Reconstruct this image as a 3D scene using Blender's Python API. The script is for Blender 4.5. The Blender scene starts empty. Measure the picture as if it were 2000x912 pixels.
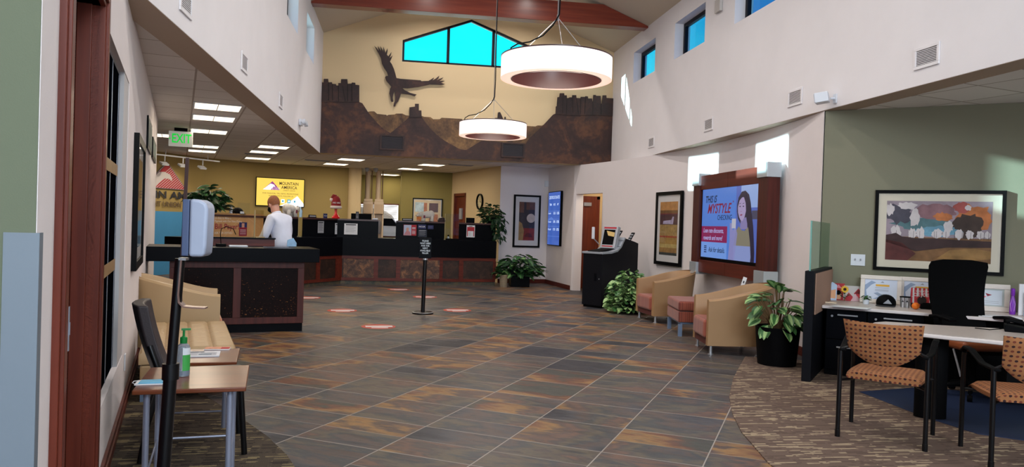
import bpy, bmesh, math, random
from mathutils import Vector, Matrix
random.seed(7)
R = math.radians
SC = bpy.context.scene
COL = SC.collection
PI = math.pi

# ------------------------------------------------------------ camera, world, sun, exposure
H = 1.42
FPX, YAW, PITCH, ROLL = 1468.36, 0.1520, -0.0107, 0.03197
def _axes():
    cy, sy = math.cos(YAW), math.sin(YAW)
    f = Vector((sy, cy, 0)); r = Vector((cy, -sy, 0)); u = Vector((0, 0, 1))
    f2 = f*math.cos(PITCH)+u*math.sin(PITCH); u2 = u*math.cos(PITCH)-f*math.sin(PITCH)
    return r*math.cos(ROLL)+u2*math.sin(ROLL), u2*math.cos(ROLL)-r*math.sin(ROLL), f2
AR, AU, AF = _axes()
cam_d = bpy.data.cameras.new('camera'); cam = bpy.data.objects.new('camera', cam_d); COL.objects.link(cam)
cam_d.sensor_width = 36; cam_d.lens = FPX/2000*36; cam_d.clip_start = .05; cam_d.clip_end = 300
mw = Matrix((AR, AU, -AF)).transposed().to_4x4(); mw.translation = Vector((0, 0, H)); cam.matrix_world = mw
SC.camera = cam
SC.view_settings.view_transform = 'Standard'; SC.view_settings.look = 'None'
SC.view_settings.exposure = 0.0; SC.view_settings.gamma = 1; SC.view_settings.use_curve_mapping = False

def lin(c):
    o = []
    for v in c:
        v = v/255
        o.append(v/12.92 if v <= .04045 else ((v+.055)/1.055)**2.4)
    return (*o, 1)

w = bpy.data.worlds.new('sky'); SC.world = w; w.use_nodes = True
nt = w.node_tree; nt.nodes.clear()
out = nt.nodes.new('ShaderNodeOutputWorld'); bg = nt.nodes.new('ShaderNodeBackground')
tc = nt.nodes.new('ShaderNodeTexCoord'); sep = nt.nodes.new('ShaderNodeSeparateXYZ')
rp = nt.nodes.new('ShaderNodeValToRGB')       # clear sky: pale cyan over the sun's side, deeper blue away from it
nt.links.new(tc.outputs['Generated'], sep.inputs[0]); nt.links.new(sep.outputs['Y'], rp.inputs[0])
rp.color_ramp.elements[0].position = .87; rp.color_ramp.elements[0].color = (.02, .20, .55, 1)
rp.color_ramp.elements[1].position = .965; rp.color_ramp.elements[1].color = (.02, 1.1, 1.3, 1)
nt.links.new(rp.outputs[0], bg.inputs[0]); bg.inputs[1].default_value = 1.0
nt.links.new(bg.outputs[0], out.inputs[0])

SUN_DIR = Vector((1, -.372, -.343)).normalized()
sd = bpy.data.lights.new('sun', 'SUN'); sun = bpy.data.objects.new('sun', sd); COL.objects.link(sun)
sd.energy = 20.0; sd.angle = R(.55); sd.color = (1, .97, .92)
sun.rotation_euler = (-SUN_DIR).to_track_quat('Z', 'Y').to_euler(); sun.location = (-8, 20, 8)

def area(name, loc, target, sx, sy, power, color=(1, 1, 1), spread=180):
    d = bpy.data.lights.new(name, 'AREA'); o = bpy.data.objects.new(name, d); COL.objects.link(o)
    d.shape = 'RECTANGLE'; d.size = sx; d.size_y = sy; d.energy = power; d.color = color; d.spread = R(spread)
    o.location = loc; o.rotation_euler = (Vector(loc)-Vector(target)).to_track_quat('Z', 'Y').to_euler()
    return o
# daylight entering through the front glazing behind the camera, low and clerestory panes
area('front_window_daylight', (1.5, -3.82, 1.6), (1.5, 10, 1.2), 6.0, 2.6, 120, (.84, .93, 1))
area('front_gable_daylight', (1.5, -3.82, 4.4), (1.5, 12, 3.6), 5.0, 1.8, 540, (.80, .92, 1))
area('front_right_window_daylight', (7.0, -2.4, 1.7), (5.5, 7, 1.2), 3.0, 2.0, 60, (.95, .97, 1))

# ------------------------------------------------------------ geometry of sight lines onto real planes
def ray(px, py): return AR*(px-1000)-AU*(py-456)+AF*FPX
CP = Vector((0, 0, H))
def onZ(px, py, z=0.): d = ray(px, py); return CP+d*((z-H)/d.z)
def onY(px, py, y): d = ray(px, py); return CP+d*(y/d.y)
def onV(px, py, A, B):
    n = Vector((B[1]-A[1], -(B[0]-A[0]), 0)); d = ray(px, py)
    return CP+d*((Vector((A[0], A[1], 0))-CP).dot(n)/d.dot(n))

# ------------------------------------------------------------ materials
MATS = {}
def nodes(name):
    m = bpy.data.materials.new(name); m.use_nodes = True
    n = m.node_tree.nodes; l = m.node_tree.links
    return m, n, l, n['Principled BSDF']
def mat(name, c, rough=.5, metal=0, var=0, scale=6, stretch=(1, 1, 1), bump=0, bscale=60, spec=.5, coat=0, emit=0, trans=0, sheen=0):
    if name in MATS: return MATS[name]
    m, n, l, p = nodes(name)
    c = lin(c)
    p.inputs['Base Color'].default_value = c; p.inputs['Roughness'].default_value = rough
    p.inputs['Metallic'].default_value = metal; p.inputs['Specular IOR Level'].default_value = spec
    p.inputs['Coat Weight'].default_value = coat
    p.inputs['Transmission Weight'].default_value = trans
    if sheen: p.inputs['Sheen Weight'].default_value = sheen
    if emit:
        p.inputs['Emission Color'].default_value = c; p.inputs['Emission Strength'].default_value = emit
    t = n.new('ShaderNodeTexCoord'); mp = n.new('ShaderNodeMapping'); mp.inputs['Scale'].default_value = stretch
    l.new(t.outputs['Object'], mp.inputs[0])
    if var:
        nz = n.new('ShaderNodeTexNoise'); nz.inputs['Scale'].default_value = scale; nz.inputs['Detail'].default_value = 5
        nz.inputs['Roughness'].default_value = .6; l.new(mp.outputs[0], nz.inputs[0])
        r_ = n.new('ShaderNodeValToRGB')
        r_.color_ramp.elements[0].position = .3; r_.color_ramp.elements[1].position = .7
        r_.color_ramp.elements[0].color = [v*(1-var) for v in c[:3]]+[1]
        r_.color_ramp.elements[1].color = [min(1, v*(1+var)) for v in c[:3]]+[1]
        l.new(nz.outputs[0], r_.inputs[0]); l.new(r_.outputs[0], p.inputs['Base Color'])
        if emit: l.new(r_.outputs[0], p.inputs['Emission Color'])
    if bump:
        nb = n.new('ShaderNodeTexNoise'); nb.inputs['Scale'].default_value = bscale; nb.inputs['Detail'].default_value = 3
        l.new(t.outputs['Object'], nb.inputs[0])
        b = n.new('ShaderNodeBump'); b.inputs['Strength'].default_value = bump; b.inputs['Distance'].default_value = .01
        l.new(nb.outputs[0], b.inputs['Height']); l.new(b.outputs[0], p.inputs['Normal'])
    MATS[name] = m
    return m
def scr(name, c, s=.7):
    if name in MATS: return MATS[name]
    m, n, l, p = nodes(name); p.inputs['Base Color'].default_value = (.01, .01, .012, 1); p.inputs['Roughness'].default_value = .2; p.inputs['Specular IOR Level'].default_value = .3
    p.inputs['Emission Color'].default_value = lin(c); p.inputs['Emission Strength'].default_value = s; MATS[name] = m; return m
def math_(n, l, op, a, b=None, c=None):
    q = n.new('ShaderNodeMath'); q.operation = op
    for i, v in enumerate((a, b, c)):
        if v is None: continue
        if isinstance(v, (int, float)): q.inputs[i].default_value = v
        else: l.new(v, q.inputs[i])
    return q.outputs[0]
def ramp(n, l, fac, stops, interp='LINEAR'):
    r_ = n.new('ShaderNodeValToRGB'); e = r_.color_ramp; e.interpolation = interp
    while len(e.elements) > 1: e.elements.remove(e.elements[-1])
    e.elements[0].position = stops[0][0]; e.elements[0].color = lin(stops[0][1])
    for p_, c_ in stops[1:]:
        k = e.elements.new(p_); k.color = lin(c_)
    l.new(fac, r_.inputs[0]); return r_.outputs[0]

def slate():
    m, n, l, p = nodes('slate_tile')
    t = n.new('ShaderNodeTexCoord'); mp = n.new('ShaderNodeMapping'); mp.vector_type = 'TEXTURE'
    mp.inputs['Rotation'].default_value = (0, 0, R(90)-.532)
    l.new(t.outputs['Object'], mp.inputs[0])
    # rotated frame: U runs along the tile rows (away from the door), V across them
    of = n.new('ShaderNodeVectorMath'); of.operation = 'ADD'; of.inputs[1].default_value = (-4.03+.62*40, .692+.63*30, 0)
    ng = n.new('ShaderNodeVectorMath'); ng.operation = 'MULTIPLY'; ng.inputs[1].default_value = (1, 1, 1)
    l.new(mp.outputs[0], ng.inputs[0]); l.new(ng.outputs[0], of.inputs[0])
    br = n.new('ShaderNodeTexBrick'); br.offset = 0; br.squash = 1
    br.inputs['Scale'].default_value = 1; br.inputs['Brick Width'].default_value = .62; br.inputs['Row Height'].default_value = .63
    br.inputs['Mortar Size'].default_value = .0045; br.inputs['Mortar Smooth'].default_value = .2
    br.inputs['Color1'].default_value = (0, 0, 0, 1); br.inputs['Color2'].default_value = (1, 1, 1, 1); br.inputs['Mortar'].default_value = (.5, .5, .5, 1)
    l.new(of.outputs[0], br.inputs[0])
    # some tiles are cut in two halves
    br2 = n.new('ShaderNodeTexBrick'); br2.offset = 0
    br2.inputs['Scale'].default_value = 1; br2.inputs['Brick Width'].default_value = .31; br2.inputs['Row Height'].default_value = .63
    br2.inputs['Mortar Size'].default_value = .003; br2.inputs['Color1'].default_value = (0, 0, 0, 1); br2.inputs['Color2'].default_value = (1, 1, 1, 1); br2.inputs['Mortar'].default_value = (.5, .5, .5, 1)
    l.new(of.outputs[0], br2.inputs[0])
    s1 = n.new('ShaderNodeSeparateColor'); l.new(br.outputs['Color'], s1.inputs[0])
    s2 = n.new('ShaderNodeSeparateColor'); l.new(br2.outputs['Color'], s2.inputs[0])
    cut = math_(n, l, 'GREATER_THAN', s1.outputs[0], .42)
    rnd = math_(n, l, 'ADD', s1.outputs[0], math_(n, l, 'MULTIPLY', cut, math_(n, l, 'MULTIPLY', s2.outputs[0], 3.7)))
    w_ = math_(n, l, 'MULTIPLY', rnd, 37.0)
    def nz4(scale, det, rough, off=0, st=(1, 1, 1), dist=0):
        mm = n.new('ShaderNodeMapping'); mm.inputs['Scale'].default_value = st; l.new(of.outputs[0], mm.inputs[0])
        z = n.new('ShaderNodeTexNoise'); z.noise_dimensions = '4D'; z.inputs['Scale'].default_value = scale
        z.inputs['Detail'].default_value = det; z.inputs['Roughness'].default_value = rough; z.inputs['Distortion'].default_value = dist
        l.new(mm.outputs[0], z.inputs['Vector']); l.new(math_(n, l, 'ADD', w_, float(off)), z.inputs['W'])
        return z.outputs[0]
    a = nz4(.55, 2, .5); b = nz4(2.2, 7, .62, 5, (2.2, .6, 1), .8); c = nz4(9, 6, .65, 9, (1.7, .5, 1), .4)
    f = math_(n, l, 'ADD', math_(n, l, 'MULTIPLY', a, 1.75), math_(n, l, 'MULTIPLY', b, .42))
    f = math_(n, l, 'ADD', f, math_(n, l, 'MULTIPLY', c, .22))
    p.inputs['Specular IOR Level'].default_value = .32
    f = math_(n, l, 'MULTIPLY_ADD', math_(n, l, 'SUBTRACT', f, 1.195), 1.75, .50)
    col = ramp(n, l, f, [(.08, (52, 52, 58)), (.20, (76, 76, 80)), (.30, (94, 80, 74)), (.38, (66, 70, 74)), (.46, (102, 92, 78)), (.53, (78, 72, 72)),
                         (.60, (112, 86, 73)), (.67, (82, 70, 68)), (.76, (148, 113, 72)), (.86, (106, 68, 53)), (.95, (72, 72, 66))])
    # darker seams of cleft
    v = ramp(n, l, c, [(.3, (150, 150, 150)), (.55, (255, 255, 255))])
    mx = n.new('ShaderNodeMix'); mx.data_type = 'RGBA'; mx.blend_type = 'MULTIPLY'; mx.inputs[0].default_value = .55
    l.new(col, mx.inputs[6]); l.new(v, mx.inputs[7])
    mo = math_(n, l, 'MAXIMUM', br.outputs['Fac'], math_(n, l, 'MULTIPLY', math_(n, l, 'MULTIPLY', br2.outputs['Fac'], cut), .75))
    m2 = n.new('ShaderNodeMix'); m2.data_type = 'RGBA'; l.new(mo, m2.inputs[0]); l.new(mx.outputs[2], m2.inputs[6]); m2.inputs[7].default_value = lin((158, 150, 142))
    l.new(m2.outputs[2], p.inputs['Base Color'])
    rr = n.new('ShaderNodeMapRange'); l.new(c, rr.inputs[0]); rr.inputs[1].default_value = .3; rr.inputs[2].default_value = .7; rr.inputs[3].default_value = .34; rr.inputs[4].default_value = .55
    l.new(rr.outputs[0], p.inputs['Roughness'])
    bm_ = n.new('ShaderNodeBump'); bm_.inputs['Strength'].default_value = .45; bm_.inputs['Distance'].default_value = .012
    hh = math_(n, l, 'SUBTRACT', math_(n, l, 'ADD', b, math_(n, l, 'MULTIPLY', c, .5)), math_(n, l, 'MULTIPLY', mo, .4))
    l.new(hh, bm_.inputs['Height']); l.new(bm_.outputs[0], p.inputs['Normal'])
    return m
def carpet_mat(name, rot, base, dark, light):
    m, n, l, p = nodes(name)
    t = n.new('ShaderNodeTexCoord'); mp = n.new('ShaderNodeMapping'); mp.vector_type = 'TEXTURE'; mp.inputs['Rotation'].default_value = (0, 0, rot)
    l.new(t.outputs['Object'], mp.inputs[0])
    br = n.new('ShaderNodeTexBrick'); br.offset = .37; br.offset_frequency = 2
    br.inputs['Scale'].default_value = 1; br.inputs['Brick Width'].default_value = .15; br.inputs['Row Height'].default_value = .022
    br.inputs['Mortar Size'].default_value = .0012; br.inputs['Color1'].default_value = (0, 0, 0, 1); br.inputs['Color2'].default_value = (1, 1, 1, 1); br.inputs['Mortar'].default_value = (0, 0, 0, 1)
    l.new(mp.outputs[0], br.inputs[0])
    nz = n.new('ShaderNodeTexNoise'); nz.inputs['Scale'].default_value = 9; l.new(mp.outputs[0], nz.inputs[0])
    s = n.new('ShaderNodeSeparateColor'); l.new(br.outputs['Color'], s.inputs[0])
    wv = n.new('ShaderNodeTexWave'); wv.inputs['Scale'].default_value = 55; wv.bands_direction = 'X'; l.new(mp.outputs[0], wv.inputs[0])
    f = math_(n, l, 'ADD', s.outputs[0], math_(n, l, 'MULTIPLY', math_(n, l, 'SUBTRACT', nz.outputs[0], .5), .6))
    c = ramp(n, l, f, [(.0, base), (.3, dark), (.5, base), (.66, base), (.74, light), (.86, [int(.75*a+.25*b) for a, b in zip(light, base)]), (.93, base)], 'CONSTANT')
    mx = n.new('ShaderNodeMix'); mx.data_type = 'RGBA'; mx.blend_type = 'MULTIPLY'; l.new(math_(n, l, 'MULTIPLY', wv.outputs[0], .5), mx.inputs[0])
    l.new(c, mx.inputs[6]); mx.inputs[7].default_value = (.45, .42, .4, 1)
    l.new(mx.outputs[2], p.inputs['Base Color']); p.inputs['Roughness'].default_value = .95; p.inputs['Specular IOR Level'].default_value = .15
    bb = n.new('ShaderNodeBump'); bb.inputs['Strength'].default_value = .5; bb.inputs['Distance'].default_value = .004
    l.new(wv.outputs[0], bb.inputs['Height']); l.new(bb.outputs[0], p.inputs['Normal'])
    return m
def ceiling_mat():
    m, n, l, p = nodes('acoustic_tile')
    t = n.new('ShaderNodeTexCoord'); mp = n.new('ShaderNodeMapping'); mp.vector_type = 'TEXTURE'
    mp.inputs['Rotation'].default_value = (0, 0, R(90+15.15)); mp.inputs['Location'].default_value = (-1.84+.9652*.46, 5.47+.2616*.46, 0)
    l.new(t.outputs['Object'], mp.inputs[0])
    of = n.new('ShaderNodeVectorMath'); of.operation = 'ADD'; of.inputs[1].default_value = (.61*40, .645*40, 0); l.new(mp.outputs[0], of.inputs[0])
    br = n.new('ShaderNodeTexBrick'); br.offset = 0; br.inputs['Scale'].default_value = 1
    br.inputs['Brick Width'].default_value = .61; br.inputs['Row Height'].default_value = .645; br.inputs['Mortar Size'].default_value = .011
    br.inputs['Color1'].default_value = lin((232, 228, 224)); br.inputs['Color2'].default_value = lin((224, 219, 215)); br.inputs['Mortar'].default_value = lin((176, 166, 158))
    l.new(of.outputs[0], br.inputs[0]); l.new(br.outputs['Color'], p.inputs['Base Color']); p.inputs['Roughness'].default_value = .9
    nz = n.new('ShaderNodeTexNoise'); nz.inputs['Scale'].default_value = 120; l.new(t.outputs['Object'], nz.inputs[0])
    b = n.new('ShaderNodeBump'); b.inputs['Strength'].default_value = .4; b.inputs['Distance'].default_value = .01
    l.new(math_(n, l, 'ADD', nz.outputs[0], br.outputs['Fac']), b.inputs['Height']); l.new(b.outputs[0], p.inputs['Normal'])
    return m
def rust_mat(name, dark, mid, hi, scale=1.6, amount=.62):
    m, n, l, p = nodes(name)
    t = n.new('ShaderNodeTexCoord')
    a = n.new('ShaderNodeTexNoise'); a.inputs['Scale'].default_value = scale; a.inputs['Detail'].default_value = 8; a.inputs['Roughness'].default_value = .65; a.inputs['Distortion'].default_value = .8
    b = n.new('ShaderNodeTexNoise'); b.inputs['Scale'].default_value = scale*9; b.inputs['Detail'].default_value = 5
    l.new(t.outputs['Object'], a.inputs[0]); l.new(t.outputs['Object'], b.inputs[0])
    f = math_(n, l, 'ADD', math_(n, l, 'MULTIPLY', a.outputs[0], .75), math_(n, l, 'MULTIPLY', b.outputs[0], .25))
    c = ramp(n, l, f, [(.36, dark), (.5, mid), (amount, hi), (.78, mid)])
    l.new(c, p.inputs['Base Color']); p.inputs['Roughness'].default_value = .55; p.inputs['Metallic'].default_value = .25
    bb = n.new('ShaderNodeBump'); bb.inputs['Strength'].default_value = .35; bb.inputs['Distance'].default_value = .02
    l.new(f, bb.inputs['Height']); l.new(bb.outputs[0], p.inputs['Normal'])
    return m
def wood_mat(name, c, c2, axis='Z', rough=.42, coat=.06):
    m, n, l, p = nodes(name)
    t = n.new('ShaderNodeTexCoord'); mp = n.new('ShaderNodeMapping')
    st = {'X': (1.2, 22, 22), 'Y': (22, 1.2, 22), 'Z': (22, 22, 1.2)}[axis]; mp.inputs['Scale'].default_value = st
    l.new(t.outputs['Object'], mp.inputs[0])
    nz = n.new('ShaderNodeTexNoise'); nz.inputs['Scale'].default_value = 1; nz.inputs['Detail'].default_value = 5; l.new(mp.outputs[0], nz.inputs[0])
    l.new(ramp(n, l, nz.outputs[0], [(.3, c), (.7, c2)]), p.inputs['Base Color'])
    p.inputs['Roughness'].default_value = rough; p.inputs['Coat Weight'].default_value = coat; p.inputs['Coat Roughness'].default_value = .2; p.inputs['Specular IOR Level'].default_value = .25
    return m
def stripe_mat(name, cols, axis, k=1.0, bynormal=False):
    m, n, l, p = nodes(name)
    t = n.new('ShaderNodeTexCoord'); s = n.new('ShaderNodeSeparateXYZ'); l.new(t.outputs['Object'], s.inputs[0])
    v = s.outputs[axis]
    if bynormal:
        g = n.new('ShaderNodeSeparateXYZ'); l.new(t.outputs['Normal'], g.inputs[0])
        oth = s.outputs[1-axis]
        v = math_(n, l, 'ADD', v, math_(n, l, 'MULTIPLY', oth, math_(n, l, 'GREATER_THAN', math_(n, l, 'ABSOLUTE', g.outputs[axis]), .7)))
    nz = n.new('ShaderNodeTexNoise'); nz.noise_dimensions = '1D'; nz.inputs['Scale'].default_value = 38*k; nz.inputs['Detail'].default_value = 2
    l.new(v, nz.inputs['W'])
    st = [(.2+.6*i/(len(cols)-1), c) for i, c in enumerate(cols)]
    l.new(ramp(n, l, nz.outputs[0], st), p.inputs['Base Color']); p.inputs['Roughness'].default_value = .85; p.inputs['Sheen Weight'].default_value = .2
    return m
def dots_mat(name, ax):
    m, n, l, p = nodes(name)
    t = n.new('ShaderNodeTexCoord'); s = n.new('ShaderNodeSeparateXYZ'); l.new(t.outputs['Object'], s.inputs[0])
    def fr(o, k): return math_(n, l, 'SUBTRACT', math_(n, l, 'FRACT', math_(n, l, 'ADD', math_(n, l, 'MULTIPLY', o, k), 50.)), .5)
    v2 = math_(n, l, 'SUBTRACT', s.outputs[1], s.outputs[2]) if ax[1] == 1 else s.outputs[2]
    a = fr(s.outputs[ax[0]], 33.); b = fr(v2, 33.)
    d = math_(n, l, 'SQRT', math_(n, l, 'ADD', math_(n, l, 'POWER', a, 2.), math_(n, l, 'MULTIPLY', math_(n, l, 'POWER', b, 2.), 1.5)))
    ci = math_(n, l, 'FLOOR', math_(n, l, 'MULTIPLY', math_(n, l, 'ADD', s.outputs[ax[0]], 2.), 33.)); cj = math_(n, l, 'FLOOR', math_(n, l, 'MULTIPLY', math_(n, l, 'ADD', v2, 2.), 33.))
    par = math_(n, l, 'MODULO', math_(n, l, 'ADD', ci, cj), 2.)
    mx = n.new('ShaderNodeMix'); mx.data_type = 'RGBA'; l.new(par, mx.inputs[0]); mx.inputs[6].default_value = lin((112, 52, 34)); mx.inputs[7].default_value = lin((48, 20, 24))
    m2 = n.new('ShaderNodeMix'); m2.data_type = 'RGBA'; l.new(math_(n, l, 'LESS_THAN', d, .30), m2.inputs[0])
    m2.inputs[6].default_value = lin((156, 102, 62)); l.new(mx.outputs[2], m2.inputs[7])
    l.new(m2.outputs[2], p.inputs['Base Color']); p.inputs['Roughness'].default_value = .9
    return m
def speck_mat():
    m, n, l, p = nodes('speckled_stone')
    t = n.new('ShaderNodeTexCoord')
    a = n.new('ShaderNodeTexNoise'); a.inputs['Scale'].default_value = 60; a.inputs['Detail'].default_value = 2; l.new(t.outputs['Object'], a.inputs[0])
    s = n.new('ShaderNodeSeparateXYZ'); l.new(t.outputs['Object'], s.inputs[0])
    k = n.new('ShaderNodeTexNoise'); k.inputs['Scale'].default_value = 5; l.new(t.outputs['Object'], k.inputs[0])
    f = math_(n, l, 'ADD', a.outputs[0], math_(n, l, 'MULTIPLY', math_(n, l, 'SUBTRACT', .30, s.outputs[2]), .14))
    f = math_(n, l, 'ADD', f, math_(n, l, 'MULTIPLY', math_(n, l, 'SUBTRACT', k.outputs[0], .5), .25))
    l.new(ramp(n, l, f, [(.3, (18, 10, 9)), (.66, (28, 15, 13)), (.71, (120, 70, 40)), (.78, (170, 130, 80))]), p.inputs['Base Color'])
    p.inputs['Roughness'].default_value = .3
    return m
def glass_mat(name, tint, gloss=.02, rough=0):
    m = bpy.data.materials.new(name); m.use_nodes = True; n = m.node_tree.nodes; l = m.node_tree.links; n.clear()
    o = n.new('ShaderNodeOutputMaterial'); mx = n.new('ShaderNodeMixShader'); t = n.new('ShaderNodeBsdfTransparent'); g = n.new('ShaderNodeBsdfGlossy')
    fr = n.new('ShaderNodeMath'); fr.operation = 'POWER'; fr.inputs[1].default_value = 4.0; lw_ = n.new('ShaderNodeLayerWeight'); lw_.inputs[0].default_value = .5; l.new(lw_.outputs['Facing'], fr.inputs[0])
    f2_ = n.new('ShaderNodeMath'); f2_.operation = 'MULTIPLY_ADD'; f2_.inputs[1].default_value = .55; f2_.inputs[2].default_value = gloss; l.new(fr.outputs[0], f2_.inputs[0]); fr = f2_
    t.inputs[0].default_value = (*tint, 1); g.inputs['Roughness'].default_value = rough
    l.new(fr.outputs[0], mx.inputs[0]); l.new(t.outputs[0], mx.inputs[1]); l.new(g.outputs[0], mx.inputs[2]); l.new(mx.outputs[0], o.inputs[0])
    return m
def clear_mat(name, c):
    return glass_mat(name, c)

SLATE = slate()
CARPET_R = carpet_mat('carpet_desk', 0.0, (116, 98, 88), (100, 84, 76), (178, 160, 134))
CARPET_L = carpet_mat('carpet_seating', R(4), (84, 74, 64), (58, 51, 47), (142, 128, 96))
CEIL = ceiling_mat()
RUST = rust_mat('rusted_steel', (40, 23, 22), (60, 36, 30), (96, 58, 36), 1.3)
RUST_D = rust_mat('dark_rusted_steel', (34, 20, 20), (50, 31, 28), (72, 44, 36), 1.8)
RUST_L = rust_mat('pale_rusted_steel', (62, 42, 30), (98, 70, 44), (132, 98, 60), 2.2)
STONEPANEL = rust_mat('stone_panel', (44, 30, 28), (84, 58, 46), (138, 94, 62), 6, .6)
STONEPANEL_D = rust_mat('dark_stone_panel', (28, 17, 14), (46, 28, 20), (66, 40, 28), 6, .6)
CHERRY = wood_mat('cherry_wood', (62, 22, 18), (84, 34, 26), 'Z')
CHERRY_H = wood_mat('cherry_wood_rail', (74, 26, 19), (102, 40, 27), 'X')
BEAMW = wood_mat('beam_wood', (110, 44, 32), (134, 60, 40), 'X', .3, .3)
JAMBW = wood_mat('door_casing_wood', (88, 36, 25), (116, 52, 36), 'Z', .4)
DOORW = wood_mat('door_wood', (86, 34, 20), (112, 48, 28), 'Z', .4)
TABLEW = wood_mat('table_wood', (100, 50, 28), (124, 66, 38), 'X', .28, .4)
WHITE = mat('white_wall', (232, 228, 230), .85, var=.02, scale=2, bump=.12, bscale=220)
WALLR = mat('warm_white_wall', (228, 220, 220), .85, var=.02, scale=2, bump=.1, bscale=220)
CREAMW = mat('cream_wall', (206, 182, 142), .85, bump=.1, bscale=220)
GABLEW = mat('buff_wall', (216, 192, 152), .85, bump=.1, bscale=220)
GOLDW = mat('gold_wall', (158, 136, 84), .85, bump=.1, bscale=220)
OLIVEW = mat('olive_wall', (134, 122, 70), .85, bump=.1, bscale=220)
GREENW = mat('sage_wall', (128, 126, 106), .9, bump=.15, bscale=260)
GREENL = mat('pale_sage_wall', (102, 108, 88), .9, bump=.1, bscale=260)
ROOFW = mat('roof_paint', (196, 182, 164), .85, bump=.1, bscale=200)
SOFFIT = mat('soffit_paint', (176, 156, 138), .85)
BLUEW = mat('blue_wall', (62, 140, 196), .7, var=.05, scale=1.5)
BLACK = mat('black_laminate', (11, 12, 16), .3, spec=.05)
BLACKM = mat('black_matte', (9, 9, 11), .6, spec=.06)
BLACKMET = mat('black_metal', (12, 12, 15), .3, .3)
FRAMEB = mat('black_frame', (9, 9, 10), .4, spec=.08)
BRONZE = mat('dark_bronze_window', (10, 13, 24), .5, spec=.2)
MATB = mat('mat_board', (212, 204, 186), .9)
MATW = mat('white_mat_board', (206, 204, 204), .9)
SILVER = mat('silver_metal', (150, 154, 164), .35, .6)
STEEL = mat('brushed_steel', (198, 200, 204), .3, .8)
WHITEP = mat('white_plastic', (214, 218, 226), .35)
PAPER = mat('paper', (226, 226, 230), .8)
INK = mat('ink', (40, 42, 52), .8)
GREY = mat('grey_print', (150, 152, 160), .8)
TAN = mat('tan_vinyl', (164, 128, 90), .45, var=.03, scale=3, bump=.06, bscale=120)
TAN2 = mat('pale_tan_vinyl', (180, 150, 110), .45, bump=.06, bscale=120)
BROWNL = mat('brown_leather', (56, 48, 50), .42, bump=.1, bscale=160)
COGNAC = mat('cognac_leather', (152, 82, 46), .4, bump=.08, bscale=120)
STRIPE = stripe_mat('striped_fabric', [(80, 28, 26), (128, 56, 42), (154, 82, 62), (104, 40, 34), (176, 116, 88)], 1, 1, True)
STRIPE2 = stripe_mat('pale_striped_fabric', [(150, 84, 62), (190, 124, 92), (206, 146, 110), (170, 100, 76)], 1, 1.2, True)
DOTS_B = dots_mat('dotted_fabric_back', (0, 2)); DOTS_S = dots_mat('dotted_fabric_seat', (0, 1))
SPECK = speck_mat(); SPECK.node_tree.nodes['Principled BSDF'].inputs['Specular IOR Level'].default_value = .06
SHADE = mat('lit_shade', (255, 240, 236), .8, emit=.78)
SHADE_B = mat('lit_diffuser', (255, 222, 205), .8, emit=.55)
LENS = mat('lit_lens', (255, 236, 206), .6, emit=2.6)
VENTD = mat('vent_shadow_grey', (92, 88, 90), .7)
WINGLASS = glass_mat('tinted_window_glass', (.50, .95, 1.0))
SIDEGLASS = glass_mat('clerestory_glass', (.55, .92, 1.0))
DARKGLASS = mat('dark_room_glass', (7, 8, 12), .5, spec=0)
ACRYL = clear_mat('clear_acrylic', (.93, .95, .95))
GREENGL = clear_mat('greenish_glass', (.72, .86, .80))
PICGL = clear_mat('picture_glass', (.97, .97, .97))
LEAF = mat('leaf_green', (58, 104, 54), .45, var=.25, scale=30)
LEAFD = mat('leaf_dark_green', (28, 58, 32), .45, var=.25, scale=30)
LEAFL = mat('leaf_pale_green', (150, 184, 118), .45, var=.15, scale=30)
SOIL = mat('soil', (40, 28, 22), .95)
SKIN = mat('skin', (206, 150, 128), .55)
HAIR = mat('ginger_hair', (136, 80, 46), .7, var=.25, scale=60)
SHIRT = mat('white_shirt', (212, 216, 232), .8, var=.05, scale=9, bump=.3, bscale=10)
RED = mat('red_print', (176, 30, 44), .6)
MAROON = mat('maroon_print', (140, 22, 50), .6)
NAVY = mat('navy_print', (28, 36, 92), .6)
YELLOW = mat('yellow_print', (232, 184, 40), .6)
ORANGE = mat('orange_peel', (238, 120, 16), .5, bump=.15, bscale=200)
PURPLE = mat('purple_foil', (120, 40, 170), .4)

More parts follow.
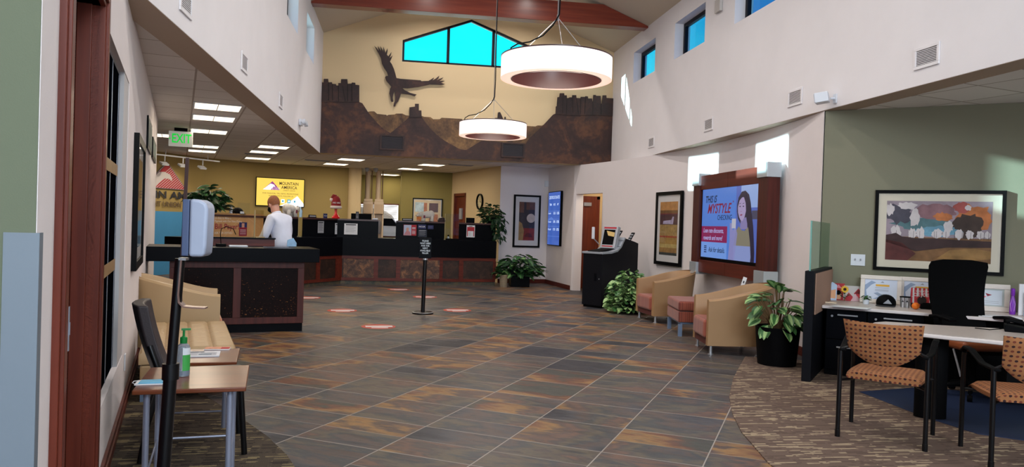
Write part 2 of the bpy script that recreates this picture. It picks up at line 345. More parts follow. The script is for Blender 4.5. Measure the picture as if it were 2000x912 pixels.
# ------------------------------------------------------------ mesh builder
class B:
    def __init__(s): s.bm = bmesh.new(); s.mi = 0; s.mats = []
    def use(s, m):
        if m not in s.mats: s.mats.append(m)
        s.mi = s.mats.index(m); return s
    def _f(s, vs):
        try: f = s.bm.faces.new(vs); f.material_index = s.mi; return f
        except ValueError: return None
    def face(s, pts): return s._f([s.bm.verts.new(p) for p in pts])
    def box(s, x0, x1, y0, y1, z0, z1, M=None):
        v = [Vector((x, y, z)) for z in (z0, z1) for x, y in ((x0, y0), (x1, y0), (x1, y1), (x0, y1))]
        if M: v = [M @ p for p in v]
        v = [s.bm.verts.new(p) for p in v]
        for q in ((3, 2, 1, 0), (4, 5, 6, 7), (0, 1, 5, 4), (1, 2, 6, 5), (2, 3, 7, 6), (3, 0, 4, 7)): s._f([v[i] for i in q])
        return s
    def prism(s, poly, z0, z1, M=None):          # poly in XY, extruded in Z
        a = [Vector((p[0], p[1], z0)) for p in poly]; b = [Vector((p[0], p[1], z1)) for p in poly]
        if M: a = [M @ p for p in a]; b = [M @ p for p in b]
        a = [s.bm.verts.new(p) for p in a]; b = [s.bm.verts.new(p) for p in b]
        n = len(a); s._f(a[::-1]); s._f(b)
        for i in range(n): s._f([a[i], a[(i+1) % n], b[(i+1) % n], b[i]])
        return s
    def slab(s, poly, y0, y1, M=None):           # poly in XZ, thick in Y
        T = Matrix(((1, 0, 0, 0), (0, 0, 1, 0), (0, 1, 0, 0), (0, 0, 0, 1)))
        return s.prism([(p[0], p[1]) for p in poly], y0, y1, (M @ T) if M else T)
    def tube(s, pts, r, n=8, cap=True):
        pts = [Vector(p) for p in pts]; rr = r if isinstance(r, (list, tuple)) else [r]*len(pts)
        rings = []
        ref = None
        for i, p in enumerate(pts):
            d = (pts[min(i+1, len(pts)-1)]-pts[max(i-1, 0)]).normalized()
            if ref is None: ref = d.orthogonal().normalized()
            ref = (ref-d*ref.dot(d)).normalized(); q = d.cross(ref)
            rings.append([s.bm.verts.new(p+(ref*math.cos(2*PI*k/n)+q*math.sin(2*PI*k/n))*rr[i]) for k in range(n)])
        for a, b in zip(rings, rings[1:]):
            for k in range(n): s._f([a[k], a[(k+1) % n], b[(k+1) % n], b[k]])
        if cap: s._f(rings[0][::-1]); s._f(rings[-1])
        return s
    def flat(s, pts, wdt, th, up=(0, 0, 1)):      # flat bar swept along pts
        pts = [Vector(p) for p in pts]; up = Vector(up); rings = []
        for i, p in enumerate(pts):
            d = (pts[min(i+1, len(pts)-1)]-pts[max(i-1, 0)]).normalized(); sd_ = d.cross(up).normalized(); nn = sd_.cross(d)
            rings.append([s.bm.verts.new(p+sd_*a*wdt/2+nn*b*th/2) for a, b in ((-1, -1), (1, -1), (1, 1), (-1, 1))])
        for a, b in zip(rings, rings[1:]):
            for k in range(4): s._f([a[k], a[(k+1) % 4], b[(k+1) % 4], b[k]])
        s._f(rings[0][::-1]); s._f(rings[-1]); return s
    def lathe(s, prof, c=(0, 0, 0), n=32, M=None):
        c = Vector(c); rings = []
        for r_, z in prof:
            if r_ < 1e-5: v = c+Vector((0, 0, z)); rings.append([s.bm.verts.new(M @ v if M else v)]); continue
            ring = []
            for k in range(n):
                v = c+Vector((r_*math.cos(2*PI*k/n), r_*math.sin(2*PI*k/n), z)); ring.append(s.bm.verts.new(M @ v if M else v))
            rings.append(ring)
        for a, b in zip(rings, rings[1:]):
            if len(a) == 1 and len(b) == 1: continue
            for k in range(n):
                k2 = (k+1) % n
                if len(a) == 1: s._f([a[0], b[k2], b[k]])
                elif len(b) == 1: s._f([a[k], a[k2], b[0]])
                else: s._f([a[k], a[k2], b[k2], b[k]])
        return s
    def ell(s, c, r, n=16, m=10, M=None):
        prof = [(math.sin(PI*i/m), -math.cos(PI*i/m)) for i in range(m+1)]
        T = Matrix.Translation(c) @ Matrix.Diagonal((r[0], r[1], r[2], 1))
        return s.lathe([(a if 0 < i < m else 0, z) for i, (a, z) in enumerate(prof)], (0, 0, 0), n, (M @ T) if M else T)
    def text(s, body, x, z, size, y=0., align='CENTER', xs=1., shear=0., bold=0., M=None):
        cu = bpy.data.curves.new('t', 'FONT'); cu.body = body; cu.size = size; cu.align_x = align; cu.align_y = 'CENTER'
        cu.shear = shear; cu.offset = bold*size; cu.resolution_u = 3
        ob = bpy.data.objects.new('t', cu); COL.objects.link(ob)
        dg = bpy.context.evaluated_depsgraph_get(); me = ob.evaluated_get(dg).to_mesh()
        vs = []
        for v in me.vertices:
            p = Vector((x+v.co.x*xs, y, z+v.co.y)); vs.append(s.bm.verts.new(M @ p if M else p))
        for f in me.polygons: s._f([vs[i] for i in f.vertices])
        ob.evaluated_get(dg).to_mesh_clear(); COL.objects.unlink(ob); bpy.data.objects.remove(ob); bpy.data.curves.remove(cu)
        return s
    def build(s, name, m=None, parent=None, smooth=0, bevel=0, seg=2, loc=None, rot=0, recalc=True, sub=0):
        if recalc: bmesh.ops.recalc_face_normals(s.bm, faces=s.bm.faces)
        me = bpy.data.meshes.new(name); s.bm.to_mesh(me); s.bm.free()
        for q in (s.mats or [m]): me.materials.append(q)
        o = bpy.data.objects.new(name, me); COL.objects.link(o)
        if parent: o.parent = parent
        if loc: o.location = loc
        if rot: o.rotation_euler.z = rot
        if smooth:
            for p in me.polygons: p.use_smooth = True
            if smooth == 1: me.set_sharp_from_angle(angle=R(38))
        if bevel:
            md = o.modifiers.new('edge', 'BEVEL'); md.width = bevel; md.segments = seg; md.limit_method = 'ANGLE'; md.angle_limit = R(40)
            for p in me.polygons: p.use_smooth = True
            md.harden_normals = True
        if sub:
            md = o.modifiers.new('sub', 'SUBSURF'); md.levels = sub; md.render_levels = sub
        return o
def tag(o, label, cat, group=None, kind=None):
    if label: o['label'] = label
    if cat: o['category'] = cat
    if group: o['group'] = group
    if kind: o['kind'] = kind
    return o
def thing(name, label, cat, loc=(0, 0, 0), rot=0., group=None):
    o = bpy.data.objects.new(name, None); COL.objects.link(o); o.empty_display_size = .1
    o.location = loc; o.rotation_euler.z = rot
    return tag(o, label, cat, group)
def struct(o): o['kind'] = 'structure'; return o
def copy_tree(o, loc, rot, label, group=None):
    c = o.copy(); COL.objects.link(c); c.location = loc; c.rotation_euler.z = rot; c['label'] = label
    if group: c['group'] = group
    for ch in list(o.children):
        d = ch.copy(); COL.objects.link(d); d.parent = c
        for g in list(ch.children):
            e = g.copy(); COL.objects.link(e); e.parent = d
    return c
def ang(P, Q): return math.atan2(Q[1]-P[1], Q[0]-P[0])

# ------------------------------------------------------------ plan of the room
LA = Vector((-1.84, 5.47)); LD = Vector((-.2616, .9652)); LE = Vector((.9652, .2616)); LANG = math.atan2(LD.y, LD.x)
def lw(s_, t=0., z=0.): p = LA+LD*s_+LE*t; return Vector((p.x, p.y, z))      # point by the left wall
ACx, ACy, AR_ = -13.232, 10.65, 18.157
def arc(y, off=0.): return ACx+math.sqrt((AR_-off)**2-(y-ACy)**2)
G0 = Vector((4.72, 7.84)); GB = Vector((.7826, -.6225)); GA = Vector((.6225, .7826)); GANG = math.atan2(GB.y, GB.x)
def gw(t, off=0., z=0.): p = G0+GB*t-GA*off; return Vector((p.x, p.y, z))
ZS, ZC = 2.825, 2.87
XL, XR, YG = -1.66, 4.70, 16.40
ZE, XM, ZA = 5.37, 1.52, 6.60
TH = .28

# floor
b = B(); b.face([(-9, -4.5, 0), (11, -4.5, 0), (11, 26, 0), (-9, 26, 0)]); struct(b.build('floor', SLATE, recalc=False))
rc = [(3.98, 8.08), (3.62, 7.47), (3.268, 6.866), (2.88, 6.116), (2.64, 5.543), (2.463, 5.014), (2.393, 4.696), (2.311, 4.334), (2.24, 3.6), (2.26, 2.6), (2.5, 1.3), (2.9, 0.2), (3.6, -1.4), (4.6, -2.6), (9.6, -2.6), (9.6, 3.9), (5.0, 7.6), (4.70, 7.82)]
b = B(); b.prism(rc, .0005, .007); struct(b.build('floor_carpet_desk_area', CARPET_R))
lc = [(-2.35, 7.35), (-1.95, 6.85), (-1.61, 6.352), (-1.441, 6.17), (-1.104, 5.608), (-.8, 5.05), (-.611, 4.629), (-.45, 4.15), (-.36, 3.6), (-.33, 3.0), (-.4, 2.2), (-.75, 1.4)]
lc += [tuple(lw(-3.9, .0)[:2]), tuple(lw(1.95, 0)[:2])]
b = B(); b.prism(lc, .0005, .007); struct(b.build('floor_carpet_seating_area', CARPET_L))

def wallbox(name, P, Q, z0, z1, th, m, holes=(), both=None):
    """wall from P to Q seen from its right-hand side (front = -y local), thickness away from the room; holes = (u0,u1,z0,z1)"""
    P = Vector(P[:2]); Q = Vector(Q[:2]); L = (Q-P).length
    M = Matrix.Translation((P.x, P.y, 0)) @ Matrix.Rotation(ang(P, Q), 4, 'Z')
    us = sorted({0, L, *[h[0] for h in holes], *[h[1] for h in holes]}); zs = sorted({z0, z1, *[h[2] for h in holes], *[h[3] for h in holes]})
    b = B()
    nu, nz_ = len(us)-1, len(zs)-1
    solid = [[not any(h[0] <= (us[i]+us[i+1])/2 <= h[1] and h[2] <= (zs[j]+zs[j+1])/2 <= h[3] for h in holes) for j in range(nz_)] for i in range(nu)]
    def q(*p): b.face([M @ Vector(v) for v in p])
    for i in range(nu):
        for j in range(nz_):
            if not solid[i][j]: continue
            u0, u1, a, c = us[i], us[i+1], zs[j], zs[j+1]
            q((u0, 0, a), (u1, 0, a), (u1, 0, c), (u0, 0, c)); q((u1, th, a), (u0, th, a), (u0, th, c), (u1, th, c))
            if i == 0 or not solid[i-1][j]: q((u0, 0, a), (u0, 0, c), (u0, th, c), (u0, th, a))
            if i == nu-1 or not solid[i+1][j]: q((u1, 0, a), (u1, th, a), (u1, th, c), (u1, 0, c))
            if j == 0 or not solid[i][j-1]: q((u0, 0, a), (u0, th, a), (u1, th, a), (u1, 0, a))
            if j == nz_-1 or not solid[i][j+1]: q((u0, 0, c), (u1, 0, c), (u1, th, c), (u0, th, c))
    bmesh.ops.remove_doubles(b.bm, verts=b.bm.verts, dist=1e-5)
    return struct(b.build(name, m, recalc=True))

# upper nave walls with clerestory openings
WY = [(13.62, 14.93), (11.30, 12.62), (8.98, 10.24), (6.62, 7.92), (4.26, 5.56)]
WYL = [(13.56, 14.75), (11.26, 12.44), (8.50, 9.82), (5.9, 7.0)]
WZ0, WZ1 = 4.41, 5.04
wallbox('wall_right_upper', (XR, YG+TH), (XR, -4), ZS, ZE+.1, TH, WHITE, [(YG+TH-y1, YG+TH-y0, WZ0, WZ1) for y0, y1 in WY])
wallbox('wall_left_upper', (XL, -4), (XL, YG+TH), ZS, ZE+.1, TH, WHITE, [(y0+4, y1+4, WZ0-.05, WZ1) for y0, y1 in WYL])
for k, (nm, x) in enumerate((('soffit_left', XL-TH), ('soffit_right', XR))):
    b = B(); b.box(x+.002, x+TH-.002, -4, YG+TH, ZS-.004, ZS-.001); struct(b.build('trim_'+nm, SOFFIT))
# gable wall with its five-sided window opening
def roofz(x): return ZA-(ZA-ZE)/((XR-XL)/2)*abs(x-XM)
GW = [(0, 4.87), (2.95, 4.87), (2.95, 5.33), (1.475, 5.885), (0, 5.33)]
b = B()
for (y, flip) in ((YG, False), (YG+TH, True)):
    polys = [[(XL, ZS), (XR, ZS), (XR, 4.87), (XL, 4.87)], [(XL, 4.87), (0, 4.87), (0, 5.33), (0, roofz(0)), (XL, ZE)],
             [(2.95, 4.87), (XR, 4.87), (XR, ZE), (2.95, roofz(2.95)), (2.95, 5.33)],
             [(0, 5.33), (1.475, 5.885), (1.475, roofz(1.475)), (0, roofz(0))], [(1.475, 5.885), (2.95, 5.33), (2.95, roofz(2.95)), (XM, ZA), (1.475, roofz(1.475))]]
    for pl_ in polys: b.face([(p[0], y, p[1]) for p in (pl_ if not flip else pl_[::-1])])
for i in range(5):
    p, q = GW[i], GW[(i+1) % 5]; b.face([(p[0], YG, p[1]), (p[0], YG+TH, p[1]), (q[0], YG+TH, q[1]), (q[0], YG, q[1])])
b.face([(XL, YG, ZS), (XL, YG+TH, ZS), (XR, YG+TH, ZS), (XR, YG, ZS)])
struct(b.build('wall_gable', GABLEW))
# front end of the nave behind the viewer
wallbox('wall_front', (11, -4), (-6, -4), 0, 7, .3, WHITE, [(3.3, 4.9, .7, 2.6), (6.3, 12.7, .15, 2.95), (6.9, 12.1, 3.5, 5.2)])
# roof
b = B()
for s_ in (-1, 1):
    x0 = XM+s_*((XR-XL)/2+.0)
    b.face([(x0, -4.4, ZE), (XM, -4.4, ZA), (XM, YG+TH, ZA), (x0, YG+TH, ZE)]); b.face([(x0, -4.4, ZE+.2), (x0, YG+TH, ZE+.2), (XM, YG+TH, ZA+.2), (XM, -4.4, ZA+.2)])
struct(b.build('ceiling_nave', ROOFW, recalc=False))
b = B()
h_ = roofz(XL)
for bx in (14.20,):
    z0, z1 = 5.33, 5.72
    dx = (z1-ZE)/((ZA-ZE)/((XR-XL)/2))
    b.slab([(XL, z0), (XR, z0), (XR, ZE-.003), (XR-dx, z1), (XL+dx, z1), (XL, ZE-.003)], bx-.13, bx+.13)
struct(b.build('trim_roof_beam', BEAMW, bevel=.008))

# low ceilings
b = B(); b.face([(-9, -4, ZC), (-9, 26, ZC), (XL-.03, 26, ZC), (XL-.03, -4, ZC)]); b.face([(-9, 26.0, ZC+.12), (-9, -4, ZC+.12), (XL-.03, -4, ZC+.12), (XL-.03, 26, ZC+.12)]); struct(b.build('ceiling_left', CEIL, recalc=False))
b = B(); b.face([(XL-.03, YG+.02, ZC), (XL-.03, 26, ZC), (XR+.03, 26, ZC), (XR+.03, YG+.02, ZC)]); b.face([(XL-.03, 26, ZC+.12), (XL-.03, YG+.2, ZC+.12), (XR+.03, YG+.2, ZC+.12), (XR+.03, 26, ZC+.12)]); struct(b.build('ceiling_teller_area', CEIL, recalc=False))
b = B(); b.box(XR+TH-.001, 11, -4, 17, 2.818, ZC+.12); struct(b.build('ceiling_desk_area', CEIL))

# left wall with door opening and interior window
P0 = lw(-3.43); P1 = lw(7.03)
wallbox('wall_left', P0, P1, 0, ZC, .18, WALLR, [(.40, 1.50, 0, 2.34), (1.62, 3.60, .42, 2.33)])
q0 = lw(7.03); q1 = lw(7.03, -3.2)
wallbox('wall_left_return', q0, q1, 0, ZC, .12, WALLR)
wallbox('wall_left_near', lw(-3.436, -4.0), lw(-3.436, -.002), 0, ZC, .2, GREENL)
wallbox('wall_left_office_back', lw(-3.6, -2.6), lw(7, -2.6), 0, ZC, .1, GOLDW)

# right lower wall: the curved wall with a doorway
ys = [7.89+i*(16.6-7.89)/48 for i in range(49)]
D0y, D1y = 15.45, 16.50
ys = sorted([y for y in ys if abs(y-D0y) > .1 and abs(y-D1y) > .1]+[D0y, D1y])
b = B(); top = ZS-.006
ys[0] = 7.84
def inn(y): return (arc(y), y)
def outp(y): return (arc(y, -.16), y) if y > 8.1 else (4.885-.0, 8.06)
for y0, y1 in zip(ys, ys[1:]):
    lo = 2.17 if (y0 >= D0y-1e-6 and y1 <= D1y+1e-6) else 0
    (ax, ay), (bx_, by_) = inn(y0), inn(y1); (cx_, cy_), (dx_, dy_) = outp(y0), outp(y1)
    b.face([(ax, ay, lo), (ax, ay, top), (bx_, by_, top), (bx_, by_, lo)]); b.face([(cx_, cy_, lo), (dx_, dy_, lo), (dx_, dy_, top), (cx_, cy_, top)])
    b.face([(ax, ay, top), (cx_, cy_, top), (dx_, dy_, top), (bx_, by_, top)])
    if lo: b.face([(ax, ay, lo), (bx_, by_, lo), (dx_, dy_, lo), (cx_, cy_, lo)])
for y, z1 in ((ys[0], top), (D0y, 2.17), (D1y, 2.17), (ys[-1], top)):
    (ax, ay), (cx_, cy_) = inn(y), outp(y); b.face([(ax, ay, 0), (cx_, cy_, 0), (cx_, cy_, z1), (ax, ay, z1)])
bmesh.ops.remove_doubles(b.bm, verts=b.bm.verts, dist=1e-5)
struct(b.build('wall_right_curved', WALLR, smooth=1, recalc=True))
PD, PE = (3.717, 18.49), (3.925, 16.6)
wallbox('wall_right_display', PD, PE, 0, ZC, .16, WALLR)
PW = (2.48, 18.3)
wallbox('wall_right_picture', PW, PD, 0, ZC, .16, WALLR)
PB = (1.53, 21.6)
wallbox('wall_back_cream', PB, PW, 0, ZC, .16, CREAMW, [(.22, 1.12, 0, 2.27)])
b = B(); b.box(2.50, 3.6, 18.6, 18.62, 0, 2.8)
struct(b.build('wall_service_room', GOLDW))
wallbox('wall_back_olive', (.08, 21.6), PB, 0, ZC, .14, OLIVEW)
wallbox('wall_recess_right', (.08, 24.3), (.08, 21.742), 0, ZC, .1, OLIVEW)
wallbox('wall_recess_back', (-2.2, 24.3), (.08, 24.3), 0, ZC, .14, OLIVEW, [(.35, 1.14, .95, 1.95), (1.16, 2.22, .95, 1.95)])
wallbox('wall_recess_left', (-2.2, 21.6), (-2.2, 24.3), 0, ZC, .1, OLIVEW)
BK = [(-8.2, 14.2), (-6.9, 16.2), (-5.90, 17.85), (-5.55, 18.5), (-4.83, 19.9), (-3.73, 20.7), (-2.5, 21.12), (-1.30, 21.38)]
for i, (p, q) in enumerate(zip(BK, BK[1:])):
    if i < 3: wallbox('wall_back_curve', p, q, 0, ZC, .14, GOLDW)
    else: wallbox('wall_back_curve', p, q, 0, ZC, .14, GOLDW)
b = B(); b.lathe([(.17, 0), (.17, ZC)], (-1.20, 21.35, 0), 24); b.box(-1.20, -1.02, 21.2, 21.55, 0, ZC)
struct(b.build('wall_column', CREAMW, smooth=1))
# vestibule behind the right doorway
b = B(); b.box(3.95, 5.3, 17.12, 17.2, 0, 2.80); b.box(5.2, 5.3, 15.2, 17.12, 0, 2.80); b.box(4.56, 5.2, 15.1, 15.2, 0, 2.80); b.prism([(4.08, 17.12), (4.10, 16.55), (4.25, 16.1), (4.5, 15.25), (5.2, 15.2), (5.2, 17.12)], 2.6, 2.62)
struct(b.build('wall_vestibule', CREAMW))
# green wall of the desk area
wallbox('wall_right_green', gw(0), gw(6.3), 0, 2.8175, .16, GREENW)
wallbox('wall_right_far', (9.62, 3.95), (9.62, -4), 0, 2.8175, .12, GREENW)

# baseboards
def baseboard(name, pts, h=.1, th=.018, m=CHERRY_H):
    b = B()
    for p, q in zip(pts, pts[1:]):
        p = Vector(p[:2]); q = Vector(q[:2]); M = Matrix.Translation((p.x, p.y, 0)) @ Matrix.Rotation(ang(p, q), 4, 'Z'); L = (q-p).length
        b.slab([(-.004, 0), (L+.004, 0), (L+.004, h), (-.004, h)], -th, -.001, M); b.slab([(-.004, 0), (L+.004, 0), (L+.004, h*.6), (-.004, h*.6)], -th-.008, -th+.001, M)
    return struct(b.build(name, m))
baseboard('baseboard_right', [PW, PD, (3.925, 16.65)])
baseboard('baseboard_right_curved', [(arc(y)-.001, y) for y in [15.44-i*.54 for i in range(15)]])
baseboard('baseboard_left', [lw(-1.80), lw(7.0)])

# left door casing and frame
d = thing('door_1', None, None, lw(-3.43), LANG); d['kind'] = 'structure'
b = B()
b.box(.30, .40, -.022, .2, 0, 2.44); b.box(1.50, 1.60, -.022, .2, 0, 2.44); b.box(.30, 1.60, -.022, .2, 2.34, 2.44)
b.box(.315, .385, -.034, -.02, 0, 2.42); b.box(1.515, 1.585, -.034, -.02, 0, 2.42); b.box(.33, 1.57, -.034, -.02, 2.36, 2.42)
b.box(1.475, 1.50, .03, .09, 0, 2.34); b.box(.40, .425, .03, .09, 0, 2.34)
b.build('door_frame', JAMBW, d, bevel=.004)
b = B(); b.box(.41, 1.49, .14, .18, .02, 2.33); lf = b.build('door_leaf', JAMBW, d, bevel=.003)
b = B(); b.box(.386, .404, -.036, -.024, .98, 1.12); b.box(.392, .399, -.038, -.0355, 1.03, 1.07); b.build('strike_plate', SILVER, d)
# interior window beside it: three by three dark panes
d = thing('window_1', None, None, lw(-3.43), LANG); d['kind'] = 'structure'
b = B(); b.box(1.62, 3.60, .035, .045, .42, 2.33); b.build('pane', DARKGLASS, d)
b = B()
for u in (2.11, 2.65, 3.13): b.box(u-.010, u+.010, .0315, .034, .42, 2.33)
b.box(1.62, 3.15, .0315, .034, 2.31, 2.33)
b.build('window_mullion', SILVER, d)
b = B()
for z in (1.69, 1.09): b.box(1.62, 3.14, .028, .031, z-.035, z+.035)
b.build('window_muntin', mat('oak_bar', (150, 118, 78), .5, var=.15, scale=20), d)
b = B(); b.box(3.15, 3.60, .004, .03, .42, 2.33); b.build('window_trim', mat('grey_trim', (190, 188, 190), .6), d)
# door of the vestibule, door of the back office
d = thing('door_2', None, None, (3.98, 17.12, 0)); d['kind'] = 'structure'
b = B(); b.box(0.005, .62, -.045, -.002, .01, 2.09); b.build('door_leaf', DOORW, d)
b = B(); b.box(.62, .69, -.05, -.001, 0, 2.16); b.box(0.005, .69, -.05, -.001, 2.09, 2.16); b.build('door_frame', JAMBW, d)
b = B(); b.box(.30, .48, -.09, -.046, 1.93, 2.01); b.build('door_closer', SILVER, d)
M_ = ang(PB, PW)
d = thing('door_3', None, None, (PB[0], PB[1], 0), M_); d['kind'] = 'structure'
b = B(); b.box(.30, 1.04, .04, .08, .01, 2.19); b.build('door_leaf', DOORW, d)
b = B(); b.box(.22, .30, -.02, .1, 0, 2.27); b.box(1.04, 1.12, -.02, .1, 0, 2.27); b.box(.22, 1.12, -.02, .1, 2.19, 2.27); b.build('door_frame', JAMBW, d)
b = B(); b.box(.62, .8, .0, .04, 1.55, 1.85); b.build('door_sign', GREY, d)

# clerestory windows (frame + glass set deep in each opening)
k = 3
for side in (0, 1):
    for y0, y1 in (WY if side else WYL):
        k += 1
        d = thing('window_%d' % k, None, None, ((XR if side else XL-TH), 0, 0)); d['kind'] = 'structure'
        xo = .16 if side else .06
        b = B(); f = .07; WZ0 = 4.41 if side else 4.36
        b.box(xo, xo+.06, y0+.001, y0+f, WZ0+.001, WZ1-.001); b.box(xo, xo+.06, y1-f, y1-.001, WZ0+.001, WZ1-.001)
        b.box(xo, xo+.06, y0+f, y1-f, WZ0+.001, WZ0+f*.6); b.box(xo, xo+.06, y0+f, y1-f, WZ1-f, WZ1-.001)
        b.build('window_frame', BRONZE, d)
        b = B(); b.face([(xo+.03, y0+f, WZ0+f*.6), (xo+.03, y1-f, WZ0+f*.6), (xo+.03, y1-f, WZ1-f), (xo+.03, y0+f, WZ1-f)])
        b.build('pane', SIDEGLASS, d)
# gable window
d = thing('window_14', None, None, (0, YG, 0)); d['kind'] = 'structure'
def inset(poly, t):
    n = len(poly); out_ = []
    for i in range(n):
        p0, p1, p2 = (Vector(poly[(i-1) % n]), Vector(poly[i]), Vector(poly[(i+1) % n]))
        e1, e2 = (p1-p0).normalized(), (p2-p1).normalized(); n1, n2 = Vector((-e1.y, e1.x)), Vector((-e2.y, e2.x))
        bis = (n1+n2).normalized(); out_.append(tuple(p1+bis*(t/max(.2, bis.dot(n1)))))
    return out_
b = B(); GI = inset(GW, .045); GO = inset(GW, .001)
for i in range(5):
    j = (i+1) % 5
    b.slab([GO[i], GO[j], GI[j], GI[i]], .03, .09)
def topz(x): return 5.33+(5.885-5.33)/1.475*(1.475-abs(x-1.475))
for x in (.985, 1.973): b.slab([(x-.03, 4.89), (x+.03, 4.89), (x+.03, topz(x+.03)-.02), (x-.03, topz(x-.03)-.02)], .03, .09)
b.build('window_frame', BRONZE, d)
b = B(); b.face([(p[0], .06, p[1]) for p in GI]); b.build('pane', WINGLASS, d)
# drive-up window blinds and frames
d = thing('window_15', None, None, (-2.2, 24.3, 0)); d['kind'] = 'structure'
BL = mat('white_blind', (226, 228, 236), .7)
b = B()
for u0, u1 in ((.35, 1.14), (1.16, 2.22)):
    for i in range(12):
        z = 1.93-i*.035; b.box(u0+.02, u1-.02, .03, .05, z-.028, z)
b.build('blind', BL, d)
b = B(); b.box(.33, 2.24, -.02, .0, 1.945, 1.985); b.box(.33, 2.24, -.02, .0, .93, .955); b.build('window_frame', CHERRY_H, d)
# outer shell
wallbox('wall_outer_left', (-9, -4), (-9, 26), 0, ZC+.1, .2, WALLR)
wallbox('wall_outer_back', (-9, 26), (-2.6, 26), 0, ZC+.1, .2, WALLR)
wallbox('wall_outer_right', (11, 26), (11, -4), 0, ZC+.1, .2, WALLR)
b = B(); b.box(-9, 11, 24.5, 60, -.12, -.1); struct(b.build('ground_outside', mat('concrete_drive', (190, 190, 195), .9, var=.1, scale=1)))

# ------------------------------------------------------------ mural, eagle (steel cut-outs hung on the gable wall)
def gp(px, py): p = onY(px, py, YG); return (p.x, p.z)
def zA(l): return [gp(620+x/3.647, 80+y/3.647) for x, y in l]
def zB(l): return [gp(860+x/5.882, 180+y/5.882) for x, y in l]
bl, br = (XL+.004, ZS+.002), (XR-.004, ZS+.002)
mural = thing('desert_mural', 'rusted steel canyon landscape panel across the wall under the gable window', 'wall art', (0, YG, 0))
ridge = zA([(360, 505), (380, 502), (405, 502), (425, 520), (490, 527), (495, 533), (505, 527), (550, 524), (560, 518), (605, 518), (630, 530), (655, 533), (745, 535), (760, 541), (805, 543), (825, 558), (870, 558), (885, 548), (880, 548)])
ridge += zB([(15, 295), (245, 308), (275, 345), (305, 308), (420, 312), (450, 335), (620, 345), (800, 362), (855, 368), (865, 380), (900, 385), (915, 370), (955, 372), (975, 388), (1090, 395), (1115, 383), (1165, 385), (1185, 375)])
b = B(); b.slab([(ridge[0][0], ZS+.002)]+ridge+[(ridge[-1][0], ZS+.002)], -.018, -.002); b.build('distant_ridge', RUST_L, mural)
lh = [bl]+[(XL+.004, zA([(33, 430)])[0][1])]+zA([(140, 432), (299, 437), (320, 445), (340, 475), (365, 515), (430, 590), (470, 625), (520, 658), (560, 625), (620, 575), (655, 540), (742, 540), (760, 570), (800, 620), (850, 670), (910, 715), (1000, 765)])
lh += zB([(240, 660), (300, 665), (420, 590), (470, 560), (640, 570), (900, 600), (960, 640), (985, 690)]); lh += [(zB([(1010, 800)])[0][0], ZS+.002)]
b = B(); b.slab(lh, -.036, -.018); b.build('canyon_slopes', RUST, mural)
rh = [(zB([(900, 800)])[0][0], ZS+.002)]+zB([(935, 720), (960, 620), (1020, 530), (1100, 455), (1175, 385), (1240, 315), (1290, 262), (1317, 250), (1600, 262)])+[(XR-.004, zB([(1930, 270)])[0][1]), br]
b = B(); b.slab(rh, -.054, -.036); b.build('right_hill', RUST, mural)
lc_ = zA([(33, 436), (33, 298), (45, 298), (46, 273), (78, 273), (80, 297), (105, 297), (107, 308), (133, 310), (137, 320), (150, 320), (150, 303), (168, 303), (170, 275), (214, 275), (217, 308), (245, 306), (246, 299), (270, 300), (272, 315), (299, 318), (299, 438)])
lc_[0] = (XL+.004, lc_[0][1]); lc_[1] = (XL+.004, lc_[1][1])
b = B(); b.slab(lc_, -.054, -.036); b.build('left_mesa', RUST_D, mural)
rc_ = zB([(1317, 258), (1320, 170), (1330, 165), (1338, 65), (1360, 60), (1365, 18), (1415, 18), (1418, 42), (1445, 42), (1447, 75), (1470, 72), (1475, 65), (1505, 65), (1508, 40), (1553, 40), (1556, 72), (1600, 75), (1605, 60), (1655, 60), (1657, 52), (1687, 55), (1690, 78), (1735, 78), (1740, 110), (1745, 110), (1750, 38), (1778, 38), (1780, 48), (1832, 48), (1838, 135), (1850, 135), (1856, 42), (1898, 42), (1900, 72), (1935, 75), (1930, 278), (1750, 268), (1500, 272)])
rc_[-4] = (XR-.004, rc_[-4][1]); rc_[-3] = (XR-.004, rc_[-3][1])
b = B(); b.slab(rc_, -.072, -.054); b.build('right_mesa', RUST_D, mural)
b = B(); b.slab(zA([(655, 545), (655, 475), (694, 470), (694, 450), (722, 450), (722, 497), (740, 497), (742, 545)]), -.054, -.036)
b.slab(zB([(625, 352), (625, 298), (655, 296), (660, 235), (685, 230), (700, 260), (730, 330), (735, 285), (750, 285), (752, 355)]), -.03, -.0181); b.build('butte', RUST_D, mural)
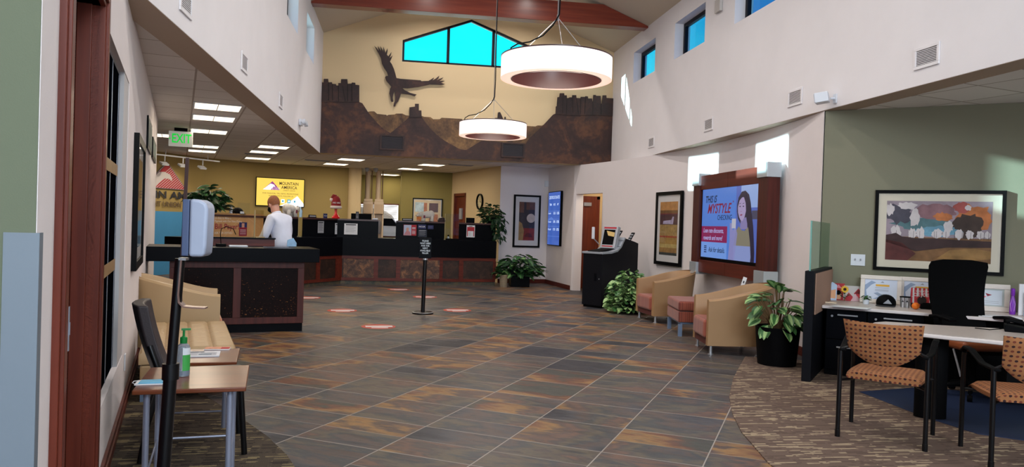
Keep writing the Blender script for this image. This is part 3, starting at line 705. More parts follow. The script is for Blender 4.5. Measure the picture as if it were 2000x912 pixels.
# vertical joints of the mesa columns
b = B()
for l in ([(80, 300), (82, 425)], [(107, 310), (110, 425)], [(150, 322), (152, 430)], [(217, 310), (216, 430)], [(246, 308), (248, 430)], [(180, 320), (200, 430)]):
    p, q = zA(l); b.tube([(p[0], -.055, p[1]), (q[0], -.055, q[1])], .008, 5)
for l in ([(1447, 80), (1440, 250)], [(1508, 70), (1515, 240)], [(1556, 75), (1580, 250)], [(1605, 80), (1600, 255)], [(1657, 80), (1650, 255)], [(1745, 115), (1745, 260)], [(1838, 140), (1838, 262)], [(1400, 60), (1398, 245)]):
    p, q = zB(l); b.tube([(p[0], -.073, p[1]), (q[0], -.073, q[1])], .008, 5)
b.build('column_seam', mat('seam_dark', (26, 16, 16), .7), mural)
eg = zA([(482, 262), (486, 254), (503, 251), (495, 225), (475, 195), (460, 165), (453, 125), (437, 92), (405, 38), (418, 50), (437, 74), (430, 38), (441, 55), (455, 80), (447, 38), (460, 60), (470, 84), (470, 42), (478, 66), (484, 90), (499, 54), (500, 75), (495, 102), (506, 112), (528, 82), (522, 106), (513, 126), (535, 106), (528, 126), (517, 150), (530, 168), (536, 182), (545, 202), (555, 235), (563, 267),
         (590, 272), (735, 283), (740, 289), (790, 287), (808, 277), (829, 263), (828, 270), (818, 283), (840, 272), (868, 250), (862, 266), (848, 283), (870, 273), (896, 262), (886, 274), (866, 288), (905, 288), (890, 295), (876, 299), (904, 311), (880, 316), (858, 314), (800, 312), (720, 330), (640, 340), (603, 337),
         (622, 353), (660, 372), (706, 384), (692, 396), (645, 383), (595, 377), (588, 402), (575, 432), (560, 450), (553, 470), (541, 466), (545, 446), (553, 430), (555, 400), (548, 362), (541, 380), (537, 405), (541, 432), (532, 438), (523, 428), (520, 400), (512, 375), (517, 345), (526, 328), (510, 308), (492, 288)])
b = B(); b.slab(eg, -.05, -.03)
eo = b.build('eagle_cutout', RUST_D); eo.location = (0, YG, 0)
tag(eo, 'flying eagle cut from rusty steel plate on the buff gable wall', 'wall sculpture')
for i, (px, py) in enumerate(((766, 279), (1001, 294))):
    c = gp(px, py)
    g = thing('return_air_grille', ['brown framed air grille in the mural below the eagle', 'brown framed air grille in the mural right of the lower pendant'][i], 'air vent', (c[0], YG-.037 if i == 0 else YG-.055, c[1]), 0, 'mural air grilles')
    b = B(); b.box(-.26, .26, -.03, 0, .13, .16); b.box(-.26, .26, -.03, 0, -.16, -.13); b.box(-.26, -.22, -.03, 0, -.13, .13); b.box(.22, .26, -.03, 0, -.13, .13); b.build('grille_frame', RUST_D, g)
    b = B(); b.box(-.22, .22, -.008, -.001, -.13, .13)
    for k in range(11): z = -.12+k*.024; b.box(-.22, .22, -.018, -.008, z, z+.006)
    b.build('louver', mat('vent_dark', (42, 34, 40), .6), g)

# ------------------------------------------------------------ wall registers (white louvred vents)
def vent(loc, rot, label, group, wd=.33, hg=.20):
    g = thing('wall_vent', label, 'air vent', loc, rot, group)
    b = B(); e = .03
    b.box(-wd/2, wd/2, -.014, -.001, hg/2-e, hg/2); b.box(-wd/2, wd/2, -.014, -.001, -hg/2, -hg/2+e)
    b.box(-wd/2, -wd/2+e, -.014, -.001, -hg/2+e, hg/2-e); b.box(wd/2-e, wd/2, -.014, -.001, -hg/2+e, hg/2-e); b.build('vent_frame', WHITE, g, bevel=.003)
    b = B(); b.box(-wd/2+e, wd/2-e, -.004, -.001, -hg/2+e, hg/2-e); b.build('duct_opening', VENTD, g)
    b = B(); n = 9
    for k in range(n):
        z = -hg/2+e+.006+k*(hg-2*e-.004)/n; b.box(-wd/2+e, wd/2-e, -.010, -.004, z, z+.0055)
    b.build('louver', WHITE, g)
    return g
RV = ['right nave wall, above the sage wall', 'right nave wall, left of the small speaker', 'right nave wall, above the striped picture', 'right nave wall, above the hidden doorway']
for i, y in enumerate((6.19, 8.47, 11.02, 13.66)):
    vent((XR, y, 3.072), -PI/2, ['white louvred vent high on the right nave wall, nearest of four', 'white louvred vent on the right nave wall beside the small speaker', 'white louvred vent on the right nave wall, between second and fourth', 'white louvred vent on the right nave wall, closest to the mural'][i], 'right wall vents')
for i, y in enumerate((6.12, 8.36, 10.9)):
    vent((XL, y, 3.055), PI/2, ['white louvred vent on the left nave wall, cut by the frame top', 'white louvred vent on the left nave wall, middle of three', 'white louvred vent on the left nave wall, nearest the emergency light'][i], 'left wall vents')
# speaker, emergency light, junction niche
g = thing('wall_speaker', 'small white speaker on a bracket by the sage wall corner', 'speaker', (XR, 7.62, 2.92), -PI/2)
b = B(); b.box(-.03, .03, -.012, -.001, -.05, .05); b.tube([(0, -.01, 0), (0, -.06, 0)], .012); b.build('bracket', WHITEP, g)
b = B(); Mx = Matrix.Translation((-.05, -.12, .01)) @ Matrix.Rotation(R(-38), 4, 'Z') @ Matrix.Rotation(R(8), 4, 'X'); b.box(-.075, .075, -.08, .06, -.055, .055, Mx); b.build('speaker_case', WHITEP, g, bevel=.008)
b = B(); b.box(-.065, .065, -.084, -.0805, -.045, .045, Mx); b.build('speaker_grille', mat('speaker_cloth', (178, 182, 192), .8), g)
g = thing('emergency_light', 'white two-headed emergency light on the left nave wall', 'emergency light', (XL, 12.95, 3.02), PI/2)
b = B(); b.box(-.1, .1, -.05, -.001, -.05, .05); b.build('housing', WHITEP, g, bevel=.006)
for s_ in (-1, 1):
    b = B(); b.lathe([(0, -.03), (.045, -.03), (.05, .03), (0, .03)], (0, 0, 0), 16, Matrix.Translation((s_*.13, -.09, .0)) @ Matrix.Rotation(R(75), 4, 'X')); b.tube([(s_*.1, -.04, 0), (s_*.13, -.07, 0)], .01); b.build('lamp_head', WHITEP, g, smooth=1)
b = B(); b.box(-.10, .10, -.05, -.001, -.10, .10); o = b.build('wall_box', mat('off_white_cover', (190, 184, 180), .6), loc=(XR, 10.75, 4.82), rot=-PI/2, bevel=.01); tag(o, 'square off-white cover box high between two clerestory windows on the right', 'wall box')

# ------------------------------------------------------------ ring pendants
def pendant(loc, label):
    g = thing('ring_pendant', label, 'pendant light', loc, 0, 'ring pendants')
    r0, r1, h2 = .54, .44, .105
    b = B(); b.lathe([(r0, -h2), (r0, h2)], n=64); b.build('lamp_shade', SHADE, g, smooth=1)
    b = B(); b.lathe([(r0, -h2), (r1, -h2)], n=64); b.build('diffuser', SHADE_B, g, smooth=1)
    b = B(); b.lathe([(r1, -h2-.004), (r1, h2), (r1-.01, h2), (r1-.01, -h2-.004), (r1, -h2-.004)], n=64); b.build('inner_ring', mat('mahogany_ring', (58, 26, 24), .35), g, smooth=1)
    b = B(); b.lathe([(r0+.003, h2-.004), (r0+.003, h2+.008), (r1-.01, h2+.008), (r1-.01, h2)], n=64); b.build('top_rim', mat('dark_rim', (60, 30, 32), .4), g, smooth=1)
    top = roofz(loc[0]+0)-.02-loc[2]
    for k in range(3):
        a = 2*PI*k/3+.42; b = B(); b.tube([(.49*math.cos(a), .49*math.sin(a), h2), (0, 0, .50)], .0035, 5); b.build('support_cable', STEEL, g)
    b = B(); b.tube([(0, 0, .49), (0, 0, top)], .006, 6); b.lathe([(0, .47), (.012, .47), (.012, .53), (0, .53)]); b.build('suspension_cable', mat('grey_cable', (120, 112, 110), .5), g)
    b = B(); pts = [(-.47, -.06, h2), (-.46, -.06, h2+.06), (-.40, -.06, h2+.10), (-.28, -.05, h2+.13), (-.15, -.03, .31), (-.05, -.02, .42), (.01, -.012, .53), (.016, -.012, .8), (.008, -.012, 1.4), (.01, -.01, top)]
    b.tube(pts, .007, 6); b.build('power_cord', BLACKM, g, smooth=2)
    b = B(); b.lathe([(0, top-.03), (.07, top-.03), (.07, top+.01)], n=24); b.build('canopy', WHITEP, g, smooth=1)
    ld = bpy.data.lights.new('pendant_glow', 'POINT'); lo = bpy.data.objects.new('pendant_glow', ld); COL.objects.link(lo); ld.energy = 26; ld.color = (1, .88, .78); ld.shadow_soft_size = .3
    lo.location = (loc[0], loc[1], loc[2]-.2)
    return g
pendant((1.488, 7.2, 2.955), 'large looking lit white ring pendant, nearer and higher in view')
pendant((1.475, 12.0, 2.938), 'lit white ring pendant farther back, low in front of the mural')

# ------------------------------------------------------------ recessed downlights in the nave roof
i = 0
for y in (1.0, 4.0, 6.6, 9.4, 12.4, 15.0):
    for sx in (-1, 1):
        x = XM+sx*1.05; z = roofz(x); sl = math.atan((ZA-ZE)/((XR-XL)/2))*sx
        Mx = Matrix.Rotation(sl, 4, 'Y')
        ld = bpy.data.lights.new('nave_downlight', 'AREA'); lo = bpy.data.objects.new('nave_downlight', ld); COL.objects.link(lo); ld.shape = 'DISK'; ld.size = .18; ld.energy = 14 if y < 5 else 35; ld.color = (1, .93, .88); ld.spread = R(150)
        lo.location = (x, y, z-.03); lo.rotation_euler = (0, sl*0.3, 0)
        if y > 14:
            g = thing('recessed_downlight', 'round recessed downlight in the sloped ceiling, '+('left slope' if sx < 0 else 'right slope'), 'downlight', (x, y, z-.004), 0, 'nave downlights')
            b = B(); b.lathe([(.09, -.012), (.115, -.012), (.115, 0), (.09, 0), (.09, -.012)], n=24, M=Mx); b.build('trim_ring', WHITEP, g, smooth=1)
            b = B(); b.lathe([(0, -.003), (.09, -.003)], n=24, M=Mx); b.build('lit_lens', LENS, g)

# ------------------------------------------------------------ fluorescent troffers in the low ceilings
def troffer(x, y, label, power=20, w_=.6, l_=.62):
    g = thing('ceiling_light', label, 'ceiling light', (x, y, ZC-.001), R(15.15), 'recessed fluorescent ceiling lights')
    b = B(); a, c = w_/2, l_/2
    b.box(-a, a, -c, -c+.02, -.012, 0); b.box(-a, a, c-.02, c, -.012, 0); b.box(-a, -a+.02, -c+.02, c-.02, -.012, 0); b.box(a-.02, a, -c+.02, c-.02, -.012, 0); b.box(-.006, .006, -c+.02, c-.02, -.012, 0)
    b.build('light_frame', WHITEP, g)
    for s_ in (-1, 1):
        b = B(); x0, x1 = (.006, a-.02) if s_ > 0 else (-a+.02, -.006); b.box(x0, x1, -c+.02, c-.02, -.008, -.001); b.build('diffuser', LENS, g)
    ld = bpy.data.lights.new('troffer_light', 'AREA'); lo = bpy.data.objects.new('troffer_light', ld); COL.objects.link(lo); ld.shape = 'RECTANGLE'; ld.size = w_-.06; ld.size_y = l_-.06; ld.energy = power; ld.color = (1, .87, .68)
    lo.location = (x, y, ZC-.02); lo.rotation_euler = (0, 0, R(15.15))
for s_, lab in ((4.98, 'nearest of the row left of the nave'), (6.25, 'second in the row left of the nave'), (8.17, 'third in the row left of the nave, right of the exit sign'), (11.27, 'fourth in the row left of the nave'), (12.5, 'last in the row left of the nave, over the logo wall')):
    p = lw(s_, .77); troffer(p.x, p.y, 'lit ceiling light '+lab, 9)
for (x, y), lab in (((-2.54, 15.95), 'front of the three before the wall screen'), ((-2.95, 17.25), 'middle of the three before the wall screen'), ((-3.43, 19.2), 'back of the three, over the wall screen'),
                    ((-1.13, 18.3), 'over the teller counter near the column, front'), ((-1.62, 20.0), 'beside the column top, back'), ((.8, 18.9), 'front one before the olive wall'), ((.3, 20.6), 'back one before the teller recess'), ((-4.3, 14.6), 'left of the exit sign by the wall corner'), ((-.3, 23.6), 'inside the drive-up recess')):
    troffer(x, y, 'lit ceiling light '+lab, 15)
# a few more of the same fittings over the desk area and left office side, outside the view
for x, y in ((7.4, 3.2), (7.2, 6.2)):
    ld = bpy.data.lights.new('desk_area_light', 'AREA'); lo = bpy.data.objects.new('desk_area_light', ld); COL.objects.link(lo); ld.shape = 'RECTANGLE'; ld.size = .5; ld.size_y = .5; ld.energy = 5; ld.color = (1, .9, .75); lo.location = (x, y, ZC-.02)
# ceiling diffusers
for (px, py), lab in (((505, 301), 'thin air diffuser in the low ceiling above the wall screen'), ((620, 313), 'thin air diffuser in the low ceiling left of the column'), ((900, 322), 'long air diffuser in the ceiling before the olive wall')):
    p = onZ(px, py, ZC); b = B(); b.box(-.3, .3, -.08, .08, -.012, -.001)
    for k in range(4): b.box(-.28, .28, -.065+k*.036, -.05+k*.036, -.018, -.012)
    tag(b.build('ceiling_diffuser', GREY, loc=p, rot=R(15)), lab, 'air vent', 'ceiling diffusers')

# ------------------------------------------------------------ exit sign, track lights
p = onZ(351, 250, ZC)
p = Vector((-3.15, 11.5, ZC)); d_ = ray(351, 250); t_ = (ZC-H)/d_.z; k_ = 11.3/13.366
g = thing('exit_sign', 'lit white exit sign with green letters hung from the low ceiling', 'exit sign', (-3.62, 13.3, ZC), R(12))
b = B(); b.box(-.1, .1, -.04, .04, -.055, -.001); b.build('mounting_bracket', BLACKM, g)
b = B(); b.box(-.185, .185, -.03, .03, -.31, -.056); b.build('housing', mat('exit_face', (200, 200, 192), .5, emit=.3), g, bevel=.006)
b = B(); b.text('EXIT', .012, -.183, .21, -.033, 'CENTER', .70, 0, .022); b.face([(-.178, -.033, -.183), (-.155, -.033, -.16), (-.155, -.033, -.206)]); b.build('lettering', mat('exit_green', (10, 190, 60), .5, emit=.9), g, recalc=False)
g = thing('track_light', 'white ceiling track with three square spot heads before the logo wall', 'track light', (-4.85, 18.4, ZC), ang((-5.32, 17.9), (-4.45, 19.2)))
b = B(); b.box(-.95, .95, -.02, .02, -.14, -.11)
for x in (-.6, .6): b.tube([(x, 0, -.001), (x, 0, -.11)], .008)
b.build('track', WHITEP, g)
for k, x in enumerate((-.62, -.12, .45)):
    b = B(); b.tube([(x, 0, -.14), (x, 0, -.26)], .012); b.box(-.09, .09, -.06, .06, -.02, .02, Matrix.Translation((x, .02, -.31)) @ Matrix.Rotation(R(28), 4, 'X')); b.build('spot_head', WHITEP, g)
sl_ = bpy.data.lights.new('track_spot', 'SPOT'); so = bpy.data.objects.new('track_spot', sl_); COL.objects.link(so); sl_.energy = 22; sl_.color = (1, .85, .6); sl_.spot_size = R(75); sl_.spot_blend = .6; so.location = (-4.6, 18.3, 2.6); so.rotation_euler = (Vector((-4.6, 18.3, 2.6))-Vector((-5.4, 18.9, 1.8))).to_track_quat('Z', 'Y').to_euler()

# ------------------------------------------------------------ logo wall sign and blue lower band
LP, LQ = (-5.55, 18.5), (-4.83, 19.9)
def logo(g, cx, zb, w_, h_, y, stripes, dark, pale, frame=True, frm=None):
    """mountain mark: striped peak with a pale snow field"""
    b = B(); ap = (cx+w_*.02, zb+h_)
    L_, R_ = (cx-w_/2, zb), (cx+w_/2, zb)
    if frame:
        b.slab([L_, R_, ap], y, y+.02); b.build('sign_outline', frm, g); b = B()
    ins = .04 if frame else 0
    L2, R2, A2 = (L_[0]+w_*ins, zb+h_*ins*.6), (R_[0]-w_*ins, zb+h_*ins*.6), (ap[0], ap[1]-h_*ins*1.3)
    b.slab([L2, R2, A2], y-.004, y); b.build('peak', dark, g)
    b = B(); n = stripes
    for k in range(1, n):
        t = k/n; x0 = L2[0]+(R2[0]-L2[0])*t
        # stripes slope up to the right and end at the right flank
        dx, dz = w_*.55, h_*.85
        s_hi = 1.0
        for q in range(60):
            u = q/60; px_, pz_ = x0+dx*u, L2[1]+dz*u
            edge = A2[1]-(px_-A2[0])/(R2[0]-A2[0])*(A2[1]-R2[1]) if px_ > A2[0] else L2[1]+(px_-L2[0])/(A2[0]-L2[0])*(A2[1]-L2[1])
            if pz_ > edge: s_hi = u; break
        if s_hi < .05: continue
        wd = w_*.007
        b.slab([(x0-wd, L2[1]), (x0+wd, L2[1]), (x0+wd+dx*s_hi, L2[1]+dz*s_hi), (x0-wd+dx*s_hi, L2[1]+dz*s_hi)], y-.007, y-.004)
    def P(u, v): return (L2[0]+(R2[0]-L2[0])*u, L2[1]+(A2[1]-L2[1])*v)
    b.slab([P(0.01, .01), P(.32, .62), P(.45, .64), P(.58, .56), P(.64, .42), P(.64, .30), P(.57, .38), P(.46, .38), P(.36, .26), P(.24, .02)][::-1], y-.010, y-.007)
    b.build('snow_field', pale, g)
g = thing('wall_logo_sign', 'raised wall sign with striped mountain logo and dark letters, half hidden by the wall end', 'sign', (LP[0], LP[1], 0), ang(LP, LQ))
logo(g, .25, 2.02, 1.36, .64, -.05, 15, mat('sign_red', (168, 28, 44), .5), mat('sign_silver', (196, 190, 196), .4), True, mat('sign_edge', (120, 110, 120), .4))
b = B(); b.use(INK); b.text('MOUNTAIN AMERICA', .14, 1.87, .24, -.035, 'CENTER', 1.5, 0, .022); b.build('lettering', mat('sign_letters', (84, 62, 92), .5), g)
b = B(); b.text('CREDIT UNION', .15, 1.655, .17, -.035, 'CENTER', 1.05, 0, .018); b.build('small_lettering', mat('sign_small_letters', (92, 74, 60), .5), g)
for i, (p, q) in enumerate(zip(BK[1:5], BK[2:6])):
    if i == 3: continue
    P_ = Vector(p); Q_ = Vector(q); L_ = (Q_-P_).length
    b = B(); b.box(0, L_, -.03, -.002, 0, 1.49); struct(b.build('wall_blue_band', BLUEW, loc=(p[0], p[1], 0), rot=ang(p, q)))
# ------------------------------------------------------------ wall screen with the yellow slide
TP, TQ = (-3.73, 20.70), (-2.5, 21.12)
def screen_thing(name, label, P, Q, u0, u1, z0, z1, bez=.02, th=.06, off=.0):
    L_ = ang(P, Q); g = thing(name, label, 'screen', (P[0]+math.cos(L_)*u0+math.sin(L_)*off, P[1]+math.sin(L_)*u0-math.cos(L_)*off, z0), L_)
    W_, H_ = u1-u0, z1-z0
    b = B(); b.box(0, W_, -th, -.004, 0, H_); b.build('screen_case', BLACK, g, bevel=.005)
    return g, W_, H_
SY = scr('slide_yellow', (244, 206, 84), 1.15); SWH = mat('slide_white', (228, 240, 255), .4, emit=.9); SPU = mat('slide_purple', (150, 60, 140), .4, emit=.6); SIN = mat('slide_ink', (66, 46, 20), .5); STE = mat('slide_teal', (60, 160, 190), .4, emit=.6)
g, W_, H_ = screen_thing('wall_screen', 'wide wall screen showing a yellow slide behind the standing employee', TP, TQ, .0, 1.27, 1.725, 2.49)
def rect(x0, x1, z0, z1, y=-.0): return [(x0, y, z0), (x1, y, z0), (x1, y, z1), (x0, y, z1)]
b = B(); b.use(SY).face(rect(.02, W_-.02, .02, H_-.02, -.0615)); b.use(SWH).face([(.62, -.062, .02), (W_-.02, -.062, .02), (W_-.02, -.062, .10), (1.08, -.062, .30), (.92, -.062, .17)])
for k, x in enumerate((.50, .66, .82, .97)):
    b.use(SWH if k % 2 else STE).face(rect(x, x+.085, .1, .2, -.0625)); b.use(STE if k % 2 else SWH).face(rect(x+.02, x+.065, .125, .175, -.063))
b.build('slide', None, g, recalc=False)
b = B(); b.use(SPU).face([(.18, -.063, .44), (.62, -.063, .44), (.42, -.063, .67)]); b.use(SWH).face([(.18, -.0635, .44), (.38, -.0635, .44), (.45, -.0635, .53), (.50, -.0635, .52), (.46, -.0635, .58), (.375, -.0635, .605)])
for k in range(6): b.face([(.42+k*.035, -.064, .44), (.427+k*.035, -.064, .44), (.36+k*.035+.08, -.064, .52), (.355+k*.035+.08, -.064, .52)])
b.build('mountain_mark', None, g, recalc=False)
b = B(); b.text('MOUNTAIN', .85, .62, .115, -.063, 'CENTER', .82, 0, .012); b.text('AMERICA', .86, .515, .115, -.063, 'CENTER', .86, 0, .012); b.text('CREDIT UNION', .86, .435, .045, -.063); b.text('FOR FINANCIAL TIPS, NEWS, PROMOTIONS', .64, .345, .05, -.063, 'CENTER', .95); b.text('AND CONTESTS, FOLLOW US', .65, .28, .05, -.063, 'CENTER', .95)
b.build('lettering', SIN, g, recalc=False)

# ------------------------------------------------------------ pneumatic tube terminals in the recess
for i, x in enumerate((-.83, -.53)):
    g = thing('tube_terminal', ['beige pneumatic tube terminal with two pipes, left one in the recess', 'beige pneumatic tube terminal with two pipes, right one in the recess'][i], 'pneumatic terminal', (x, 21.9, 0), 0, 'pneumatic tube terminals')
    BE = mat('beige_enamel', (214, 190, 160), .4)
    b = B(); b.tube([(-.03, 0, 2.04), (-.03, 0, ZC-.01)], .075, 20); b.build('large_pipe', BE, g, smooth=1)
    b = B(); b.tube([(.085, 0, 2.04), (.085, 0, ZC-.01)], .018, 12); b.build('small_pipe', mat('brown_pipe', (120, 92, 66), .4), g, smooth=1)
    b = B(); b.box(-.12, .12, -.1, .1, 1.98, 2.05); b.build('collar', BE, g, bevel=.01)
    b = B(); b.box(-.14, .14, -.15, .12, 1.62, 1.98); b.build('housing', BE, g, bevel=.02)
    b = B(); b.box(-.11, .11, -.155, -.151, 1.66, 1.9); b.box(-.09, .09, -.159, -.155, 1.64, 1.7); b.build('access_panel', mat('beige_panel', (196, 168, 136), .45), g, bevel=.003)
    b = B(); b.box(-.14, -.1, -.1, .12, .95, 1.62); b.box(.1, .14, -.1, .12, .95, 1.62); b.box(-.14, .14, .08, .12, .95, 1.62); b.box(-.145, .145, -.16, .14, 0, .95); b.build('cabinet', BE, g, bevel=.008)
    b = B(); b.lathe([(0, 0), (.06, 0), (.06, .34), (.04, .4), (0, .4)], (0, -.02, 1.06), 16); b.build('carrier', mat('carrier_brown' if i == 0 else 'carrier_grey', (96, 62, 44) if i == 0 else (120, 120, 132), .4), g, smooth=1)
# camera domes on the recess ceiling
for i, x in enumerate((-.86, -.62)):
    b = B(); b.lathe([(.06, 0), (.06, -.03), (.05, -.07), (.025, -.1), (0, -.11)], n=16); tag(b.build('dome_camera', GREY, loc=(x, 21.0, ZC-.002), smooth=1), ['left small dome camera on the ceiling above the tube pipes', 'right small dome camera on the ceiling above the tube pipes'][i], 'camera', 'ceiling dome cameras')

# ------------------------------------------------------------ teller counter
def offpoly(poly, off):
    out_ = []
    for i, p in enumerate(poly):
        p = Vector(p); e1 = (p-Vector(poly[i-1])).normalized() if i else None; e2 = (Vector(poly[i+1])-p).normalized() if i < len(poly)-1 else None
        n1 = Vector((-e1.y, e1.x)) if e1 else None; n2 = Vector((-e2.y, e2.x)) if e2 else None
        if n1 is None: n1 = n2
        if n2 is None: n2 = n1
        bi = (n1+n2).normalized(); out_.append(p+bi*(off/max(.3, bi.dot(n1))))
    return out_
TL = [(-3.45, 13.46), (-1.84, 16.03), (-1.205, 17.05), (.65, 17.15), (2.30, 17.45)]
def strip(b, a, c, z0, z1):
    n = len(a); A0 = [b.bm.verts.new((p[0], p[1], z0)) for p in a]; A1 = [b.bm.verts.new((p[0], p[1], z1)) for p in a]; C0 = [b.bm.verts.new((p[0], p[1], z0)) for p in c]; C1 = [b.bm.verts.new((p[0], p[1], z1)) for p in c]
    for i in range(n-1):
        b._f([A0[i], A0[i+1], A1[i+1], A1[i]]); b._f([C0[i+1], C0[i], C1[i], C1[i+1]]); b._f([A1[i], A1[i+1], C1[i+1], C1[i]]); b._f([A0[i+1], A0[i], C0[i], C0[i+1]])
    b._f([A0[0], A1[0], C1[0], C0[0]]); b._f([A0[-1], C0[-1], C1[-1], A1[-1]])
def hit(poly, px, py=450):
    """where the sight line of column px crosses an offset counter line"""
    d = ray(px, py); best = None
    for i in range(len(poly)-1):
        P = poly[i]; Q = poly[i+1]; q = onV(px, py, P, Q); e = (Vector(Q)-Vector(P)); t = (Vector((q.x, q.y))-Vector(P)).dot(e)/e.length_squared
        if (-.001 <= t <= 1.001 or (i == 0 and t < 0) or (i == len(poly)-2 and t > 1)): return Vector((q.x, q.y)), i, math.atan2(e.y, e.x), q.z
    return best
def sub(poly, px0, px1):
    a, i, _, _ = hit(poly, px0); c, j, _, _ = hit(poly, px1)
    return [a]+[Vector(p) for p in poly[i+1:j+1]]+[c]
ct = thing('teller_counter', 'long faceted teller counter with black top and cherry and stone front', 'counter', (0, 0, 0))
f0 = offpoly(TL, 0); f1 = offpoly(TL, .02)
b = B(); strip(b, offpoly(TL, .0), offpoly(TL, .10), 0, .085); b.build('stone_plinth', rust_mat('plinth_slate', (52, 56, 50), (80, 76, 66), (110, 90, 60), 7, .62), ct)
b = B(); strip(b, offpoly(TL, -.01), offpoly(TL, .08), .085, .64); b.build('front_carcass', STONEPANEL_D, ct)
b = B(); fr0 = offpoly(TL, -.03); fr1 = offpoly(TL, -.0101)
strip(b, fr0, fr1, .085, .15); strip(b, fr0, fr1, .57, .64)
stiles = [(612, 606), (618, 625.5), (656, 664.5), (664.6, 671), (730, 738.5), (773.5, 782), (858, 865), (896.5, 905), (963, 969)]
for p0_, p1_ in [(585, 592)]+stiles[1:]:
    a, i, an, _ = hit(fr0, p0_, 520); c, j, _, _ = hit(fr0, p1_, 520)
    if i != j: c = Vector(TL[i+1])
    L_ = (c-a).length; M = Matrix.Translation((a.x, a.y, 0)) @ Matrix.Rotation(an, 4, 'Z'); b.box(0, L_, 0.0005, .018, .15, .57, M)
b.build('cherry_frame', CHERRY_H, ct)
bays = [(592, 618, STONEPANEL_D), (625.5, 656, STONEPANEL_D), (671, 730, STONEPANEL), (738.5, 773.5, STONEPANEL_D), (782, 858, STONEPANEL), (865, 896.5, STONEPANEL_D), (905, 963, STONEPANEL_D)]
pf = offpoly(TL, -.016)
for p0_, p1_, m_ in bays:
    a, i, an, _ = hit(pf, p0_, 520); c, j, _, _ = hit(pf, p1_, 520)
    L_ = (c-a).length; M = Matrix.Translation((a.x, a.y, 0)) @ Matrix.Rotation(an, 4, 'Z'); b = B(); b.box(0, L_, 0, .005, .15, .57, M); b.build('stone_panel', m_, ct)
b = B(); strip(b, offpoly(TL, -.05), offpoly(TL, .62), .64, 1.04); b.build('worktop', BLACK, ct)
SH = 1.415
b0 = offpoly(TL, .22); b1 = offpoly(TL, .26); c0 = offpoly(TL, .19); c1 = offpoly(TL, .52)
for p0_, p1_ in ((400, 582), (590, 739), (773, 868), (896, 968)):
    b = B(); strip(b, sub(b0, p0_, p1_), [Vector(v) for v in sub(b1, p0_, p1_)], 1.04, SH); pp = b.build('privacy_panel', BLACK, ct)
    b = B(); strip(b, sub(c0, p0_, p1_), sub(c1, p0_, p1_), SH, SH+.035); b.build('wood_cap', mat('cap_wood', (66, 34, 30), .35), pp)
for p0_, p1_ in ((400, 582), (590, 739), (773, 868), (896, 968)):
    b = B(); strip(b, sub(offpoly(TL, .50), p0_, p1_), sub(offpoly(TL, .52), p0_, p1_), 1.04, SH); b.build('back_panel', BLACK, ct)
ST = SH+.0355
shl = offpoly(TL, .36); pnl = offpoly(TL, .217)
def sh(px, off=None):
    q, i, an, z = hit(offpoly(TL, off) if off else shl, px); return (q.x, q.y, ST), an
def sheet(px0, px1, py0, py1, name, label, cat, painter, group=None, line=None, th=.003):
    """a printed sheet fixed to the front of the privacy panel"""
    ln = line or pnl
    a, i, an, z1_ = hit(ln, px0, py0); c, _, _, z0_ = hit(ln, px1, py1); z0_ = hit(ln, (px0+px1)/2, py1)[3]; z1_ = hit(ln, (px0+px1)/2, py0)[3]
    W_ = (c-a).length; H_ = z1_-z0_
    g = thing(name, label, cat, (a.x, a.y, z0_), an, group); painter(g, W_, H_)
    return g
def simple_sheet(lines=6, head=True, base=PAPER, ink=GREY, headm=INK):
    def f(g, W_, H_):
        b = B(); b.box(0, W_, -.003, 0, 0, H_); b.build('sheet', base, g)
        b = B()
        if head: b.use(headm).face(rect(W_*.12, W_*.88, H_*.84, H_*.93, -.0034))
        b.use(ink)
        for k in range(lines):
            z = H_*(.76-.62*k/lines); b.face(rect(W_*.12, W_*(.86 if k % 3 else .74), z, z+H_*.022, -.0034))
        b.build('print', None, g, recalc=False)
    return f
sheet(621, 632, 432, 455, 'brochure', 'narrow grey leaflet on the black counter panel left of the notices', 'leaflet', simple_sheet(8, True, mat('grey_leaflet', (150, 150, 156), .7), INK))
sheet(654.5, 670, 436, 457.5, 'notice', 'small white portrait notice on the counter panel, left of the wider one', 'notice', simple_sheet(6))
sheet(672.5, 698, 436.5, 458, 'notice', 'wider white notice with rounded corners on the black counter panel', 'notice', simple_sheet(7))
def red_poster(g, W_, H_):
    b = B(); b.box(0, W_, -.004, 0, 0, H_); b.build('sheet', RED, g)
    b = B(); b.use(mat('poster_sky', (178, 190, 214), .6)).face(rect(0.005, W_*.6, 0.005, H_-.005, -.0045)); b.use(mat('poster_pink', (196, 132, 140), .6)).face([(0.01, -.005, .01), (W_*.55, -.005, .01), (W_*.5, -.005, H_*.35), (W_*.3, -.005, H_*.5), (.05, -.005, H_*.35)])
    b.use(SKIN).face([(W_*.22, -.0055, H_*.4), (W_*.4, -.0055, H_*.4), (W_*.42, -.0055, H_*.68), (W_*.3, -.0055, H_*.75), (W_*.2, -.0055, H_*.65)])
    b.use(PAPER)
    for z in (.72, .62, .4, .28, .16): b.face(rect(W_*.66, W_*.92, H_*z, H_*(z+.045), -.0046))
    b.build('print', None, g, recalc=False)
sheet(788.5, 813, 439, 460, 'poster', 'red and photo leaflet on the counter panel right of the opening', 'poster', red_poster)
def ncua(g, W_, H_):
    b = B(); b.box(0, W_, -.003, 0, 0, H_); b.build('sheet', NAVY, g)
    b = B(); b.text('NCUA', W_/2, H_*.5, H_*.5, -.0035, 'CENTER', 1.0, 0, .02); b.build('lettering', PAPER, g, recalc=False)
sheet(816.5, 832, 438.5, 447, 'insurance_sign', 'navy NCUA plate on the counter panel above the dark leaflet', 'sign', ncua)
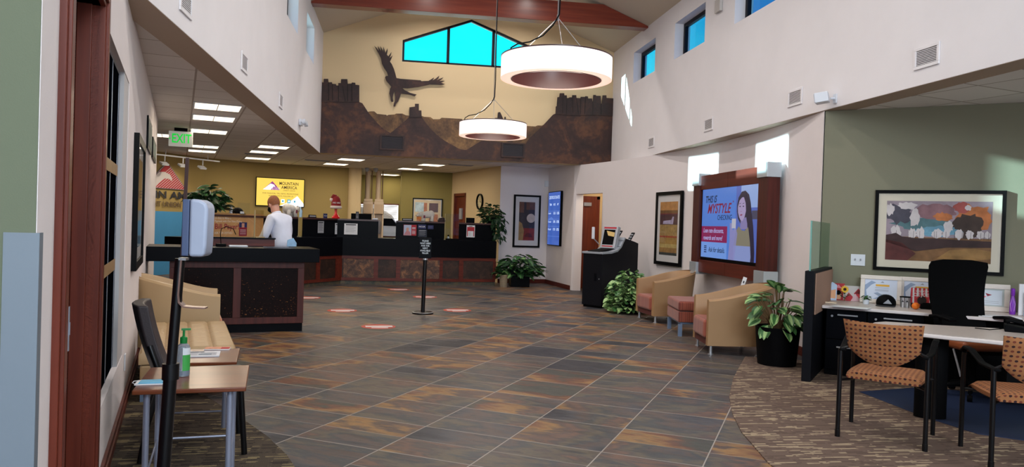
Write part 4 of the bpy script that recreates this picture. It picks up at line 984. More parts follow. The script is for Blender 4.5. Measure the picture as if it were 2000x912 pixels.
sheet(816.5, 833.5, 448.5, 463, 'brochure', 'dark blue leaflet of small print under the NCUA plate', 'leaflet', simple_sheet(7, True, mat('dark_leaflet', (34, 42, 58), .7), GREY, GREY))
sheet(835.5, 846.5, 440, 447.5, 'sticker', 'small navy sticker right of the NCUA plate', 'sticker', simple_sheet(4, False, NAVY, GREY))
def redwhite(g, W_, H_):
    b = B(); b.box(0, W_, -.003, 0, 0, H_); b.build('sheet', PAPER, g)
    b = B(); b.use(RED).face(rect(W_*.06, W_*.94, H_*.52, H_*.86, -.0034)); b.face(rect(W_*.06, W_*.16, H_*.08, H_*.52, -.0034)); b.face(rect(W_*.84, W_*.94, H_*.08, H_*.52, -.0034)); b.use(GREY)
    for k in range(4): b.face(rect(W_*.24, W_*.5, H_*(.14+.08*k), H_*(.16+.08*k), -.0035))
    b.use(INK).face(rect(W_*.3, W_*.7, H_*.89, H_*.94, -.0034)); b.build('print', None, g, recalc=False)
sheet(911.5, 927, 440, 463.5, 'notice', 'red and white notice on the right end counter panel', 'notice', redwhite)
sheet(549, 556, 429.5, 437.5, 'sticker', 'left blue sticker on the panel beside the employee', 'sticker', ncua); sheet(558, 567, 430, 437.5, 'sticker', 'right dark blue sticker on the panel beside the employee', 'sticker', simple_sheet(4, False, NAVY, GREY))
KR = mat('kraft_banner', (196, 148, 96), .55, var=.12, scale=3); KR2 = mat('kraft_fold', (214, 174, 124), .6)
def banner(g, W_, H_):
    b = B(); b.box(0, W_, -.006, 0, 0, H_); b.build('board', KR, g)
    b = B(); b.use(KR2)
    for (x0, z0_, x1, z1_) in ((.25, 0, .6, 1), (.6, 1, .95, .4), (.0, .62, .8, .25)):
        b.face([(W_*x0, -.0065, H_*z0_), (W_*x0+.012, -.0065, H_*z0_), (W_*x1+.012, -.0065, H_*z1_), (W_*x1, -.0065, H_*z1_)])
    b.use(MAROON).face(rect(W_*.53, W_*.68, H_*.06, H_*.42, -.0068)); b.use(NAVY).face(rect(W_*.53, W_*.68, H_*.42, H_*.64, -.0068)); b.use(SKIN).face(rect(W_*.58, W_*.63, H_*.42, H_*.6, -.007)); b.use(PAPER)
    for k in range(3): b.face(rect(W_*.55, W_*.66, H_*(.14+.08*k), H_*(.16+.08*k), -.007))
    b.build('print', None, g, recalc=False)
    b = B(); b.text('Bill Payer!', W_*.09, H_*.44, H_*.31, -.0068, 'LEFT', 1.1, 0, .016); b.build('heading', MAROON, g, recalc=False)
    b = B(); b.text("It's Easy to Make a", W_*.09, H_*.79, H_*.125, -.0068, 'LEFT', .95, 0, .01); b.text('Payment with Our New Online', W_*.09, H_*.665, H_*.125, -.0068, 'LEFT', .95, 0, .01); b.text('ASK FOR DETAILS', W_*.09, H_*.18, H_*.125, -.0068, 'LEFT', 1.0, 0, .01); b.build('lettering', mat('banner_white', (226, 214, 196), .7), g, recalc=False)
sheet(409, 513, 417, 463.5, 'paper_banner', 'brown paper style banner reading Bill Payer on the counter behind the greeter desk', 'banner', banner)

# plexiglass shields on the counter openings
for px0, px1, lab in ((583, 590, 'narrow upright acrylic shield left of the white leaflets'), (869, 896, 'clear acrylic shield over the right counter opening')):
    pl_ = offpoly(TL, .20); a, i, an, _ = hit(pl_, px0); c, _, _, _ = hit(pl_, px1); L_ = (c-a).length
    g = thing('acrylic_shield', lab, 'shield', (a.x, a.y, 1.041), an, 'acrylic shields'); b = B(); b.box(0, L_, -.003, .003, 0, .60); b.build('sheet', ACRYL, g)
    b = B(); b.box(-.02, .0, -.05, .05, 0, .02); b.box(-.004, .004, -.004, .004, 0, .6); b.build('foot', mat('acrylic_edge', (176, 164, 128), .3), g)
q, i, an, _ = hit(offpoly(TL, .3), 876); g = thing('figurine', 'tiny white and black penguin figure in the right counter opening', 'figurine', (q.x, q.y, 1.041), an)
b = B(); b.ell((0, 0, .04), (.03, .028, .04)); b.build('body', WHITEP, g, smooth=2); b = B(); b.ell((0, 0, .095), (.022, .022, .022)); b.build('head', BLACK, g, smooth=2)
q, i, an, _ = hit(offpoly(TL, .12), 884); b = B(); b.box(-.14, .14, -.08, .08, 0, .012); b.box(-.14, .14, -.08, -.07, .012, .03); b.box(-.14, .14, .07, .08, .012, .03)
tag(b.build('document_tray', BLACKM, loc=(q.x, q.y, 1.041), rot=an), 'black tray lying in the right counter opening', 'tray')

# things along the shelf
def bear(px, lab, flip=1, s=1.):
    p, an = sh(px); g = thing('plush_bear', lab, 'plush toy', p, an, 'plush polar bears')
    FUR = mat('white_plush', (206, 200, 192), .95, bump=.6, bscale=90)
    b = B()
    b.ell((0, 0, .17*s), (.15*s, .09*s, .09*s)); b.ell((-.09*s*flip, 0, .18*s), (.09*s, .095*s, .1*s))
    b.build('body', FUR, g, smooth=2)
    for x, y in ((-.10, -.05), (-.10, .05), (.11, -.05), (.11, .05)):
        b = B(); b.tube([(x*s, y*s, .15*s), (x*s, y*s, .0)], [.045*s, .04*s], 12); b.ell((x*s+.012*flip*s, y*s, .025*s), (.045*s, .04*s, .025*s)); b.build('leg', FUR, g, smooth=2)
    b = B(); b.ell((.19*flip*s, -.02, .17*s), (.075*s, .065*s, .06*s)); b.ell((.255*flip*s, -.02, .14*s), (.04*s, .032*s, .03*s)); b.ell((.17*flip*s, -.06*s, .225*s), (.018*s, .014*s, .018*s)); b.ell((.17*flip*s, .04*s, .225*s), (.018*s, .014*s, .018*s)); b.build('head', FUR, g, smooth=2)
    b = B(); b.ell((.292*flip*s, -.02, .142*s), (.012*s, .012*s, .01*s)); b.ell((.22*flip*s, -.075*s, .185*s), (.007*s, .006*s, .007*s)); b.build('nose', INK, g, smooth=2)
    b = B(); b.box(.10*s*flip-.02, .10*s*flip+.02, -.105*s, -.09*s, .08*s, .15*s); b.build('ribbon', mat('tag_plum', (120, 50, 70), .7), g)
bear(565, 'white plush polar bear on the shelf under the yellow screen', 1, 1.0)
bear(834, 'white plush polar bear in front of the office wall picture', -1, .92)
# santa hat on a red stand
p, an = sh(655); g = thing('santa_hat_stand', 'santa hat on a slim red stand on the teller shelf', 'decoration', p, an)
b = B(); b.lathe([(0, 0), (.085, 0), (.09, .03), (.05, .08), (.03, .12), (.028, .22), (0, .22)], n=20); b.build('stand', mat('red_enamel', (200, 24, 28), .35), g, smooth=1)
b = B(); b.lathe([(.11, .27), (.105, .36), (.085, .45), (.05, .50), (0, .515)], n=20); b.tube([(0, 0, .49), (-.06, 0, .51), (-.10, 0, .45)], [.045, .04, .03], 12); b.build('hat', mat('santa_red', (130, 26, 32), .9), g, smooth=2)
b = B(); b.lathe([(.09, .22), (.125, .225), (.13, .255), (.12, .285), (.09, .28)], n=24); b.ell((-.10, 0, .42), (.045, .045, .045)); b.build('fur_trim', mat('fur_white', (212, 196, 190), .95), g, smooth=2)
b = B(); b.text('HO HO', .01, .35, .05, -.112, 'CENTER'); b.build('lettering', PAPER, g, recalc=False)
# name plates, cards, monitors
def plate(px, lab, w_=.24, h_=.06, m_=BLACK):
    p, an = sh(px, .27); g = thing('name_plate', lab, 'name plate', p, an); b = B(); b.prism([(-w_/2, -.03), (w_/2, -.03), (w_/2, .03), (-w_/2, .03)], 0, .01); b.slab([(-w_/2, .01), (w_/2, .01), (w_/2, h_), (-w_/2, h_)], -.01, .004); b.build('plate', m_, g)
    b = B(); b.box(-w_*.42, w_*.42, -.0125, -.0105, h_*.3, h_*.75); b.build('name_strip', GREY, g)
plate(609, 'black desk name plate on the shelf left of the santa hat'); plate(795, 'black desk name plate on the shelf left of the second bear', .24, .055)
p, an = sh(634.5, .3); g = thing('desk_card', 'small navy card standing on the shelf beside the santa hat', 'card', p, an); b = B(); b.box(-.06, .06, -.01, .01, 0, .10); b.build('card', NAVY, g); b = B(); b.text('NCUA', 0, .05, .04, -.0115); b.build('lettering', PAPER, g, recalc=False)
p, an = sh(705, .45); g = thing('monitor_top', 'black computer monitor standing behind the shelf near the column', 'monitor', p, an); b = B(); b.box(-.23, .23, -.02, .03, 0, .13); b.build('monitor_case', BLACKM, g, bevel=.006)
p, an = sh(697, .28); g = thing('card_reader', 'small dark rate card stand before the monitor', 'card', p, an); b = B(); b.box(-.035, .035, -.012, .012, 0, .17); b.build('card', mat('dark_card', (40, 36, 40), .5), g); b = B(); b.use(GREY)
for z in (.03, .05, .07, .1, .13): b.face(rect(-.024, .024, z, z+.008, -.0125))
b.build('print', None, g, recalc=False)
p, an = sh(732, .34); b = B(); b.box(-.06, .06, -.05, .05, 0, .035); tag(b.build('tissue_packet', WHITEP, loc=p, rot=an, bevel=.008), 'small white packet at the right end of the middle shelf', 'packet')
p, an = sh(862, .40); g = thing('round_holder', 'round dark holder at the right end of the third shelf', 'holder', p, an); b = B(); b.lathe([(0, 0), (.09, 0), (.10, .03), (.07, .09), (.02, .115), (0, .115)], n=20); b.build('bowl', mat('dark_plum', (52, 40, 46), .4), g, smooth=1)
p, an = sh(918, .42); g = thing('monitor_top', 'dark monitor back on the far right shelf beside the trailing plant', 'monitor', p, an); b = B(); b.box(-.1, .1, -.02, .03, 0, .12); b.build('monitor_case', BLACKM, g, bevel=.006)
p, an = sh(586, .42); g = thing('spray_bottle', 'pale blue bottle behind the gap right of the first bear', 'bottle', p, an); b = B(); b.lathe([(0, 0), (.035, 0), (.035, .14), (.012, .18), (.012, .22), (0, .22)], n=16); b.build('bottle_body', mat('pale_blue_bottle', (170, 200, 226), .2), g, smooth=1)
p, an = sh(537, .34); g = thing('leaflet_stand', 'white leaflet stand on the shelf behind the employee head', 'stand', p, an); b = B(); b.slab([(-.09, 0), (.09, 0), (.09, .20), (.0, .33), (-.09, .33)], -.006, .006); b.slab([(-.09, 0), (.09, 0), (.09, .01), (-.09, .01)], -.06, .0); b.build('board', PAPER, g)
b = B(); b.use(MAROON)
for x in (-.05, 0, .05): b.face(rect(x-.015, x+.015, .06, .13, -.0065))
b.use(GREY).face(rect(-.06, .05, .2, .215, -.0065)); b.face(rect(-.06, .05, .235, .25, -.0065)); b.build('print', None, g, recalc=False)
# cap and acrylic holder on the left shelf
p, an = sh(463, .34); g = thing('baseball_cap', 'black cap with a white front label on the left shelf', 'cap', p, an); b = B(); b.ell((0, 0, .055), (.105, .105, .09), 20, 10); b.build('crown', BLACKM, g, smooth=2); b = B(); b.lathe([(0, 0), (.1, 0), (.1, .008), (0, .008)], (0, -.07, .02), 20); b.build('brim', BLACKM, g); b = B(); b.box(-.045, .045, -.118, -.105, .02, .07); b.build('label_patch', WHITEP, g)
p, an = sh(475, .44); g = thing('acrylic_holder', 'empty clear acrylic sign holder behind the black cap', 'sign holder', p, an); b = B(); b.box(-.16, .16, -.004, .004, 0, .24); b.box(-.16, .16, -.05, .05, 0, .006); b.build('sheet', ACRYL, g)
p, an = sh(450, .34); b = B(); b.lathe([(0, 0), (.03, 0), (.03, .12), (.01, .16), (.01, .19), (0, .19)], n=14); tag(b.build('hand_lotion', WHITEP, loc=p, smooth=1), 'small white bottle left of the black cap', 'bottle')

# ------------------------------------------------------------ plants
def leafmesh(b, base, dir_, L_, wd, droop, mats, tilt=0., fold=.18, n=5, mid=True):
    d = Vector(dir_).normalized(); side = d.cross(Vector((0, 0, 1)))
    if side.length < .1: side = Vector((1, 0, 0))
    side.normalize(); side = Matrix.Rotation(tilt, 3, d) @ side; up = side.cross(d).normalized()
    rows = []
    for i in range(n+1):
        t = i/n; c = Vector(base)+d*L_*t+Vector((0, 0, -droop*L_*t*t)); ww = wd*(math.sin(PI*min(1, t*.93+.05))**.8) if 0 < i < n else wd*(.08 if i else .12)
        k = up*fold*ww
        rows.append([b.bm.verts.new(c-side*ww+k), b.bm.verts.new(c-side*ww*.42+k*.3), b.bm.verts.new(c), b.bm.verts.new(c+side*ww*.42+k*.3), b.bm.verts.new(c+side*ww+k)])
    for r0_, r1_ in zip(rows, rows[1:]):
        for j in range(4):
            b.use(mats[1] if j in (1, 2) and mid else mats[0]); f = b._f([r0_[j], r0_[j+1], r1_[j+1], r1_[j]])
def plant_foliage(g, n, rx, ry, z0, zh, L_, wd, mats, zc=None, rng=None, droop=.35, inner=.35, mid=True, stems=True, dome=True):
    rg = random.Random(rng or n); b = B(); s = B()
    for i in range(n):
        a = rg.uniform(0, 2*PI); rr = (inner+(1-inner)*rg.random()**.6); h = rg.random()
        hh = z0+zh*h*(1-(rr**2)*.55 if dome else 1)
        base = Vector((rx*rr*math.cos(a), ry*rr*math.sin(a), hh)); l_ = L_*rg.uniform(.65, 1.15)
        d = Vector((math.cos(a+rg.uniform(-.6, .6)), math.sin(a+rg.uniform(-.6, .6)), rg.uniform(-.25, .7)))
        leafmesh(b, base-d.normalized()*l_*.4, d, l_, wd*rg.uniform(.75, 1.15), droop*rg.uniform(.4, 1.4), mats[rg.randrange(len(mats))], rg.uniform(-.7, .7), mid=mid)
        if stems and i % 3 == 0:
            s.tube([(base.x*.1, base.y*.1, z0*.55), (base.x*.5, base.y*.5, (z0+hh)/2), tuple(base)], .0035, 4, False)
    b.build('foliage', None, g, smooth=2, recalc=False)
    if stems: s.build('stem', mat('stem_green', (86, 96, 60), .6), g)
    else: s.bm.free()
ML = [(LEAFD, LEAF), (LEAF, LEAFL), (LEAF, LEAF)]
def pot(g, r0, r1, h, m=BLACKM, n=40, name='planter'):
    b = B(); b.lathe([(0, 0), (r0, 0), (r1, h), (r1-.014, h), (r1-.016, h-.05), (0, h-.05)], n=n); b.build(name, m, g, smooth=1)
    b = B(); b.lathe([(0, h-.045), (r1-.018, h-.045)], n=n); b.build('soil', SOIL, g)
g = thing('potted_calathea', 'broad-leaved plant in a large black round planter beside the near armchair', 'potted plant', (4.12, 7.62, .008))
pot(g, .20, .235, .41)
rg = random.Random(4); b = B(); s = B()
CM = [(LEAFL, LEAF), (LEAF, LEAFL), (LEAF, LEAF)]
LF = [(-.30, -.05, .70, -1, -.1, -.15), (-.22, -.02, .62, -.9, -.3, -.5), (-.06, -.05, .66, -.5, -.6, .1), (.02, 0, .80, .1, -.5, .5), (.08, .05, .78, .7, -.2, .1), (-.02, .02, .80, -.6, .2, .5), (.14, 0, .66, .9, -.2, .1), (.22, .03, .62, 1, .1, -.1), (-.12, -.08, .55, -.5, -.8, -.3), (.05, -.12, .54, .1, -1, -.4), (.16, -.10, .52, .6, -.8, -.3), (-.18, .1, .7, -.7, .5, .2), (.26, .02, .52, 1, -.2, -.35),
      (0, -.08, .62, .1, -.9, .0), (.1, -.04, .6, .4, -.7, .1), (-.1, .05, .72, -.8, 0, .2), (.18, .1, .7, .6, .6, .2), (-.05, .12, .74, -.2, .9, .2), (.3, -.02, .6, 1, -.1, .15), (-.16, -.05, .48, -.6, -.7, -.5), (.0, -.16, .46, 0, -1, -.5), (.2, -.06, .46, .7, -.6, -.4), (-.24, .0, .54, -1, -.2, -.3), (.05, .05, .58, .3, -.5, .6)]
for x, y, z, dx, dy, dz in LF*3:
    x += rg.uniform(-.05, .05); z += rg.uniform(-.06, .03)
    leafmesh(b, (x*.85, y, z), (dx+rg.uniform(-.3, .3), dy+rg.uniform(-.3, .3), dz), rg.uniform(.14, .19), rg.uniform(.042, .06), .25, CM[rg.randrange(3)], rg.uniform(-.6, .6)); s.tube([(x*.15, y*.15, .36), (x*.5, y*.5, (z+.36)/2+.03), (x*.85, y, z)], .005, 5, False)
b.build('foliage', None, g, smooth=2, recalc=False); s.build('stem', mat('stem_brown', (120, 92, 60), .6), g)
g = thing('potted_arrowhead_plant', 'bushy pale green plant on the floor between kiosk and armchair', 'potted plant', (3.97, 12.35, 0))
pot(g, .15, .19, .26)
plant_foliage(g, 520, .42, .38, .04, .74, .13, .048, [(LEAFL, LEAFL), (LEAFL, LEAFL), (LEAF, LEAFL), (LEAF, LEAF)], rng=11, inner=.15)
g = thing('potted_evergreen', 'dark leafy plant in a square black planter below the abstract picture', 'potted plant', (2.86, 17.35, 0))
b = B(); b.box(-.22, .22, -.2, .2, 0, .42); b.build('planter', BLACK, g, bevel=.01)
plant_foliage(g, 260, .60, .40, .26, .50, .24, .062, [(LEAFD, LEAF), (LEAF, LEAFL), (LEAFD, LEAFD), (LEAF, LEAF)], rng=23, inner=.1)
b = B(); b.lathe([(0, 0), (.085, 0), (.10, .28), (.092, .28), (.08, .02), (0, .02)], n=24); tag(b.build('waste_bin', mat('basket', (130, 116, 96), .8, var=.2, scale=40), loc=(2.46, 17.12, 0), smooth=1), 'small grey-brown bin on the floor between counter end and planter', 'bin')
g = thing('trailing_plant', 'dark trailing plant on the right end of the counter by the clock', 'potted plant', (2.22, 17.86, ST), .2)
pot(g, .1, .13, .14)
plant_foliage(g, 210, .30, .2, .02, .50, .16, .036, [(LEAFD, LEAF), (LEAFD, LEAFD)], rng=31, inner=.05)
rg = random.Random(5); b = B()
for i in range(90):
    x = rg.uniform(-.05, .28); z = rg.uniform(-.40, .15); leafmesh(b, (x, -.23+rg.uniform(-.05, .05), z), (rg.uniform(-.6, .6), -.4, rg.uniform(-1, -.1)), .12, .03, .2, (LEAFD, LEAFD), rg.uniform(-.8, .8))
b.build('trailing_leaves', None, g, smooth=2, recalc=False)
p, an = sh(408, .34)
g = thing('shelf_plant', 'large dark green plant on the left shelf behind the dispenser', 'potted plant', p, an)
pot(g, .12, .15, .16)
plant_foliage(g, 210, .40, .26, .10, .46, .26, .045, [(LEAFD, LEAF), (LEAFD, LEAFD), (LEAF, LEAFD)], rng=41, inner=.1)
rg = random.Random(6); b = B()
for i in range(14):
    t = i/13; leafmesh(b, (-.34-.1*math.sin(t*3), -.2, .18-.62*t), (rg.uniform(-.7, .7), -.3, rg.uniform(-.8, .1)), .12, .026, .2, (LEAFD, LEAF), rg.uniform(-.8, .8))
b.tube([(-.3, -.15, .22), (-.42, -.2, .05), (-.44, -.2, -.2), (-.34, -.2, -.44)], .004, 5); b.build('tendril', None, g, smooth=2, recalc=False)

# ------------------------------------------------------------ greeter desk
g = thing('greeter_desk', 'cherry greeter desk with black top and two dark speckled panels', 'desk', (-1.138, 9.766, 0), R(15.15))
b = B(); b.box(-1.55, -.004, .03, .62, 0, .105); b.build('plinth', BLACK, g)
b = B(); b.box(-1.55, 0, .02, .62, .105, .875); b.build('carcass', CHERRY, g)
b = B()
b.box(-1.55, 0, 0, .019, .105, .185); b.box(-1.55, 0, 0, .019, .795, .875); b.box(-1.55, -1.47, 0, .019, .185, .795); b.box(-.84, -.75, 0, .019, .185, .795); b.box(-.078, 0, 0, .019, .185, .795); b.build('front_frame', CHERRY, g, bevel=.003)
for x0, x1 in ((-1.47, -.84), (-.75, -.078)):
    b = B(); b.box(x0, x1, .012, .0195, .185, .795); b.build('speckled_panel', SPECK, g)
b = B(); b.box(-1.80, .165, -.12, .70, .875, 1.045); b.build('desk_top', BLACK, g, bevel=.006)
b = B(); b.box(-1.42, -.30, .62, .70, 1.0455, 1.135); b.build('back_ledge', CHERRY_H, g)
b = B(); b.box(-1.43, -.29, .60, .72, 1.135, 1.152); b.build('ledge_cap', BLACK, g)
def dk(x, y, z=1.0455): c, s_ = math.cos(R(15.15)), math.sin(R(15.15)); return (-1.138+x*c-y*s_, 9.766+x*s_+y*c, z)
g = thing('gooseneck_microphone', 'black gooseneck microphone with a square base on the greeter desk', 'microphone', dk(-.98, .25), R(15))
b = B(); b.box(-.06, .06, -.05, .05, 0, .035); b.build('base', BLACKM, g, bevel=.006); b = B(); b.tube([(0, 0, .03), (-.01, 0, .16), (.0, 0, .22), (.06, 0, .245), (.14, 0, .22), (.17, 0, .15)], .005, 6); b.build('gooseneck', BLACKM, g, smooth=2)
b = B(); b.box(-.11, .11, -.07, .07, 0, .02); tag(b.build('card_terminal', WHITEP, loc=dk(-.78, .22), rot=R(15), bevel=.005), 'flat white device beside the microphone on the greeter desk', 'device')
b = B(); b.box(-.16, .16, -.1, .1, 0, .006); tag(b.build('glass_mat', mat('mat_dark', (52, 58, 70), .2), loc=dk(-.32, .3), rot=R(12)), 'thin dark pad lying near the right end of the greeter desk', 'pad')
g = thing('acrylic_shield', 'upright clear shield with tan edge in front of the employee', 'shield', dk(-.50, .66, 1.153), R(62)); b = B(); b.box(-.09, .09, -.003, .003, 0, .36); b.build('sheet', clear_mat('amber_acrylic', (.90, .86, .76)), g); b = B(); b.box(-.095, -.08, -.006, .006, 0, .36); b.box(-.09, .09, -.03, .03, 0, .012); b.build('edge', mat('acrylic_edge2', (170, 150, 110), .4), g)

# ------------------------------------------------------------ employee
def skin_mesh(name, verts, edges, radii, m, parent, sub=2, root=0):
    me = bpy.data.meshes.new(name); me.from_pydata(verts, edges, []); o = bpy.data.objects.new(name, me); COL.objects.link(o); o.parent = parent; me.materials.append(m)
    md = o.modifiers.new('skin', 'SKIN'); md.use_smooth_shade = True
    for i, r_ in enumerate(radii):
        sv = me.skin_vertices[0].data[i]; sv.radius = r_ if isinstance(r_, tuple) else (r_, r_); sv.use_root = (i == root)
    sm = o.modifiers.new('sub', 'SUBSURF'); sm.levels = sub; sm.render_levels = sub
    return o
g = thing('person', 'person with short ginger hair, black mask and white shirt standing behind the greeter desk', 'person', (-1.57, 10.98, 0), R(-127)); g.scale = (.88, .94, 1)
V = [(0, 0, .95), (0, -.03, 1.10), (0, -.08, 1.26), (0, -.13, 1.40), (0, -.17, 1.47), (0, -.20, 1.53), (0, -.235, 1.59), (0, -.24, 1.66)]
Ed = [(i, i+1) for i in range(7)]; Ra = [(.15, .12), (.14, .11), (.16, .12), (.13, .09), (.056, .056), (.066, .076), (.080, .096), (.066, .082)]
for s_ in (-1, 1):
    n0 = len(V); V += [(s_*.17, -.11, 1.40), (s_*.25, -.15, 1.16), (s_*.21, -.36, 1.04), (s_*.19, -.43, 1.02)]; Ed += [(3, n0), (n0, n0+1), (n0+1, n0+2), (n0+2, n0+3)]; Ra += [.06, .047, .03, (.04, .018)]
    for f_ in range(4):
        m0 = len(V); bx_ = s_*(.16+.018*f_); ln = (.07, .08, .077, .06)[f_]; V += [(bx_, -.48, 1.015), (bx_, -.48-ln*.6, 1.005), (bx_, -.48-ln, .985)]; Ed += [(n0+3, m0), (m0, m0+1), (m0+1, m0+2)]; Ra += [.010, .009, .008]
    m0 = len(V); V += [(s_*.15, -.43, 1.02), (s_*.135, -.47, 1.01)]; Ed += [(n0+3, m0), (m0, m0+1)]; Ra += [.011, .009]
    n1 = len(V); V += [(s_*.09, .0, .88), (s_*.10, -.01, .50), (s_*.10, .02, .10), (s_*.11, -.12, .04)]; Ed += [(0, n1), (n1, n1+1), (n1+1, n1+2), (n1+2, n1+3)]; Ra += [.09, .06, .04, (.045, .035)]
skin_mesh('body', V, Ed, Ra, SKIN, g)
V = [(0, .0, .93), (0, -.03, 1.10), (0, -.08, 1.27), (0, -.13, 1.40), (0, -.165, 1.46)]; Ed = [(0, 1), (1, 2), (2, 3), (3, 4)]; Ra = [(.18, .14), (.175, .135), (.19, .145), (.15, .11), (.075, .075)]
for s_ in (-1, 1):
    n0 = len(V); V += [(s_*.175, -.11, 1.40), (s_*.26, -.15, 1.16), (s_*.218, -.34, 1.045)]; Ed += [(3, n0), (n0, n0+1), (n0+1, n0+2)]; Ra += [.08, .068, .048]
skin_mesh('shirt', V, Ed, Ra, SHIRT, g)
V = [(0, 0, .94)]; Ed = []; Ra = [(.165, .13)]
for s_ in (-1, 1):
    n0 = len(V); V += [(s_*.09, .0, .86), (s_*.10, -.01, .50), (s_*.10, .02, .07)]; Ed += [(0, n0), (n0, n0+1), (n0+1, n0+2)]; Ra += [.105, .08, .065]
skin_mesh('trousers', V, Ed, Ra, mat('dark_trousers', (34, 36, 46), .9), g)
HM = Matrix.Translation((0, -.24, 1.615)) @ Matrix.Rotation(R(24), 4, 'X')
b = B(); b.ell((0, .012, .018), (.087, .102, .105), 24, 16, HM)
bmesh.ops.delete(b.bm, geom=[v for v in b.bm.verts if (HM.inverted() @ v.co).z < -.02-.0*(HM.inverted() @ v.co).y and (HM.inverted() @ v.co).y < .03 or (HM.inverted() @ v.co).z < -.055 or ((HM.inverted() @ v.co).y < -.066 and (HM.inverted() @ v.co).z < .05)], context='VERTS')
b.build('hair', HAIR, g, smooth=2)
b = B()
for s_ in (-1, 1): b.ell((s_*.082, .0, -.02), (.012, .02, .03), 10, 8, HM)
b.ell((0, -.105, -.02), (.014, .02, .024), 10, 8, HM)
b.build('ear', SKIN, g, smooth=2)
b = B(); b.ell((0, -.052, -.055), (.073, .066, .052), 16, 12, HM); b.build('face_mask', BLACKM, g, smooth=2)
b = B(); 
for s_ in (-1, 1): b.tube([HM @ Vector((s_*.06, -.07, -.03)), HM @ Vector((s_*.083, -.02, -.0)), HM @ Vector((s_*.088, .02, -.01))], .003, 5)
b.build('mask_strap', BLACKM, g)
b = B(); b.lathe([(.078, 0), (.086, .0), (.072, .045), (.066, .045)], (0, 0, 0), 20, Matrix.Translation((0, -.165, 1.455)) @ Matrix.Rotation(R(20), 4, 'X')); b.build('collar', SHIRT, g, smooth=1)
b = B(); b.box(-.15, .15, -.12, .12, .93, .97); b.build('belt', BLACKM, g, bevel=.03)
g = thing('blue_cloth', 'light blue cloth hanging behind the desk at the employee hip', 'cloth', (-1.44, 10.72, 1.0), .3)
b = B(); b.slab([(-.06, -.05), (.07, -.06), (.075, .08), (.03, .15), (-.05, .12)], -.012, .012); b.build('cloth', mat('light_blue_cloth', (150, 190, 224), .8, var=.15, scale=20), g, bevel=.006)

# ------------------------------------------------------------ framed pictures
def framed(name, label, P, Q, u0, u1, z0, z1, fw_, mw_, art, depth=.035, cat='picture', off=.0, glass=True, matb=None, group=None):
    L_ = ang(P, Q); g = thing(name, label, cat, (P[0]+math.cos(L_)*u0+math.sin(L_)*off, P[1]+math.sin(L_)*u0-math.cos(L_)*off, z0), L_, group)
    W_, H_ = u1-u0, z1-z0
    b = B(); b.box(0, W_, -depth, -.002, 0, fw_); b.box(0, W_, -depth, -.002, H_-fw_, H_); b.box(0, fw_, -depth, -.002, fw_, H_-fw_); b.box(W_-fw_, W_, -depth, -.002, fw_, H_-fw_); b.build('frame', FRAMEB, g)
    b = B(); b.box(fw_, W_-fw_, -depth*.5, -.003, fw_, H_-fw_); b.build('mat_board', matb or MATW, g)
    b = B(); x0, x1, a, c = fw_+mw_[0], W_-fw_-mw_[0], fw_+mw_[1], H_-fw_-mw_[1]
    art(b, x0, x1, a, c, -depth*.5-.001); b.build('artwork', None, g, recalc=False)
    if glass:
        b = B(); b.face(rect(fw_, W_-fw_, fw_, H_-fw_, -depth*.75)); b.build('glass', PICGL, g, recalc=False)
    return g
def amat(n, c, v=.25, s=9): return mat('paint_'+n, c, .8, var=v, scale=s)
def art_bands(b, x0, x1, z0, z1, y):
    bands = [(0, .05, amat('slate', (54, 58, 56))), (.05, .14, amat('ochre', (148, 112, 62))), (.14, .21, amat('straw', (178, 156, 96))), (.21, .33, amat('gold', (156, 122, 62))), (.33, .36, amat('brick', (156, 66, 40))), (.36, .57, amat('brass', (150, 122, 72), .35, 14)),
             (.57, .765, amat('aubergine', (72, 42, 52))), (.765, .78, amat('crimson', (110, 30, 42))), (.78, .84, amat('umber', (104, 72, 40))), (.84, 1, amat('tan', (176, 126, 72)))]
    for a, c, m in bands: b.use(m).face(rect(x0, x1, z0+(z1-z0)*a, z0+(z1-z0)*c, y))
    b.use(amat('lavender', (170, 160, 190))).face([(x0+(x1-x0)*u, y-.0004, z0+(z1-z0)*v) for u, v in ((.18, .585), (.75, .58), (.8, .72), (.72, .72), (.66, .66), (.2, .64))])
def circ(cx, cz, r, n, y, a0=0, a1=2*PI): return [(cx+r*math.cos(a0+(a1-a0)*k/n), y, cz+r*math.sin(a0+(a1-a0)*k/n)) for k in range(n)]
def art_abs(b, x0, x1, z0, z1, y):
    W_, H_ = x1-x0, z1-z0
    b.use(amat('night', (44, 40, 52), .3, 5)).face(rect(x0, x1, z0, z1, y)); b.use(amat('rust_brown', (96, 62, 54))).face(rect(x0+W_*.45, x1, z0+H_*.8, z1, y-.0003)); b.face(rect(x0, x0+W_*.3, z0+H_*.72, z1, y-.0003))
    b.use(amat('ember', (128, 40, 40))).face(rect(x0+W_*.25, x1, z0, z0+H_*.32, y-.0003)); b.use(amat('claret', (92, 26, 34))).face(circ(x0+W_*.62, z0+H_*.08, W_*.26, 20, y-.0006, 0, PI))
    b.use(amat('sand', (150, 118, 76))).face([(x0, y-.0006, z0), (x0+W_*.28, y-.0006, z0), (x0+W_*.34, y-.0006, z0+H_*.25), (x0+W_*.2, y-.0006, z0+H_*.44), (x0, y-.0006, z0+H_*.5)])
    b.use(amat('moon', (196, 180, 170), .12)).face([(min(p[0], x1), p[1], p[2]) for p in circ(x0+W_*.76, z0+H_*.58, W_*.27, 26, y-.0009)])
